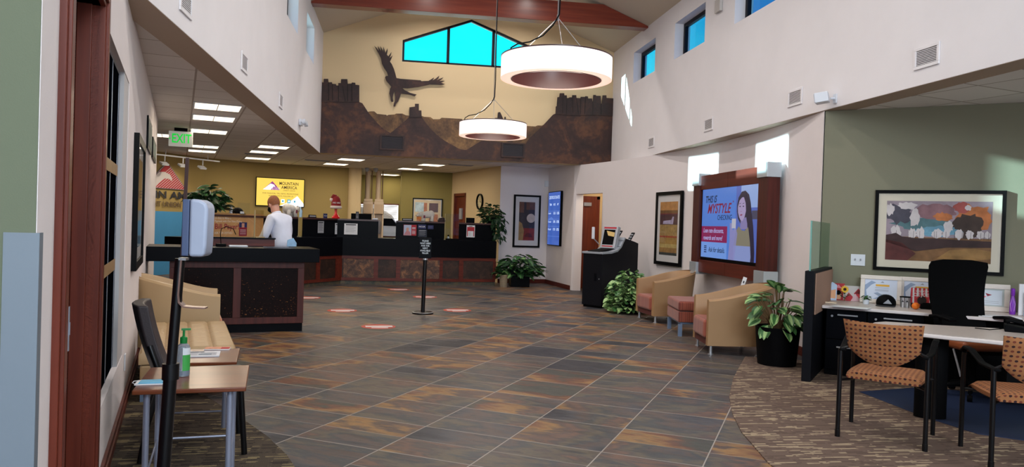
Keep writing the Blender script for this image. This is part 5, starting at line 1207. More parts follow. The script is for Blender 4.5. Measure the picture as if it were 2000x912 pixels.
def art_land(b, x0, x1, z0, z1, y):
    W_, H_ = x1-x0, z1-z0; rg = random.Random(3)
    P = lambda u, v, k=0: (x0+W_*u, y-.0003*k, z0+H_*v)
    b.use(amat('storm', (150, 136, 146), .25, 5)).face(rect(x0, x1, z0+H_*.4, z1, y)); b.use(amat('field', (122, 88, 56), .4, 7)).face(rect(x0, x1, z0, z0+H_*.4, y))
    def blob(m, u, v, ru, rv, k, sd_):
        rg.seed(sd_); n = 22; b.use(m).face([P(min(1, max(0, u+ru*math.cos(2*PI*i/n)*rg.uniform(.75, 1.15))), min(1, max(0, v+rv*math.sin(2*PI*i/n)*rg.uniform(.7, 1.2))), k) for i in range(n)])
    blob(amat('teal_sky', (84, 118, 124)), .36, .62, .30, .13, 1, 1); blob(amat('slate_cloud', (74, 72, 84)), .12, .78, .14, .16, 2, 2); blob(amat('mauve', (140, 104, 110)), .48, .84, .2, .13, 2, 3)
    blob(amat('orange_cloud', (184, 112, 66), .3), .84, .74, .17, .22, 3, 4); blob(amat('dark_cloud', (66, 52, 46), .3), .78, .62, .14, .20, 4, 5); blob(amat('rose', (162, 82, 76)), .72, .9, .08, .09, 5, 6); blob(amat('orange_cloud', (184, 112, 66)), .55, .74, .09, .08, 5, 7)
    Wt = amat('white_cloud', (206, 198, 198), .1)
    for i, (u, v, ru, rv) in enumerate(((.03, .85, .05, .10), (.2, .92, .1, .06), (.28, .72, .05, .16), (.78, .9, .03, .05), (.6, .58, .05, .10))): blob(Wt, u, v, ru, rv, 6, 10+i)
    blob(amat('blue_hill', (104, 150, 172)), .5, .5, .22, .09, 5, 20)
    for i, (u, w_, h_) in enumerate(((.1, .09, .24), (.26, .07, .17), (.34, .07, .22), (.5, .09, .16), (.58, .06, .13), (.7, .07, .17), (.8, .06, .14), (.9, .06, .14), (.96, .05, .12))): blob(Wt, u, .46, w_*.62, h_*.5, 8, 30+i)
    b.use(amat('dark_field', (58, 40, 40), .4, 7)).face([P(0, .30, 9), P(.0, .42, 9), (P(.1, .46, 9)), P(.16, .40, 9), P(.3, .38, 9), P(.5, .385, 9), P(.7, .37, 9), P(1, .36, 9), P(1, .26, 9), P(.6, .24, 9), P(.3, .16, 9)])
    b.use(amat('red_earth', (92, 46, 44), .4, 7)).face([P(0, 0, 9), P(0, .34, 9), P(.16, .30, 9), P(.3, .12, 9), P(.22, 0, 9)]); b.use(amat('gold_field', (148, 112, 66), .35, 7)).face([P(.5, .05, 10), P(.62, .2, 10), P(.85, .24, 10), P(1, .2, 10), P(1, .08, 10), P(.8, .03, 10)])
    b.use(mat('trunk_dark', (50, 38, 40), .8))
    for u in (.1, .27, .33, .47, .49, .58, .66, .73, .81, .90, .93, .97): b.face([P(u, .38, 11), P(u+.003, .38, 11), P(u+.004, .5, 11), P(u+.001, .5, 11)])
PG, QG = (G0.x, G0.y), (G0.x+GB.x, G0.y+GB.y)
framed('framed_landscape', 'large black-framed landscape painting of clouds on the sage wall', PG, QG,   .54, 1.735, 1.067, 1.931, .035, (.08, .08), art_land, .03, matb=MATB)
A0_, A1_ = (arc(13.27), 13.27), (arc(12.28), 12.28)
framed('framed_stripes', 'tall black-framed picture of brown and gold bands beside the screen frame', A0_, A1_, 0, .99, .80, 2.11, .06, (.10, .12), art_bands, .04, off=.012)
framed('framed_abstract', 'tall black-framed abstract with pale disc above the square planter', PW, PD, .352, 1.055, .885, 2.187, .045, (.10, .13), art_abs, .035)
def art_office(b, x0, x1, z0, z1, y):
    W_, H_ = x1-x0, z1-z0; P = lambda u0, u1, v0, v1, k: [(x0+W_*u0, y-.0004*k, z0+H_*v0), (x0+W_*u1, y-.0004*k, z0+H_*v0), (x0+W_*u1, y-.0004*k, z0+H_*v1), (x0+W_*u0, y-.0004*k, z0+H_*v1)]
    b.use(amat('cream_mount', (206, 186, 150), .05)).face(P(0, 1, 0, 1, 0)); b.use(amat('office_reflection', (176, 196, 206), .3, 12)).face(P(.03, .36, .5, .9, 1)); b.use(amat('orange_block', (176, 104, 52))).face(P(.36, .48, .5, .88, 1)); b.use(amat('maroon_block', (84, 44, 32), .5, 30)).face(P(.56, .9, .5, .88, 1)); b.use(amat('orange_block', (176, 104, 52))).face(P(.1, .4, .02, .42, 1)); b.face(P(.56, .9, .02, .42, 1))  # the pale blue block paints the office mirrored in the picture glass
framed('framed_squares', 'black-framed picture of coloured squares on the olive wall behind the bear', (.08, 21.6), PB, .34, 1.19, 1.33, 2.115, .03, (.02, .02), art_office, .035)
# left wall: large frame plus pair of small plaques
SL0, SL1 = tuple(lw(0)[:2]), tuple(lw(1)[:2])
framed('framed_picture', 'deep black-framed picture on the left wall before the armchair', SL0, SL1, .90, 2.15, .96, 2.06, .07, (.10, .10), lambda b, x0, x1, z0, z1, y: (b.use(amat('amber', (150, 118, 70))).face(rect(x0, x1, z0, z1, y)), b.use(amat('sea', (80, 120, 150))).face(rect(x0, x1, z0, z0+(z1-z0)*.3, y-.0003))), .04)
for k, (u0, u1, z0, z1) in enumerate(((3.15, 4.2, 2.12, 2.47), (4.7, 6.0, 2.13, 2.39))):
    g = thing('wall_plaque', ['black-edged plaque high on the left wall, nearer one', 'black-edged plaque high on the left wall, farther one'][k], 'plaque', lw(u0, 0, z0), LANG, 'plaques on the left wall')
    b = B(); b.box(0, u1-u0, -.02, -.001, 0, z1-z0); b.build('board', FRAMEB, g, bevel=.003)
    for q in range(3):
        x = (u1-u0)*(q+.1)/3; b = B(); b.box(x, x+(u1-u0)*.27, -.023, -.0205, .04, z1-z0-.04); b.build('certificate', mat('green_grey_print', (110, 124, 118), .6), g)

# ------------------------------------------------------------ clock, displays, small wall devices
g = thing('wall_clock', 'round black-rimmed wall clock above the trailing plant', 'clock', (PB[0]+.318*1.94, PB[1]-.961*2.07, 2.02), M_)
c_ = onV(938.5, 394, PB, PW); g.location = (c_.x, c_.y, c_.z)
CM_ = Matrix.Rotation(R(90), 4, 'X')
b = B(); b.lathe([(.17, .002), (.21, .002), (.21, .045), (.19, .05), (.17, .03), (.17, .002)], n=40, M=CM_); b.build('rim', FRAMEB, g, smooth=1)
b = B(); b.lathe([(0, .012), (.17, .012)], n=40, M=CM_); b.build('dial', mat('clock_face', (206, 190, 150), .6), g)
b = B(); 
for k in range(12): a = 2*PI*k/12; b.box(-.006, .006, -.016, -.0125, .13, .155, Matrix.Rotation(a, 4, 'Y'))
b.build('hour_marks', INK, g)
for a, l_ in ((R(100), .09), (R(2), .13)):
    b = B(); b.box(-.006, .006, -.02, -.0165, -.01, l_, Matrix.Rotation(a, 4, 'Y')); b.build('hand', BLACKM, g)
SB = scr('rates_blue', (56, 92, 178), 1.0); SB2 = scr('rates_light', (92, 126, 204), 1.0); SWT = mat('rates_text', (200, 220, 250), .4, emit=1.0)
u0 = (Vector((3.755, 18.27))-Vector(PD)).length
g, W_, H_ = screen_thing('rates_display', 'tall narrow blue screen of certificate rates left of the doorway', PD, PE, .22, 1.17, .965, 2.275)
b = B(); b.use(SB).face(rect(.02, W_-.02, .02, H_-.02, -.0615)); b.use(SB2)
for z in (.22, .46, .63, .83): b.face(rect(.02, W_-.02, z, z+.012, -.062))
b.face([(.02, -.062, .62), (.3, -.062, .70), (.5, -.062, .62)]); b.build('slide', None, g, recalc=False)
b = B(); b.text('CERTIFICATE RATES', W_/2, 1.16, .105, -.0625, 'CENTER', .86, 0, .012)
for x, t in ((.2, 'TERM'), (.5, 'RATE'), (.76, 'APY')): b.text(t, x, .99, .075, -.0625, 'CENTER', .9, 0, .01)
for z, t in ((.78, ('6 month', '0.35%', '0.35%')), (.575, ('12 month', '0.70%', '0.70%')), (.39, ('18 month', '0.75%', '0.75%'))):
    b.text(t[0], .04, z, .07, -.0625, 'LEFT', .9, 0, .01); b.text(t[1], .52, z, .08, -.0625, 'CENTER', .9, 0, .01); b.text(t[2], .79, z, .085, -.0625, 'CENTER', .9, 0, .015)
b.text('Great rates', W_/2, .09, .05, -.0625, 'CENTER', 1, 0, .01) if False else None
b.build('lettering', SWT, g, recalc=False)
b = B(); b.box(-.05, .05, -.05, -.001, -.075, .075); c_ = onV(1070, 359, PW, PD); tag(b.build('motion_sensor', WHITEP, loc=(c_.x-.04, c_.y, c_.z), rot=ang(PW, PD), bevel=.01), 'small white motion sensor between the abstract picture and blue screen', 'sensor')
vl = bpy.data.lights.new('vestibule_light', 'AREA'); vo = bpy.data.objects.new('vestibule_light', vl); COL.objects.link(vo); vl.size = .5; vl.energy = 14; vl.color = (1, .86, .66); vo.location = (4.75, 16.2, 2.58)
c_ = onY(1171, 476, 17.12); b = B(); b.box(-.04, .04, -.01, -.001, -.06, .06); tag(b.build('light_switch', mat('switch_ivory', (214, 196, 160), .5), loc=(4.86, 17.12, c_.z), bevel=.003), 'ivory light switch inside the doorway recess', 'light switch')
g = thing('light_switch', 'white double toggle switch plate on the sage wall', 'light switch', gw(.315, 0, 1.10), GANG)
b = B(); b.box(0, .145, -.008, -.001, 0, .125); b.build('cover_plate', WHITEP, g, bevel=.003)
for x in (.045, .1):
    b = B(); b.box(x-.006, x+.006, -.02, -.0085, .055, .078); b.build('toggle', GREY, g)
p = lw(.40, 0, .33); b = B(); b.box(-.04, .04, -.01, -.001, -.06, .06); tag(b.build('wall_outlet', WHITEP, loc=p, rot=LANG, bevel=.003), 'white outlet plate low on the left wall beneath the dark window', 'outlet')
g = thing('corner_guard', 'translucent grey plastic guard on the wall corner beside the door', 'corner guard', lw(-3.43, .002), LANG)
b = B(); b.box(-.004, .05, -.006, -.001, .0, 1.36); b.box(-.010, -.006, -.006, .075, 0, 1.36); b.build('guard', mat('guard_plastic', (112, 122, 132), .5), g)

# ------------------------------------------------------------ big screen in its cherry frame
FA = (4.66, 11.50); FB = (4.60, 8.93)
g = thing('framed_screen', 'very large wall screen in a cherry frame with silver corner blocks', 'screen', (4.685, 11.50, .76), ang((4.685, 11.50), (4.62, 8.93)))
FW, FH = 2.57, 1.56
for x0, x1 in ((0, .26), (FW-.26, FW)):
    b = B(); b.box(x0, x1, 0, .17, .18, FH-.18); b.build('side_column', CHERRY, g, bevel=.004)
for x0, x1 in ((.26, FW/2-.003), (FW/2+.003, FW-.26)):
    for z0, z1 in ((FH-.25, FH-.03), (.03, .22)):
        b = B(); b.box(x0, x1, .02, .17, z0, z1); b.build('cross_panel', CHERRY_H, g, bevel=.004)
b = B(); b.box(.26, FW-.26, .10, .18, .2, FH-.2); b.build('backing', mat('dark_backing', (30, 16, 16), .5), g)
ALU = mat('satin_aluminium', (196, 206, 214), .32, .55)
for x in (-.02, FW-.27):
    for z in (-.01, FH-.18):
        b = B(); b.box(x, x+.29, -.02, .175, z, z+.19); b.build('corner_block', ALU, g, bevel=.004)
b = B(); b.box(.28, FW-.28, .04, .10, .24, 1.34); b.build('screen_case', BLACK, g, bevel=.006)
X0, X1, Z0_, Z1_ = .31, FW-.31, .27, 1.315
EW = .78
def em(n, c, s=EW): return scr('screen_'+n, c, s)
b = B(); SW_, SH_ = X1-X0, Z1_-Z0_
def S(u, v, k=0): return (X0+SW_*u, .0385-.0004*k, Z0_+SH_*v)
def SR(u0, u1, v0, v1, k): return [S(u0, v0, k), S(u1, v0, k), S(u1, v1, k), S(u0, v1, k)]
b.use(em('sky', (84, 130, 216))).face(SR(0, .64, 0, 1, 0)); b.use(em('office', (84, 106, 190))).face(SR(.64, 1, 0, 1, 0)); b.use(em('band', (136, 24, 84))).face(SR(0, .50, .225, .455, 1)); b.use(em('pale', (116, 158, 232))).face(SR(.0, .50, 0.0, .225, 1))
b.use(em('desk', (70, 70, 96))).face(SR(.9, 1, .55, .66, 1)); b.use(em('shelf', (150, 176, 230))).face(SR(.72, 1, .7, 1, 1))
b.use(em('hairback', (46, 40, 62))).face([S(u, v, 3) for u, v in ((.66, .74), (.68, .84), (.73, .915), (.79, .925), (.85, .87), (.88, .76), (.90, .62), (.93, .46), (.945, .30), (.96, .12), (.96, .0), (.90, .0), (.885, .2), (.87, .34), (.80, .42), (.72, .5), (.68, .56), (.66, .66))])
b.use(em('neck', (136, 128, 178))).face([S(u, v, 4) for u, v in ((.72, .42), (.84, .42), (.83, .58), (.73, .56))])
b.use(em('face', (172, 156, 198))).face([S(u, v, 5) for u, v in ((.675, .70), (.685, .80), (.72, .86), (.77, .84), (.80, .76), (.81, .66), (.79, .58), (.755, .525), (.725, .54), (.70, .58), (.68, .64))])
b.use(em('top', (134, 128, 110))).face([S(u, v, 6) for u, v in ((.62, .20), (.66, .40), (.70, .46), (.75, .405), (.80, .40), (.86, .46), (.91, .40), (.92, .20))])
b.use(em('arm', (140, 140, 196))).face([S(u, v, 6) for u, v in ((.53, .0), (.64, .0), (.68, .36), (.65, .44), (.60, .40), (.60, .5), (.545, .5), (.55, .25))]); b.use(em('skirt', (140, 154, 208))).face([S(u, v, 6) for u, v in ((.62, .0), (.90, .0), (.92, .20), (.62, .20))])
b.use(em('hairlock', (42, 36, 58))).face([S(u, v, 7) for u, v in ((.82, .78), (.86, .84), (.885, .72), (.91, .56), (.93, .40), (.95, .2), (.955, .02), (.91, .03), (.89, .25), (.86, .42), (.83, .52), (.81, .62))])
b.face([S(u, v, 7) for u, v in ((.67, .70), (.68, .84), (.73, .91), (.80, .90), (.83, .80), (.79, .84), (.74, .84), (.70, .80))])
b.use(em('cup', (190, 190, 206))).face(SR(.58, .65, .43, .56, 7)); b.use(em('eye', (50, 42, 70)))
for u in (.70, .755): b.face([S(u, .715, 8), S(u+.022, .712, 8), S(u+.02, .727, 8), S(u+.004, .73, 8)]); b.face([S(u-.004, .75, 8), S(u+.024, .76, 8), S(u+.024, .767, 8), S(u-.002, .758, 8)])
b.use(em('lips', (140, 60, 96))).face([S(u, v, 8) for u, v in ((.712, .605), (.735, .595), (.76, .612), (.735, .62))]); b.face([S(.722, .655, 8), S(.735, .65, 8), S(.737, .66, 8)])
b.build('slide', None, g, recalc=False)
TX = lambda b, s, u, v, h, **k: b.text(s, X0+SW_*u, Z0_+SH_*v, SH_*h, .0385-.0004*6, k.get('al', 'LEFT'), k.get('xs', 1), k.get('sh', .25), k.get('bo', .012))
b = B(); TX(b, 'THIS IS', .06, .84, .14, xs=.98, sh=.3, bo=.018); TX(b, 'CHECKING', .31, .575, .10, xs=.98, sh=.1, bo=.004); TX(b, 'Ask for details.', .155, .115, .10, xs=.96, sh=.25, bo=.012); b.build('dark_lettering', em('text_dark', (24, 22, 50), .1), g, recalc=False)
b = B(); TX(b, 'MYSTYLE', .11, .70, .19, xs=1.05, sh=.35, bo=.02); TX(b, 'TM', .575, .79, .035); b.build('script_lettering', em('text_red', (160, 24, 70), .5), g, recalc=False)
b = B(); TX(b, 'Loan rate discounts,', .04, .39, .092, xs=.98, sh=.25); TX(b, 'rewards and more!', .04, .285, .092, xs=.98, sh=.25); b.build('pale_lettering', em('text_pale', (176, 180, 236), .8), g, recalc=False)
b = B(); b.use(em('badge', (30, 50, 130), .3)); 
for v in (.07, .10, .13, .155): b.face(SR(.065, .115, v, v+.014, 3))
b.build('badge', None, g, recalc=False)

# ------------------------------------------------------------ self-service kiosk
kd = Vector((.81, .59)).normalized(); g = thing('coin_kiosk', 'black self-service kiosk with curved silver console and tilted screen', 'kiosk', (3.60, 12.87, 0), math.atan2(kd.y, kd.x))
Wk = .44; prof = [(0, .04), (1.06, .04), (1.06, 1.16), (.95, 1.19), (.66, 1.25), (.60, 1.19), (.53, 1.08), (.42, 1.005), (.25, .97), (0, .96)]
b = B(); b.slab(prof, 0, Wk); b.build('cabinet', mat('kiosk_black', (18, 19, 24), .4, spec=.12), g, bevel=.006)
b = B(); b.box(.02, 1.04, .02, Wk-.02, 0, .04); b.build('plinth', BLACKM, g)
top = [(-.02, .962), (.25, .972), (.42, 1.007), (.53, 1.082), (.60, 1.192), (.65, 1.256)]
b = B()
for (x0, z0), (x1, z1) in zip(top, top[1:]):
    b.slab([(x0, z0), (x1, z1), (x1-.012, z1+.035), (x0, z0+.035)] if z1-z0 < .05 else [(x0, z0), (x1, z1), (x1-.035, z1+.012), (x0-.03, z0+.02)], -.015, Wk+.015)
bmesh.ops.remove_doubles(b.bm, verts=b.bm.verts, dist=.004); b.build('console_rim', mat('console_silver', (170, 176, 186), .35, .4), g, bevel=.004)
b = B(); b.slab([(.02, 1.0), (.40, 1.045), (.42, 1.06), (.02, 1.012)], .08, Wk-.08); b.build('coin_tray', BLACKM, g, bevel=.003)
SM = Matrix.Translation((.43, Wk/2, 1.05)) @ Matrix.Rotation(R(14), 4, 'Y') @ Matrix.Rotation(R(-90), 4, 'Z')
b = B(); b.box(-.17, .17, -.04, .05, 0, .42, SM); b.build('screen_housing', mat('console_silver2', (176, 180, 188), .35, .4), g, bevel=.012)
b = B(); b.use(BLACKM).face([SM @ Vector(v) for v in rect(-.125, .125, .07, .35, -.041)]); b.use(RED).face([SM @ Vector(v) for v in rect(-.14, .14, .37, .40, -.041)]); b.face([SM @ Vector(v) for v in rect(-.12, .12, .03, .05, -.041)])
b.use(mat('kiosk_slide', (190, 160, 100), .3, emit=.2)).face([SM @ Vector(v) for v in [(-.07, -.042, .33), (.12, -.042, .30), (.12, -.042, .22), (-.02, -.042, .24)]]); b.build('screen', None, g, recalc=False)
b = B(); b.box(.42, .62, -.06, -.015, 1.24, 1.40) if False else b.box(.30, .34, Wk+.02, Wk+.07, 1.22, 1.44); b.build('handset', WHITEP, g, bevel=.01)
b = B(); b.tube([(.34, Wk+.04, 1.22), (.45, Wk, 1.12)], .01); b.build('handset_arm', GREY, g)
b = B(); b.box(-.006, 0, .12, .17, .48, .62); b.build('coin_slot', BLACK, g); b = B(); b.lathe([(0, 0), (.01, 0), (.01, .006), (0, .006)], n=12, M=Matrix.Translation((-.0, .06, .52)) @ Matrix.Rotation(R(-90), 4, 'Y')); b.build('lock', STEEL, g)
for k, (x, y) in enumerate(((.86, .28), (1.00, .10))):
    b = B(); Mx = Matrix.Translation((x-.12, y, 1.22-.03*k)) @ Matrix.Rotation(R(-48), 4, 'Y'); b.box(0, .22, -.035, .035, -.008, .008, Mx)
    rk = b.build('leaflet_rack', BLACKM, g); b = B()
    for q in range(3): b.box(.03+.06*q, .06+.06*q, -.028, .028, .0085, .0105, Mx)
    b.build('leaflet', GREY, rk)

# ------------------------------------------------------------ tub armchairs
def tub_chair(label, loc, rot, fab, tan=TAN, hb=.83, W=.75, D=.80, group='tan tub armchairs'):
    g = thing('tub_armchair', label, 'armchair', loc, rot, group)
    hw = W/2; n = 28; th = .085
    def curve(t, off, z=0):       # t 0..1 around the U, front arm tip to front arm tip
        a = hw-off; yf = -D/2; yb = D/2-a*.95-off*.05
        La = yb-yf; Lc = PI*a*.95; T = 2*La+Lc; s_ = t*T
        if s_ < La: return (-a, yf+s_)
        if s_ > La+Lc: return (a, yf+(T-s_))
        ph = (s_-La)/Lc*PI; return (-a*math.cos(ph), yb+a*.95*math.sin(ph))
    b = B(); rings = []
    for i in range(n+1):
        t = i/n; k = math.sin(PI*t); top = .635+(hb-.635)*(k**1.6)
        ox, oy = curve(t, 0); ix, iy = curve(t, th); fl = .05*k**2
        o_ = Vector((ox, oy, 0)); dr = (o_-Vector((ix, iy, 0))).normalized() if k > .02 else Vector((math.copysign(1, ox), 0, 0))
        bot = Vector((ox, oy, 0))-dr*.03*k
        ring = [(bot.x, bot.y, .105), (ox+dr.x*fl, oy+dr.y*fl, top-.02), (ox+dr.x*(fl-.02), oy+dr.y*(fl-.02), top), (ix+dr.x*(fl+.015), iy+dr.y*(fl+.015), top), (ix+dr.x*fl, iy+dr.y*fl, top-.02), (ix, iy, .30), (ix, iy, .105)]
        rings.append([b.bm.verts.new(v) for v in ring])
    for a, c in zip(rings, rings[1:]):
        for k in range(7): b._f([a[k], a[(k+1) % 7], c[(k+1) % 7], c[k]])
    b._f(rings[0]); b._f(rings[-1][::-1]); b.build('shell', tan, g, smooth=1, bevel=.012)
    b = B(); b.box(-hw+th+.004, hw-th-.004, -D/2-.03, D/2-.16, .175, .40); b.build('seat_cushion', fab, g, bevel=.045, seg=4)
    b = B(); b.box(-hw+th+.002, hw-th-.002, -D/2+.005, D/2-.18, .105, .17); b.build('seat_rail', mat('maroon_rail', (92, 40, 36), .8), g)
    for x in (-1, 1):
        for y in (-D/2+.05, D/2-.22):
            b = B(); b.lathe([(0, 0), (.032, 0), (.032, .008), (.019, .012), (.017, .10), (0, .10)], (x*(hw-.045), y, 0), 16); b.build('leg', STEEL, g, smooth=1)
    return g
tub_chair('tan tub armchair with striped seat near the pale green plant', (4.26, 11.37, .0), -PI/2+R(3), STRIPE, D=.76, hb=.80)
tub_chair('tan tub armchair seen from its side behind the black round planter', (4.04, 8.50, .0), -PI/2-R(9), STRIPE, D=.82, W=.72)
ap = Vector((-1.72, 7.85, 0)); an = R(15.15)+PI/2
pc = ap-Vector((LE.x, LE.y, 0))*.40+Vector((LD.x, LD.y, 0))*.36
tub_chair('pale tan tub armchair with faded striped seat before the greeter desk', pc, an, STRIPE2, TAN2, .83, .73, .80)

# striped ottoman between the right armchairs
od = ang((3.776, 9.634), (3.913, 10.432)); g = thing('striped_ottoman', 'red striped square ottoman on grey metal legs between tan armchairs', 'ottoman', (3.776, 9.634, 0), od-PI/2)
b = B(); b.box(.0, .60, 0, .81, .19, .335); b.build('base_cushion', STRIPE, g, bevel=.012); b = B(); b.box(-.005, .605, -.005, .815, .34, .475); b.build('top_cushion', STRIPE, g, bevel=.03, seg=3)
GM = mat('grey_leg_metal', (122, 142, 172), .4, .3)
b = B(); b.box(.03, .57, .03, .78, .165, .19); b.build('rail', GM, g)
for x in (.03, .57):
    for y in (.03, .78):
        b = B(); b.box(x-.03 if x > .1 else x-.025, x+.025, y-.025, y+.025, 0, .166); b.build('leg', GM, g)
# side table with leaflets
g = thing('side_table', 'small dark-topped side table with thin metal legs between ottoman and near armchair', 'side table', (4.02, 9.06, 0), R(-8))
b = B(); b.box(-.02, .40, -.02, .40, .53, .555); b.build('table_top', mat('mahogany_top', (70, 24, 24), .3), g, bevel=.004)
for x in (.015, .37):
    for y in (.03, .35):
        b = B(); b.tube([(x, y, 0), (x, y, .53)], .011, 10); b.build('leg', STEEL, g, smooth=1)
b = B(); b.tube([(.015, .03, .35), (.37, .35, .10)], .006, 6); b.tube([(.37, .03, .35), (.015, .35, .10)], .006, 6); b.build('cross_brace', STEEL, g)
g = thing('magazine', 'open white magazine on the small dark side table', 'magazine', (4.12, 9.2, .557), .5)
b = B(); b.box(-.13, .0, -.1, .1, 0, .006); b.box(.003, .13, -.1, .1, 0, .006); b.build('pages', PAPER, g); b = B(); b.box(-.11, -.02, -.08, .0, .0063, .007); b.box(.02, .11, -.02, .08, .0063, .007); b.build('print', INK, g)
g = thing('slim_sign', 'narrow white strip sign standing tilted behind the near armchair', 'sign', (4.40, 9.18, .557), -PI/2+R(40))
b = B(); Mx = Matrix.Rotation(R(14), 4, 'Y') @ Matrix.Rotation(R(-6), 4, 'X'); b.box(-.025, .025, -.004, .004, 0, .30, Mx); b.build('strip', PAPER, g); b = B(); b.box(-.012, .012, -.006, -.0045, .03, .09, Mx); b.box(-.012, .012, -.006, -.0045, .13, .17, Mx); b.box(-.008, .008, -.006, -.0045, .22, .25, Mx); b.build('print', INK, g)

# ------------------------------------------------------------ left seating group
g = thing('tufted_bench', 'tan quilted vinyl bench on silver feet along the left wall', 'bench', (-1.21, 6.13, 0), R(15.15))
b = B(); b.box(-.68, 0, 0, 1.50, .14, .285); b.build('base_cushion', TAN2, g, bevel=.02)
b = B(); nx, ny = 32, 64; W_, L_ = .69, 1.51; vs = []
for j in range(ny+1):
    row = []
    for i in range(nx+1):
        x = -W_+W_*i/nx; y = L_*j/ny; u = (x % (W_/4))/(W_/4); v = (y % (L_/6))/(L_/6); z = .415-.014*(math.exp(-((min(u, 1-u))/.06)**2)) - .006*math.exp(-((min(v, 1-v))/.05)**2)
        e = min(i, nx-i, 1e9)/nx*W_; f = min(j, ny-j)/ny*L_; z -= .03*max(0, 1-min(e, f)/.03)**2; row.append(b.bm.verts.new((x, y, z)))
    vs.append(row)
for j in range(ny):
    for i in range(nx): b._f([vs[j][i], vs[j][i+1], vs[j+1][i+1], vs[j+1][i]])
bd = [vs[0][i] for i in range(nx+1)]+[vs[j][nx] for j in range(1, ny+1)]+[vs[ny][i] for i in range(nx-1, -1, -1)]+[vs[j][0] for j in range(ny-1, 0, -1)]
lo = [b.bm.verts.new((v.co.x, v.co.y, .29)) for v in bd]
for i in range(len(bd)): j = (i+1) % len(bd); b._f([bd[i], bd[j], lo[j], lo[i]])
b.build('quilted_top', TAN2, g, smooth=1)
for x in (-.64, -.05):
    for y in (.05, 1.45):
        b = B(); b.box(x-.035, x+.035, y-.03, y+.03, 0, .141); b.build('leg', GM, g)
def low_table(label, loc, rot, W_, D_, H_, group='wood-topped nesting tables'):
    g = thing('nesting_table', label, 'side table', loc, rot, group)
    b = B(); b.box(0, W_, 0, D_, H_-.022, H_); b.build('table_top', TABLEW, g, bevel=.005)
    SM_ = mat('silver_leg_paint', (138, 142, 160), .4, .4)
    for x in (.055, W_-.075):
        for y in (.07, D_-.10):
            b = B(); b.tube([(x, y, .008), (x, y, H_-.022)], .0145, 14); b.build('leg', SM_, g, smooth=1)
    b = B()
    for z, y in ((H_*.26, .07), (H_*.40, D_-.10)): b.tube([(.055, y, z), (W_-.075, y, z)], .006, 8)
    b.tube([(.055, .07, H_*.26), (.055, D_-.1, H_*.40)], .005, 6); b.tube([(W_-.075, .07, H_*.26), (W_-.075, D_-.1, H_*.40)], .005, 6); b.build('stretcher', SM_, g)
    return g
low_table('nearer and taller wood-topped table holding masks and sanitizer', (-1.19, 3.69, 0), R(9), .50, .57, .60)
low_table('lower wood-topped table with newspapers before the tan bench', (-1.535, 5.10, 0), R(9), .52, .54, .46)
# brown guest chair
g = thing('guest_chair', 'brown leather guest chair with black tube legs by the left wall', 'chair', (-1.21, 4.80, .008), R(15.15)+PI/2)
b = B(); b.box(-.23, .23, -.31, .15, .40, .455); b.build('seat', BROWNL, g, bevel=.025, seg=3)
b = B()
rows = []
for i in range(9):
    t = i/8; z = .49+.40*t; y = .12+.115*t+.012*math.sin(PI*t); rows.append([b.bm.verts.new((x, y+dy+.03*(1-(x/.22)**2), z)) for x, dy in ((-.22, 0), (-.11, 0), (0, 0), (.11, 0), (.22, 0), (.215, .06), (.11, .068), (0, .07), (-.11, .068), (-.215, .06))])
for a, c in zip(rows, rows[1:]):
    for k in range(10): b._f([a[k], a[(k+1) % 10], c[(k+1) % 10], c[k]])
b._f(rows[0]); b._f(rows[-1][::-1]); b.build('backrest', BROWNL, g, bevel=.012)
for x in (-.235, .235):
    b = B(); b.tube([(x, -.30, 0), (x, -.27, .40)], .017, 12); b.build('leg', BLACKMET, g, smooth=1)
    b = B(); b.tube([(x, .26, 0), (x, .225, .22), (x, .17, .42), (x, .175, .52), (x*.9, .225, .66)], .017, 12); b.build('leg', BLACKMET, g, smooth=1)
b = B(); b.tube([(-.235, -.27, .39), (.235, -.27, .39)], .012); b.tube([(-.235, .17, .39), (.235, .17, .39)], .012); b.tube([(-.235, -.27, .39), (-.235, .17, .39)], .012); b.tube([(.235, -.27, .39), (.235, .17, .39)], .012); b.build('seat_frame', BLACKMET, g)
# sanitizer bottle, masks, papers
def onT(px, py, z): q = onZ(px, py, z); return (q.x, q.y, z+.001)
g = thing('sanitizer_bottle', 'clear pump bottle of hand sanitizer with green top on the near table', 'bottle', onT(357, 734, .60), R(20))
b = B(); b.lathe([(0, 0), (.031, 0), (.033, .01), (.033, .135), (.028, .155), (.014, .168), (.014, .175)], n=28); b.build('bottle_body', mat('bottle_plastic', (196, 210, 224), .15, trans=.75), g, smooth=1)
b = B(); b.lathe([(0, .004), (.028, .004), (.029, .03), (0, .03)], n=24); b.build('gel', mat('gel', (176, 200, 220), .1, trans=.6), g, smooth=1)
b = B(); b.lathe([(.0165, .166), (.0175, .17), (.0175, .196), (.010, .20), (.006, .203), (.006, .235), (0, .235)], n=20); b.box(-.012, .032, -.007, .007, .232, .242); b.build('pump', mat('green_plastic', (16, 120, 52), .35), g, smooth=1)
b = B()
for a0, a1, z0, z1, m in ((-1.75, -.35, .03, .11, mat('green_label', (60, 160, 72), .5)), (-1.75, -.35, .11, .145, mat('label_white', (214, 220, 226), .5))):
    b.use(m)
    for k in range(8):
        p, q = a0+(a1-a0)*k/8, a0+(a1-a0)*(k+1)/8; r_ = .0336; b.face([(r_*math.cos(p), r_*math.sin(p), z0), (r_*math.cos(q), r_*math.sin(q), z0), (r_*math.cos(q), r_*math.sin(q), z1), (r_*math.cos(p), r_*math.sin(p), z1)])
b.build('label', None, g)
g = thing('face_masks', 'light blue pleated face mask lying on the near table', 'face mask', onT(299, 748, .60), R(8))
b = B(); b.box(-.062, .07, -.045, .045, 0, .006); b.box(-.055, .065, -.035, .035, .006, .010); b.build('mask_body', mat('mask_blue', (120, 186, 216), .8, bump=.4, bscale=60), g, bevel=.003)
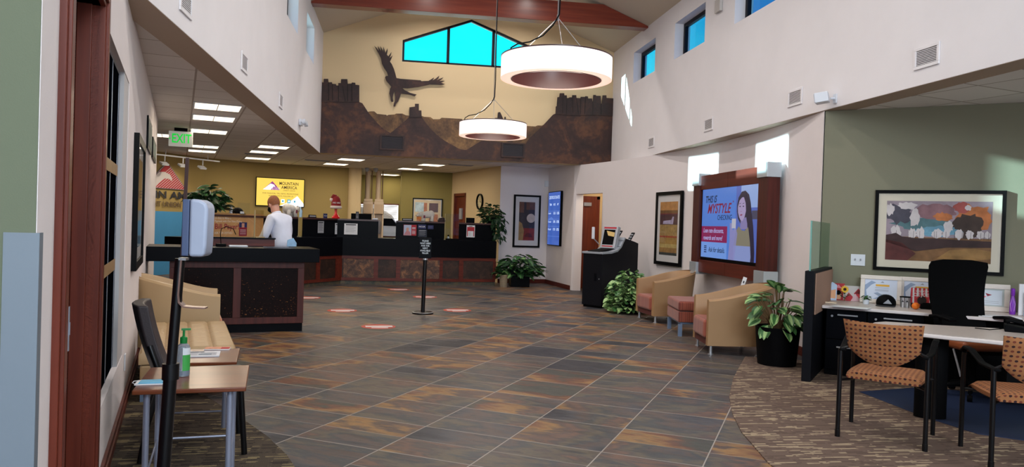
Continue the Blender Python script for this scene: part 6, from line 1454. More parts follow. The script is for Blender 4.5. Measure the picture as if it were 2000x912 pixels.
b = B(); b.box(-.075, -.06, -.05, .05, 0, .005); b.box(-.07, .08, -.052, -.045, 0, .005); b.build('mask_edge', PAPER, g); b = B(); b.tube([(.07, -.04, .004), (.10, -.02, .004), (.10, .02, .004), (.07, .04, .004)], .002, 5); b.tube([(-.07, -.04, .004), (-.09, -.01, .004), (-.09, .03, .004), (-.06, .05, .004), (-.03, .055, .004)], .002, 5); b.build('ear_loop', PAPER, g)
def paper_stack(label, name, px, py, w_, d_, rot, painter, z=.46, h=.008, cat='newspaper'):
    g = thing(name, label, cat, onT(px, py, z), rot); b = B(); b.box(-w_/2, w_/2, -d_/2, d_/2, 0, h); b.build('pages', PAPER, g); b = B(); painter(b, w_, d_, h+.0006); b.build('print', None, g, recalc=False)
FLT = lambda x0, x1, y0, y1, z: [(x0, y0, z), (x1, y0, z), (x1, y1, z), (x0, y1, z)]
def news(b, w_, d_, z):
    b.text('The Tribune', 0, d_*.36, d_*.16, 0, 'CENTER', .9, 0, .01, Matrix.Translation((0, 0, z)) @ Matrix.Rotation(R(-90), 4, 'X')) if False else None
    b.use(INK).face(FLT(-w_*.42, w_*.1, d_*.26, d_*.40, z)); b.use(GREY)
    for k in range(7): b.face(FLT(-w_*.44, -w_*.04, d_*(.18-.085*k), d_*(.205-.085*k), z)); b.face(FLT(w_*.02, w_*.42, d_*(.18-.085*k), d_*(.205-.085*k), z))
    b.use(mat('news_photo', (140, 150, 160), .8)).face(FLT(-w_*.02, w_*.3, -d_*.3, -d_*.05, z+.0002))
paper_stack('newspaper front page on the lower table, beside the bottle', 'newspaper', 390, 693, .26, .19, R(10), news)
paper_stack('newspaper half hidden behind the dispenser pole on the lower table', 'newspaper', 352, 692, .13, .17, R(6), news, .46, .006)
paper_stack('small white card at the left end of the lower table', 'leaflet', 308, 699, .10, .13, R(12), lambda b, w_, d_, z: b.use(INK).face(FLT(-w_*.1, w_*.25, -d_*.2, d_*.2, z)), .46, .003, 'leaflet')
paper_stack('colourful magazine at the far right of the lower table', 'magazine', 425, 682, .17, .10, R(4), lambda b, w_, d_, z: (b.use(mat('cover_peach', (214, 150, 120), .6, var=.3, scale=30)).face(FLT(-w_*.5, w_*.5, -d_*.5, d_*.5, z)), b.use(RED).face(FLT(w_*.15, w_*.48, -d_*.4, d_*.3, z+.0003))), .46, .008, 'magazine')

# ------------------------------------------------------------ sanitizer dispenser on its stand (a little out of plumb)
PT, PBm = onY(352, 505, 3.25), onY(320, 912, 3.25); dr = (PBm-PT).normalized(); foot = PT+dr*((PT.z-.02)/-dr.z)
g = thing('dispenser_stand', 'white touch-free sanitizer dispenser on a thin black floor stand', 'dispenser', (foot.x, foot.y, 0))
lc2 = lambda p: (p.x-foot.x, p.y-foot.y, p.z)
b = B(); b.lathe([(0, .008), (.17, .008), (.17, .018), (.03, .026), (0, .026)], n=36); b.build('base_plate', BLACKMET, g, smooth=1)
cz = onY(333, 731, 3.25)
b = B(); b.tube([(0, 0, .02), lc2(cz)], .0265, 20); b.tube([(0, 0, .75) if False else lc2(cz+Vector((0, 0, -.02))), lc2(cz+Vector((0, 0, .045)))], .033, 20); b.build('lower_pole', BLACKMET, g, smooth=1)
b = B(); b.tube([lc2(cz), lc2(PT)], .020, 18); b.build('upper_pole', BLACKMET, g, smooth=1)
T2 = onY(366, 308, 3.25); M2 = onY(356, 500, 3.25)
b = B(); b.flat([lc2(M2), lc2(T2)], .014, .004, (0, 1, 0)); b.build('rear_strip', mat('bronze_strip', (70, 50, 46), .35, .5), g)
b = B(); b.flat([lc2(onY(352, 505, 3.25)), lc2(onY(366, 506, 3.25))], .05, .01); b.build('clamp', STEEL, g)
dc = onY(365, 388, 3.25); dv = onY(362, 500, 3.25)
DX = .94*(onY(413, 445, 3.25)-onY(371, 445, 3.25)).length
zt, zb = dc.z, dv.z; xl = onY(377, 445, 3.25).x-foot.x; yv = 3.25-foot.y
b = B(); pr = [(xl, zb), (xl+DX*.70, zb), (xl+DX*.82, zb+.015), (xl+DX*.86, zb+.05), (xl+DX*.90, zt-.04), (xl+DX*.82, zt-.016), (xl+DX*.5, zt-.003), (xl, zt)]
b.slab(pr, yv-.065, yv+.065); b.build('cover', mat('cover_white', (158, 166, 186), .35), g, bevel=.014, seg=3)
b = B(); b.box(xl-.028, xl-.001, yv-.06, yv+.06, zb+.003, zt-.003); b.build('back_case', mat('case_blue_grey', (70, 84, 116), .4), g, bevel=.004)
hk = [onY(x, y, 3.25) for x, y in ((357, 505), (354, 540), (351, 575), (352, 590), (360, 598), (378, 600), (403, 601))]
b = B(); b.flat([lc2(p) for p in hk], .006, .05, (0, 1, 0)); b.build('drip_catcher', mat('copper_strip', (150, 120, 110), .3, .6), g, smooth=1)

# ------------------------------------------------------------ stanchion with sign
g = thing('stanchion_sign', 'black stanchion post with a black wait-here sign on top', 'sign stand', (.437, 11.79, 0))
b = B(); b.lathe([(0, 0), (.165, 0), (.165, .02), (.15, .028), (.04, .035), (0, .035)], n=40); b.build('base', BLACKMET, g, smooth=1)
b = B(); b.lathe([(.152, .0285), (.165, .0225)], n=40); b.build('base_ring', STEEL, g, smooth=1)
b = B(); b.tube([(0, 0, .03), (.012, 0, .84)], .032, 20); b.build('post', BLACKMET, g, smooth=1)
b = B(); b.lathe([(0, .84), (.042, .84), (.042, .865), (0, .865)], (.012, 0, 0), 24); b.build('collar', STEEL, g, smooth=1)
b = B(); b.box(-.09, .105, -.012, .012, .88, 1.185); b.box(-.09, .105, -.03, .02, .865, .885); b.build('sign_board', BLACK, g, bevel=.003)
b = B()
for k, t in enumerate(('PLEASE', 'WAIT HERE', 'FOR THE', 'NEXT', 'AVAILABLE', 'TELLER')): b.text(t, .008, 1.135-.038*k, .036, -.0128, 'CENTER', .88, 0, .02)
b.build('lettering', mat('sign_white', (196, 206, 214), .6, emit=.1), g, recalc=False)
# floor decals
DEC = [((830, 580), 'near the stanchion, behind its post'), ((739, 638), 'closest to the viewer, before the greeter desk'), ((668, 606.5), 'right of the greeter desk'), ((893, 606), 'right of the stanchion base'), ((778, 565.5), 'farthest away, below the counter'), ((601, 581.5), 'peeping out beside the greeter desk')]
for (px, py), lab in DEC:
    p = onZ(px, py); g = thing('floor_decal', 'red and white floor decal '+lab, 'floor decal', (p.x, p.y, .001), .1, 'floor decals')
    b = B(); b.lathe([(0, 0), (.23, 0), (.23, .0015), (0, .0015)], n=28); b.build('disc', mat('decal_red', (176, 60, 40), .5), g); b = B(); b.use(mat('decal_white', (206, 196, 196), .5)).face(FLT(-.17, .19, -.05, .08, .0018)); b.face(FLT(-.1, .12, -.15, -.08, .0018)); b.use(mat('decal_navy', (50, 44, 60), .5)).face(FLT(.1, .20, -.08, -.052, .0019)); b.build('print', None, g, recalc=False)

# ------------------------------------------------------------ desk area by the sage wall
def gpos(t, off, z=0.): p = gw(t, off, z); return (p.x, p.y, p.z)
g = thing('cubicle_panel', 'low black cubicle panel end with tan fabric by the round planter', 'partition', gpos(.046, 1.37, .008), GANG+PI/2)
# local: x runs towards the wall, y towards -t
L_ = 1.355
b = B(); b.box(0, L_, -.085, 0, 0, 1.065); b.build('panel_core', mat('panel_black', (20, 21, 26), .6, spec=.1), g, bevel=.004)
b = B(); b.box(.09, L_-.02, -.095, -.0855, .64, 1.04); b.build('fabric_inset', mat('panel_tan_fabric', (164, 128, 108), .9, var=.06, scale=60), g)
b = B(); b.box(.02, L_-.01, -.048, -.040, 1.066, 1.55); b.build('glass_screen', GREENGL, g); b = B(); b.box(.0, .02, -.05, -.036, 1.066, 1.55); b.build('glass_edge', mat('glass_edge', (120, 170, 160), .2), g)
CZ = .712
g = thing('credenza_top', 'grey laminate worktop with white edge along the sage wall', 'worktop', gpos(.145, 0, 0), GANG)
b = B(); b.box(0, 3.6, -.845, -.012, CZ-.03, CZ-.001); b.build('top', mat('grey_laminate', (196, 184, 178), .35, var=.04, scale=20), g, bevel=.004); b = B(); b.box(0, 3.6, -.862, -.846, CZ-.032, CZ-.001); b.build('edge_band', mat('edge_white', (216, 208, 206), .4), g, bevel=.006)
def tG(px, py, off): q = onV(px, py, gw(0, off)[:2], gw(1, off)[:2]); return (Vector((q.x, q.y))-G0).dot(GB)
def cab(label, u0, u1):
    g = thing('file_cabinet', label, 'cabinet', gpos(u0, .83, .008), GANG, 'black file cabinets under the worktop')
    W_ = u1-u0; b = B(); b.box(0, W_, .02, .55, 0, CZ-.045); b.build('cabinet_body', BLACKM, g)
    for z0, z1 in ((.06, .36), (.37, .685)):
        b = B(); b.box(.006, W_-.006, -.001, .019, z0, z1); dr_ = b.build('drawer', BLACK, g, bevel=.002)
        b = B(); b.box(W_*.30, W_*.80, -.028, -.018, z1-.075, z1-.062); b.box(W_*.32, W_*.34, -.02, 0, z1-.075, z1-.062); b.box(W_*.76, W_*.78, -.02, 0, z1-.075, z1-.062); b.build('handle', STEEL, dr_)
    b = B(); b.lathe([(0, 0), (.011, 0), (.011, .008), (0, .008)], n=14, M=Matrix.Translation((W_*.16, -.002, .60)) @ Matrix.Rotation(R(90), 4, 'X')); b.build('lock', STEEL, g)
ta, tb = tG(1612, 640, .83), tG(1692, 640, .83)
cab('black two-drawer file cabinet next to the cubicle panel', max(ta, .15), tb-.004); cab('black two-drawer file cabinet behind the dotted guest chair', tb+.004, tb+.50)
b = B(); b.box(tb+.7, 3.4, -.62, -.60, .008, CZ-.035); tag(b.build('modesty_panel', BLACKM, loc=gpos(0, 0), rot=GANG), 'dark panel under the worktop behind the office chair', 'panel')

def cz(px, py, z=CZ): q = onZ(px, py, z); return (q.x, q.y, z+.0005)
WFR = mat('white_rope_frame', (222, 212, 204), .55, bump=.4, bscale=60)
def award(label, px, py, w_, h_, art, rot=GANG, lean=9, fw_=.045):
    g = thing('award_frame', label, 'picture', cz(px, py), rot, 'white framed certificates')
    Mx = Matrix.Rotation(R(-lean), 4, 'X')
    b = B()
    for q in ((-w_/2, w_/2, 0, fw_), (-w_/2, w_/2, h_-fw_, h_), (-w_/2, -w_/2+fw_, fw_, h_-fw_), (w_/2-fw_, w_/2, fw_, h_-fw_)): b.box(q[0], q[1], -.012, .012, q[2], q[3], Mx)
    b.build('frame', WFR, g, bevel=.006)
    b = B(); art(b, w_-2*fw_, h_-2*fw_, fw_, lambda pts: [Mx @ Vector(p) for p in pts]); b.build('certificate', None, g, recalc=False)
def cert(b, W_, H_, z0, T):
    b.use(mat('cert_white', (206, 214, 232), .7)).face(T(rect(-W_/2, W_/2, z0, z0+H_, -.002)))
    b.use(mat('cert_blue', (142, 160, 190), .7)).face(T([(-W_*.5, -.003, z0+H_*.1), (-W_*.42, -.003, z0+H_*.1), (-W_*.46, -.003, z0+H_*.45), (-W_*.3, -.003, z0+H_*.72), (-W_*.15, -.003, z0+H_*.85), (-W_*.3, -.003, z0+H_*.93), (-W_*.5, -.003, z0+H_*.7)])); b.face(T([(-W_*.25, -.003, z0), (.12*W_, -.003, z0), (W_*.1, -.003, z0+H_*.2), (-W_*.1, -.003, z0+H_*.36), (-W_*.22, -.003, z0+H_*.3), (-W_*.05, -.003, z0+H_*.15)]))
    b.use(mat('cert_gold', (224, 170, 60), .6)).face(T(rect(-W_*.16, W_*.26, z0+H_*.66, z0+H_*.76, -.0035))); b.use(GREY)
    for v in (.58, .48, .42, .25): b.face(T(rect(-W_*.18, W_*.24, z0+H_*v, z0+H_*(v+.018), -.0035)))
    b.face(T([(-W_*.02, -.0035, z0+H_*.85), (W_*.1, -.0035, z0+H_*.85), (W_*.05, -.0035, z0+H_*.93)]))
def cert2(b, W_, H_, z0, T):
    b.use(mat('cert_grey', (176, 184, 184), .7)).face(T(rect(-W_/2, W_/2, z0, z0+H_, -.002))); b.use(mat('cert_pale', (206, 214, 224), .7)).face(T(rect(-W_*.42, W_*.42, z0+H_*.08, z0+H_*.92, -.003)))
    b.use(MAROON).face(T([(-W_*.2, -.0035, z0+H_*.75), (W_*.05, -.0035, z0+H_*.66), (-W_*.12, -.0035, z0+H_*.56)])); b.use(mat('pink_ribbon', (230, 120, 140), .7)).face(T([(-W_*.3, -.0035, z0+H_*.6), (-W_*.15, -.0035, z0+H_*.55), (-W_*.3, -.0035, z0+H_*.42)])); b.use(GREY)
    for v in (.28, .18): b.face(T(rect(-W_*.3, W_*.3, z0+H_*v, z0+H_*(v+.018), -.0035)))
award('white-framed certificate with blue mountain swirl, left of the black cap', 1719, 593, .40, .30, cert)
award('white-framed certificate partly behind the striped snack bag', 1797, 598, .40, .30, cert)
award('white-framed print standing right of the office chair', 1934, 608, .33, .275, cert2, GANG, 8, .05)
# greeting cards, palm, sunflower
def card(name, label, px, py, w_, h_, rot, art, cat='greeting card', lean=6, poly=None, m=PAPER):
    g = thing(name, label, cat, cz(px, py), rot); Mx = Matrix.Rotation(R(-lean), 4, 'X'); b = B(); b.slab(poly or [(-w_/2, 0), (w_/2, 0), (w_/2, h_), (-w_/2, h_)], -.003, 0, Mx); b.slab([(-.01, 0), (.01, 0), (.01, h_*.6), (-.01, 0.01)], 0, .002, Mx); b.build('card_face', m, g)
    b = B(); art(b, w_, h_, lambda pts: [Mx @ Vector(p) for p in pts]); b.build('print', None, g, recalc=False); return g
card('greeting_card', 'round-edged pale blue card against the tan fabric panel', 1624, 586, .10, .20, GANG, lambda b, w_, h_, T: b.use(mat('card_skin', (226, 170, 130), .7)).face(T([(-w_*.4, -.0035, .02), (w_*.4, -.0035, .02), (w_*.4, -.0035, h_*.6), (-w_*.4, -.0035, h_*.5)])), poly=[(-.03, 0), (.05, 0), (.05, .17), (.0, .20), (-.04, .16), (-.055, .09)], m=mat('card_blue', (186, 206, 232), .7))
def red_card(b, w_, h_, T):
    b.use(mat('card_skin', (226, 170, 130), .7)).face(T([(-w_*.45, -.0035, .01), (w_*.2, -.0035, .01), (w_*.25, -.0035, h_*.45), (-w_*.2, -.0035, h_*.55), (-w_*.45, -.0035, h_*.4)])); b.use(BLACKM).face(T([(v.x, -.004, v.z) for v in [Vector(p) for p in circ(0, h_*.45, w_*.22, 16, 0)]])); b.use(mat('logo_pink', (220, 140, 150), .7)).face(T([(-w_*.3, -.004, h_*.72), (w_*.25, -.004, h_*.72), (-w_*.02, -.004, h_*.93)]))
card('greeting_card', 'red card with dark round shape left of the sunflower', 1637, 586, .12, .185, GANG, red_card, m=RED)
def mtn_card(b, w_, h_, T):
    b.use(RED).face(T([(-w_*.5, -.0035, 0), (w_*.0, -.0035, 0), (-w_*.0, -.0035, h_*.3), (-w_*.22, -.0035, h_*.55)])); b.face(T([(w_*.05, -.0035, h_*.5), (w_*.46, -.0035, .02), (w_*.48, -.0035, h_*.6), (w_*.28, -.0035, h_*.85)])); b.use(mat('card_pink', (206, 168, 176), .7)).face(T([(-w_*.1, -.004, .0), (w_*.42, -.004, 0), (w_*.14, -.004, h_*.5)])); b.use(mat('dark_red', (110, 20, 26), .7)).face(T([(w_*.1, -.004, h_*.5), (w_*.45, -.004, h_*.5), (w_*.28, -.004, h_*.8)])); b.use(mat('cross_pink', (236, 90, 100), .7)).face(T(rect(w_*.3, w_*.34, h_*.2, h_*.48, -.0045))); b.face(T(rect(w_*.22, w_*.42, h_*.32, h_*.37, -.0045)))
card('greeting_card', 'grey card with red peaks and small cross right of the sunflower', 1665, 588, .19, .165, GANG, mtn_card, m=mat('card_grey', (190, 184, 184), .7))
g = thing('sunflower', 'small sunflower with dark centre standing between the red cards', 'flower', cz(1650, 588), GANG)
b = B(); b.tube([(0, -.02, 0), (.0, -.02, .11)], .003, 5); b.build('stem', LEAF, g); b = B()
for k in range(14): a = 2*PI*k/14; b.face([(0, -.026, .13), (.03*math.cos(a-.22), -.03, .13+.03*math.sin(a-.22)), (.046*math.cos(a), -.03, .13+.046*math.sin(a)), (.03*math.cos(a+.22), -.03, .13+.03*math.sin(a+.22))])
b.build('petal', YELLOW, g, recalc=False); b = B(); b.lathe([(0, .0), (.016, 0), (.014, .008), (0, .01)], n=14, M=Matrix.Translation((0, -.03, .13)) @ Matrix.Rotation(R(90), 4, 'X')); b.build('centre', mat('seed_brown', (50, 24, 16), .8), g)
b = B(); rg = random.Random(8)
for k in range(12): leafmesh(b, (rg.uniform(-.03, .05), -.015, rg.uniform(.02, .10)), (rg.uniform(-1, 1), -.4, rg.uniform(-.4, .6)), .05, .012, .2, (LEAFD, LEAF))
b.build('leaves', None, g, recalc=False)
g = thing('potted_palm', 'little feathery palm in a pot behind the greeting cards', 'potted plant', cz(1652, 581), GANG); pot(g, .05, .06, .13, mat('pot_grey', (60, 56, 56), .6), 20)
b = B(); rg = random.Random(12)
for k in range(13):
    a = rg.uniform(0, 2*PI); el = rg.uniform(.7, 1.35); L2 = rg.uniform(.14, .24); pts = [Vector((0, 0, .12))+Vector((math.cos(a)*math.cos(el)*L2*s_, math.sin(a)*math.cos(el)*L2*s_*.6, math.sin(el)*L2*s_-.09*s_*s_*(1.5-el))) for s_ in (0, .35, .7, 1)]
    b.use(LEAF).tube(pts, .0018, 4, False)
    for s_ in range(9):
        t = .3+.7*s_/9; i_ = min(2, int(t*3)); p = pts[i_].lerp(pts[i_+1], t*3-i_); d_ = (pts[i_+1]-pts[i_]).normalized()
        for sg in (-1, 1): leafmesh(b, p, d_+d_.cross(Vector((0, 1, 0)))*sg*1.1+Vector((0, 0, .1)), .05, .005, .3, (LEAF, LEAF), n=2)
b.build('foliage', None, g, recalc=False)
g = thing('small_potted_plant', 'tiny plant in a white cup left of the black cap', 'potted plant', cz(1691, 594), GANG); pot(g, .028, .034, .05, WHITEP, 18)
plant_foliage(g, 26, .045, .04, .05, .05, .05, .012, [(LEAFD, LEAF), (LEAF, LEAF)], rng=3, inner=.0, stems=False)
g = thing('baseball_cap', 'black snapback cap with a grey mountain patch on the worktop', 'cap', cz(1730, 597.5), GANG)
b = B(); b.ell((0, .02, .03), (.095, .10, .088), 24, 12); bmesh.ops.delete(b.bm, geom=[v for v in b.bm.verts if v.co.z < .0], context='VERTS'); b.build('crown', BLACKM, g, smooth=2)
b = B(); b.lathe([(0, 0), (.093, 0), (.093, .008), (0, .01)], (0, -.055, .001), 28); b.build('brim', mat('cap_brim', (42, 42, 46), .6), g, bevel=.003)
b = B(); b.slab([(-.02, .03), (.06, .03), (.025, .075)], -.094, -.083); b.build('patch', GREY, g)
for k, (px, py, lab) in enumerate(((1763, 600, 'steel tumbler with a dark emblem, left of the pair'), (1771.5, 600.5, 'steel tumbler right of the pair beside the orange'))):
    g = thing('tumbler', lab, 'tumbler', cz(px, py), GANG, 'steel tumblers'); b = B(); b.lathe([(0, 0), (.022, 0), (.029, .1), (.026, .103), (.024, .1), (0, .09)], n=24); b.build('cup', STEEL, g, smooth=1)
    b = B(); b.lathe([(.0245, .101), (.030, .101), (.030, .112), (0, .114)], n=24); b.build('lid', BLACKM, g, smooth=1); b = B(); b.slab([(-.012, .055), (.012, .055), (0, .075)], -.0295, -.026); b.build('emblem', INK, g)
g = thing('snack_bag', 'red and white striped snack bag standing behind the orange', 'snack bag', cz(1800, 602), GANG)
b = B(); b.slab([(-.10, 0), (.10, 0), (.105, .10), (.10, .205), (-.10, .205), (-.105, .10)], -.02, .03); b.build('bag', mat('bag_brown', (60, 24, 24), .5), g, bevel=.01)
b = B(); b.use(mat('bag_red', (200, 40, 56), .5)).face(rect(-.10, .10, .05, .204, -.0205)); b.use(PAPER)
for k in range(5): x = -.085+k*.038; b.face(rect(x, x+.016, .05, .204, -.021))
b.use(mat('bag_badge', (176, 44, 40), .5)).face(circ(0, .08, .062, 6, -.0215)); b.use(mat('cookie', (36, 20, 18), .6)).face(circ(0, .08, .042, 18, -.022)); b.build('print', None, g, recalc=False)
b = B(); b.text('JOE JOE\'S', 0, .135, .045, -.0226, 'CENTER', .95, 0, .02); b.text('CRUNCHY', 0, .172, .024, -.0226, 'CENTER', 1, 0, .02); b.build('lettering', PAPER, g, recalc=False)
g = thing('orange', 'single orange in front of the striped snack bag', 'fruit', cz(1788, 604.5), 0); b = B(); b.ell((0, 0, .035), (.036, .036, .034), 24, 14); b.build('peel', ORANGE, g, smooth=2); b = B(); b.lathe([(0, .069), (.004, .0695), (.003, .071), (0, .071)], n=8); b.build('stem_end', LEAFD, g)
b = B(); b.box(-.16, .18, -.09, .09, 0, .004, Matrix.Rotation(-.15, 4, 'Z')); tag(b.build('paper_sheet', PAPER, loc=cz(1660, 600), rot=GANG), 'loose white sheet on the left end of the worktop', 'paper')
b = B(); b.box(-.06, .06, -.03, .03, 0, .012); tag(b.build('envelope', mat('envelope_cream', (226, 206, 178), .8), loc=cz(1622, 592), rot=GANG, bevel=.004), 'small cream packet at the worktop end by the fabric panel', 'packet')
b = B(); b.box(-.17, .17, -.10, .10, 0, .006); b.box(-.15, .16, -.09, .08, .006, .01, Matrix.Rotation(.12, 4, 'Z')); tag(b.build('paper_stack', PAPER, loc=cz(1952, 619), rot=GANG), 'white papers on the worktop before the right white frame', 'paper')
g = thing('purple_bottle', 'tall slim purple foil bottle right of the white frame', 'bottle', cz(1977, 614), GANG); b = B(); b.lathe([(0, 0), (.024, 0), (.027, .02), (.025, .12), (.012, .18), (.018, .19), (.018, .25), (.0, .255)], n=18); b.build('foil_wrap', PURPLE, g, smooth=1); b = B(); b.tube([(-.012, -.024, .03), (-.02, -.026, .1), (0, -.02, .18), (.018, -.026, .1), (.012, -.024, .03)], .003, 5); b.build('ribbon', mat('lilac', (200, 150, 220), .5), g)
g = thing('binder', 'white binder with a navy sleeve at the right frame edge', 'binder', cz(1997, 616), GANG); b = B(); b.box(-.035, .25, -.02, .05, 0, .30); b.build('cover', PAPER, g, bevel=.003); b = B(); b.box(.005, .25, -.06, -.021, 0, .22); b.use(mat('ruled', (150, 170, 190), .6)); b.build('sleeve', mat('navy_sleeve', (24, 36, 66), .5), g); b = B()
for k in range(6): b.box(.012, .05, -.0625, -.0605, .02+.03*k, .032+.03*k)
b.build('ruled_lines', GREY, g)
b = B(); b.box(-.11, .11, -.07, .07, 0, .05); b.box(-.09, .09, -.05, .06, .05, .06); tag(b.build('tape_dispenser', BLACKM, loc=gpos(tG(1822, 600, .4), .4, CZ+.001), rot=GANG, bevel=.01), 'dark low box behind the office chair on the worktop', 'box')

# curved meeting table
TZ = .70
tp = [onZ(x, y, TZ) for x, y in ((1712, 640), (1760, 645), (1850, 655), (1925, 662), (2000, 670))]; tf = [onZ(x, y, TZ) for x, y in ((1975, 642.5), (1900, 638), (1815, 633.5), (1760, 629.5), (1727, 627.5), (1706, 629), (1699, 632), (1702, 636.5))]
poly = [(p.x, p.y) for p in tp]+[(5.0, 4.1), (5.6, 3.75), (6.1, 4.7)]+[(p.x, p.y) for p in tf]
g = thing('meeting_table', 'grey laminate meeting table with white bullnose edge and black column leg', 'table', (0, 0, 0))
b = B(); b.prism([tuple(Vector(p)+(Vector((4.5, 5.0))-Vector(p)).normalized()*.012) for p in poly], TZ-.004, TZ); b.build('table_top', mat('grey_laminate2', (190, 180, 174), .32, var=.04, scale=20), g)
b = B(); b.prism(poly, TZ-.036, TZ-.0045); b.build('edge_band', mat('edge_white', (216, 208, 206), .4), g, bevel=.01)
b = B(); b.lathe([(0, .009), (.115, .009), (.115, TZ-.0365), (0, TZ-.0365)], n=28, M=Matrix.Translation((4.21, 5.36, 0)) @ Matrix.Rotation(R(-30), 4, 'Z') @ Matrix.Diagonal((1, .62, 1, 1))); b.build('column_leg', BLACKM, g, smooth=1)
b = B(); b.lathe([(0, .009), (.115, .009), (.115, TZ-.0365), (0, TZ-.0365)], (5.55, 4.45, 0), 28); b.build('column_leg', BLACKM, g, smooth=1)
b = B(); b.box(4.6, 5.6, 4.92, 4.95, .25, TZ-.037, Matrix.Translation((5.0, 4.93, 0)) @ Matrix.Rotation(R(-24), 4, 'Z') @ Matrix.Translation((-5.0, -4.93, 0))); b.build('modesty_panel', BLACKM, g)
b = B(); b.prism([(4.2, 6.26), (4.17, 5.35), (4.23, 4.88), (4.46, 4.70), (5.9, 4.5), (6.05, 5.85), (4.95, 6.44)], .0075, .012); tag(b.build('chair_mat', mat('blue_mat', (42, 54, 84), .4)), 'translucent blue chair mat on the carpet under the table', 'mat')
g = thing('desk_phone', 'black desk phone with handset lying on the meeting table', 'phone', (*onZ(1990, 648, TZ)[:2], TZ+.001), R(-40)); b = B(); b.slab([(-.10, 0), (.10, 0), (.10, .03), (-.10, .055)], -.09, .09); b.build('base', BLACKM, g, bevel=.006)
b = B(); b.tube([(-.09, -.06, .075), (-.06, -.06, .09), (.06, -.06, .07), (.09, -.06, .05)], [.02, .013, .013, .02], 10); b.build('handset', BLACKM, g, smooth=2); b = B(); b.tube([(-.1, -.05, .02), (-.2, -.1, .006), (-.3, -.06, .006)], .004, 5); b.build('cord', BLACKM, g)

# office chair
g = thing('office_chair', 'black mesh-back office chair with cognac seat behind the meeting table', 'office chair', (5.17, 6.06, .013), R(-6))
b = B()
rows = []
for i in range(11):
    t = i/10; z = .60+.62*t; y = .22+.05*math.sin(PI*t)+.05*t; hw = .285-.045*(1-t)+(-.02 if t > .95 else 0)
    rows.append([b.bm.verts.new((x*hw, y+.04*(abs(x)**2)*-1+dy, z+(-.02 if abs(x) > .9 and t > .95 else 0))) for x, dy in ((-1, 0), (-.5, 0), (0, 0), (.5, 0), (1, 0), (1, .02), (.5, .02), (0, .02), (-.5, .02), (-1, .02))])
for a, c in zip(rows, rows[1:]):
    for k in range(10): b._f([a[k], a[(k+1) % 10], c[(k+1) % 10], c[k]])
b._f(rows[0]); b._f(rows[-1][::-1]); b.build('backrest', mat('mesh_black', (9, 9, 10), .7, spec=.05), g, smooth=1)
b = B(); b.tube([(0, .345, .96), (0, .34, .6), (0, .26, .42), (0, .08, .40)], .022, 10); b.build('back_support', BLACKM, g, smooth=1)
b = B(); b.box(-.27, .27, -.28, .22, .44, .53); b.build('seat', COGNAC, g, bevel=.04, seg=4)
b = B(); b.box(-.2, .2, -.2, .18, .40, .445); b.build('seat_pan', BLACKM, g, bevel=.01)
for s_ in (-1, 1):
    b = B(); b.flat([(s_*.30, .14, .70), (s_*.31, .02, .715), (s_*.30, -.16, .70)], .085, .03); b.build('armrest', BLACKM, g, bevel=.012); b = B(); b.tube([(s_*.22, .02, .42), (s_*.30, .02, .45), (s_*.305, .02, .70)], .016, 8); b.build('arm_post', BLACKM, g, smooth=1)
b = B(); b.tube([(0, 0, .11), (0, 0, .40)], .028, 14); b.build('gas_lift', BLACKM, g, smooth=1)
for k in range(5):
    a = 2*PI*k/5+.3; b = B(); b.tube([(0, 0, .12), (.29*math.cos(a), .29*math.sin(a), .075)], [.03, .016], 8); bs = b.build('base_spoke', BLACKM, g, smooth=1); b = B(); b.tube([(.29*math.cos(a), .29*math.sin(a), .08), (.29*math.cos(a), .29*math.sin(a), .05)], .008, 6); b.tube([(.29*math.cos(a)-.02*math.sin(a), .29*math.sin(a)+.02*math.cos(a), .029), (.29*math.cos(a)+.02*math.sin(a), .29*math.sin(a)-.02*math.cos(a), .029)], .028, 14); b.build('caster', BLACKM, bs, smooth=1)
b = B(); p0, p1 = onY(1857, 683, 5.85), onY(1867, 744, 5.85); b.flat([p0, p1], .018, .008, (0, 1, 0)); tag(b.build('metal_strut', mat('strut_white', (176, 176, 178), .4)), 'pale slanted metal strut seen beneath the meeting table', 'strut') if False else b.bm.free()
b = B(); b.tube([(-.25, -.10, .44), (-.20, -.14, .20)], .009, 8); b.build('tilt_lever', mat('strut_white', (176, 176, 178), .4), g, smooth=1)

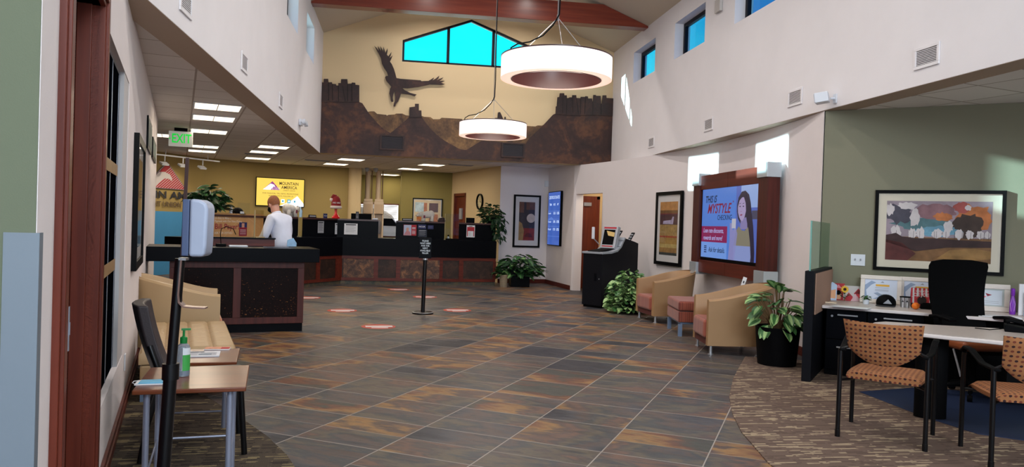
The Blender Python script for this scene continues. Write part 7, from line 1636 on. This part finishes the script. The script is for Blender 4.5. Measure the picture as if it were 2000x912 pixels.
# dotted guest chairs
def dotted_chair(label, loc, rot):
    g = thing('dotted_guest_chair', label, 'chair', loc, rot, 'dotted guest chairs')
    b = B(); nx, ny = 12, 14; T_ = []; U_ = []
    for j in range(ny+1):
        v = j/ny; y = -.27+.50*v; r1 = []; r2 = []
        for i in range(nx+1):
            u = i/nx*2-1; hw = .235+.012*math.sin(PI*v); e = max(abs(u), abs(v*2-1)); zz = .475-.035*max(0, 1-v*4)**2-.03*(max(0, abs(u)-.75)/.25)**2-.012*(max(0, v-.85)/.15)**2
            r1.append(b.bm.verts.new((u*hw, y, zz))); r2.append(b.bm.verts.new((u*(hw-.01), y*.97, .415)))
        T_.append(r1); U_.append(r2)
    for j in range(ny):
        for i in range(nx): b._f([T_[j][i], T_[j][i+1], T_[j+1][i+1], T_[j+1][i]]); b._f([U_[j][i], U_[j+1][i], U_[j+1][i+1], U_[j][i+1]])
    for j in range(ny): b._f([T_[j][0], T_[j+1][0], U_[j+1][0], U_[j][0]]); b._f([T_[j+1][nx], T_[j][nx], U_[j][nx], U_[j+1][nx]])
    for i in range(nx): b._f([T_[0][i+1], T_[0][i], U_[0][i], U_[0][i+1]]); b._f([T_[ny][i], T_[ny][i+1], U_[ny][i+1], U_[ny][i]])
    b.build('seat', DOTS_S, g, smooth=1)
    b = B(); n = 14; m_ = 10; F_ = []; K_ = []
    for j in range(m_+1):
        v = j/m_; ra = []; rb = []
        for i in range(n+1):
            u = i/n*2-1; zb = .525+.115*abs(u)**2.2; zt = .838-.012*(1-u*u); z = zb+(zt-zb)*v; hw = .225+.025*v; y = .195+.13*(z-.52)/.34-.0*u+.035*(1-u*u)
            th = .016*math.sqrt(max(0, 1-max(abs(u), abs(2*v-1))**6))+.004; ra.append(b.bm.verts.new((u*hw, y-th, z))); rb.append(b.bm.verts.new((u*hw, y+th, z)))
        F_.append(ra); K_.append(rb)
    for j in range(m_):
        for i in range(n): b._f([F_[j][i], F_[j][i+1], F_[j+1][i+1], F_[j+1][i]]); b._f([K_[j][i+1], K_[j][i], K_[j+1][i], K_[j+1][i+1]])
    for j in range(m_): b._f([F_[j+1][0], K_[j+1][0], K_[j][0], F_[j][0]]); b._f([F_[j][n], K_[j][n], K_[j+1][n], F_[j+1][n]])
    for i in range(n): b._f([F_[0][i], K_[0][i], K_[0][i+1], F_[0][i+1]]); b._f([F_[m_][i+1], K_[m_][i+1], K_[m_][i], F_[m_][i]])
    b.build('backrest', DOTS_B, g, smooth=1)
    for s_ in (-1, 1):
        b = B(); b.tube([(s_*.272, .26, 0), (s_*.272, .255, .30), (s_*.272, .25, .62)], .0155, 12); b.tube([(s_*.272, .26, 0), (s_*.272, .26, .05)], .018, 12); b.build('leg', BLACKMET, g, smooth=1)
        b = B(); b.tube([(s_*.272, -.25, 0), (s_*.272, -.25, .62), (s_*.272, -.24, .65)], .0155, 12); b.build('leg', BLACKMET, g, smooth=1)
        b = B(); b.flat([(s_*.255, .27, .615), (s_*.268, .18, .62), (s_*.278, .08, .628), (s_*.28, -.0, .655), (s_*.28, -.10, .685), (s_*.278, -.20, .688), (s_*.272, -.27, .655)], .042, .02); b.build('armrest', BLACKM, g, bevel=.008)
        b = B(); b.tube([(s_*.272, .25, .40), (s_*.20, .15, .402), (s_*.20, -.2, .402), (s_*.272, -.25, .40)], .010, 8); b.build('side_rail', BLACKMET, g, smooth=1); b = B(); b.tube([(s_*.268, .245, .62), (s_*.215, .225, .64)], .010, 8); b.build('back_bracket', BLACKMET, g, smooth=1)
    b = B(); b.tube([(-.2, .10, .404), (.2, .10, .404)], .011, 8); b.build('cross_rail', BLACKMET, g, smooth=1)
    return g
def rotfor(fx, fy): return math.atan2(fx, -fy)
ch = dotted_chair('orange dotted guest chair with black arms, whole in view before the table', (3.49, 4.88, .0075), rotfor(.68, .73))
ch2 = copy_tree(ch, (4.02, 4.27, .0075), rotfor(.36, .93), 'orange dotted guest chair cut off by the right frame edge', 'dotted guest chairs')

b = B(); b.box(-7, 7, 0, .3, -.1, 5.5); struct(b.build('wall_added_backdrop', mat('backdrop_white', (240, 240, 240), .9), loc=(-1.2, 31.5, 0), rot=R(-53)))  # added white wall, turned to catch the sun and whiten the drive-up view
# ------------------------------------------------------------ white vehicle outside the drive-up window
g = thing('parked_vehicle', 'white van outside the drive-up window with black wheel arch', 'vehicle', (-.35, 26.2, 0), 0)
b = B(); b.slab([(-1.6, .35), (1.4, .35), (1.4, 1.0), (.9, 1.15), (.45, 1.25), (.15, 1.65), (-.2, 1.85), (-1.6, 1.9)], -.1, 1.5); b.build('body', mat('van_white', (236, 240, 250), .3), g, bevel=.04)
b = B(); b.slab([(.0, 1.27), (.38, 1.27), (.12, 1.60), (-.16, 1.74), (-.16, 1.27)], -.115, -.101); b.build('side_window', BLACK, g)
b = B(); b.lathe([(0, 0), (.36, 0), (.36, .2), (0, .2)], n=30, M=Matrix.Translation((.62, -.05, .40)) @ Matrix.Rotation(R(90), 4, 'X')); b.build('wheel', BLACKM, g, smooth=1)
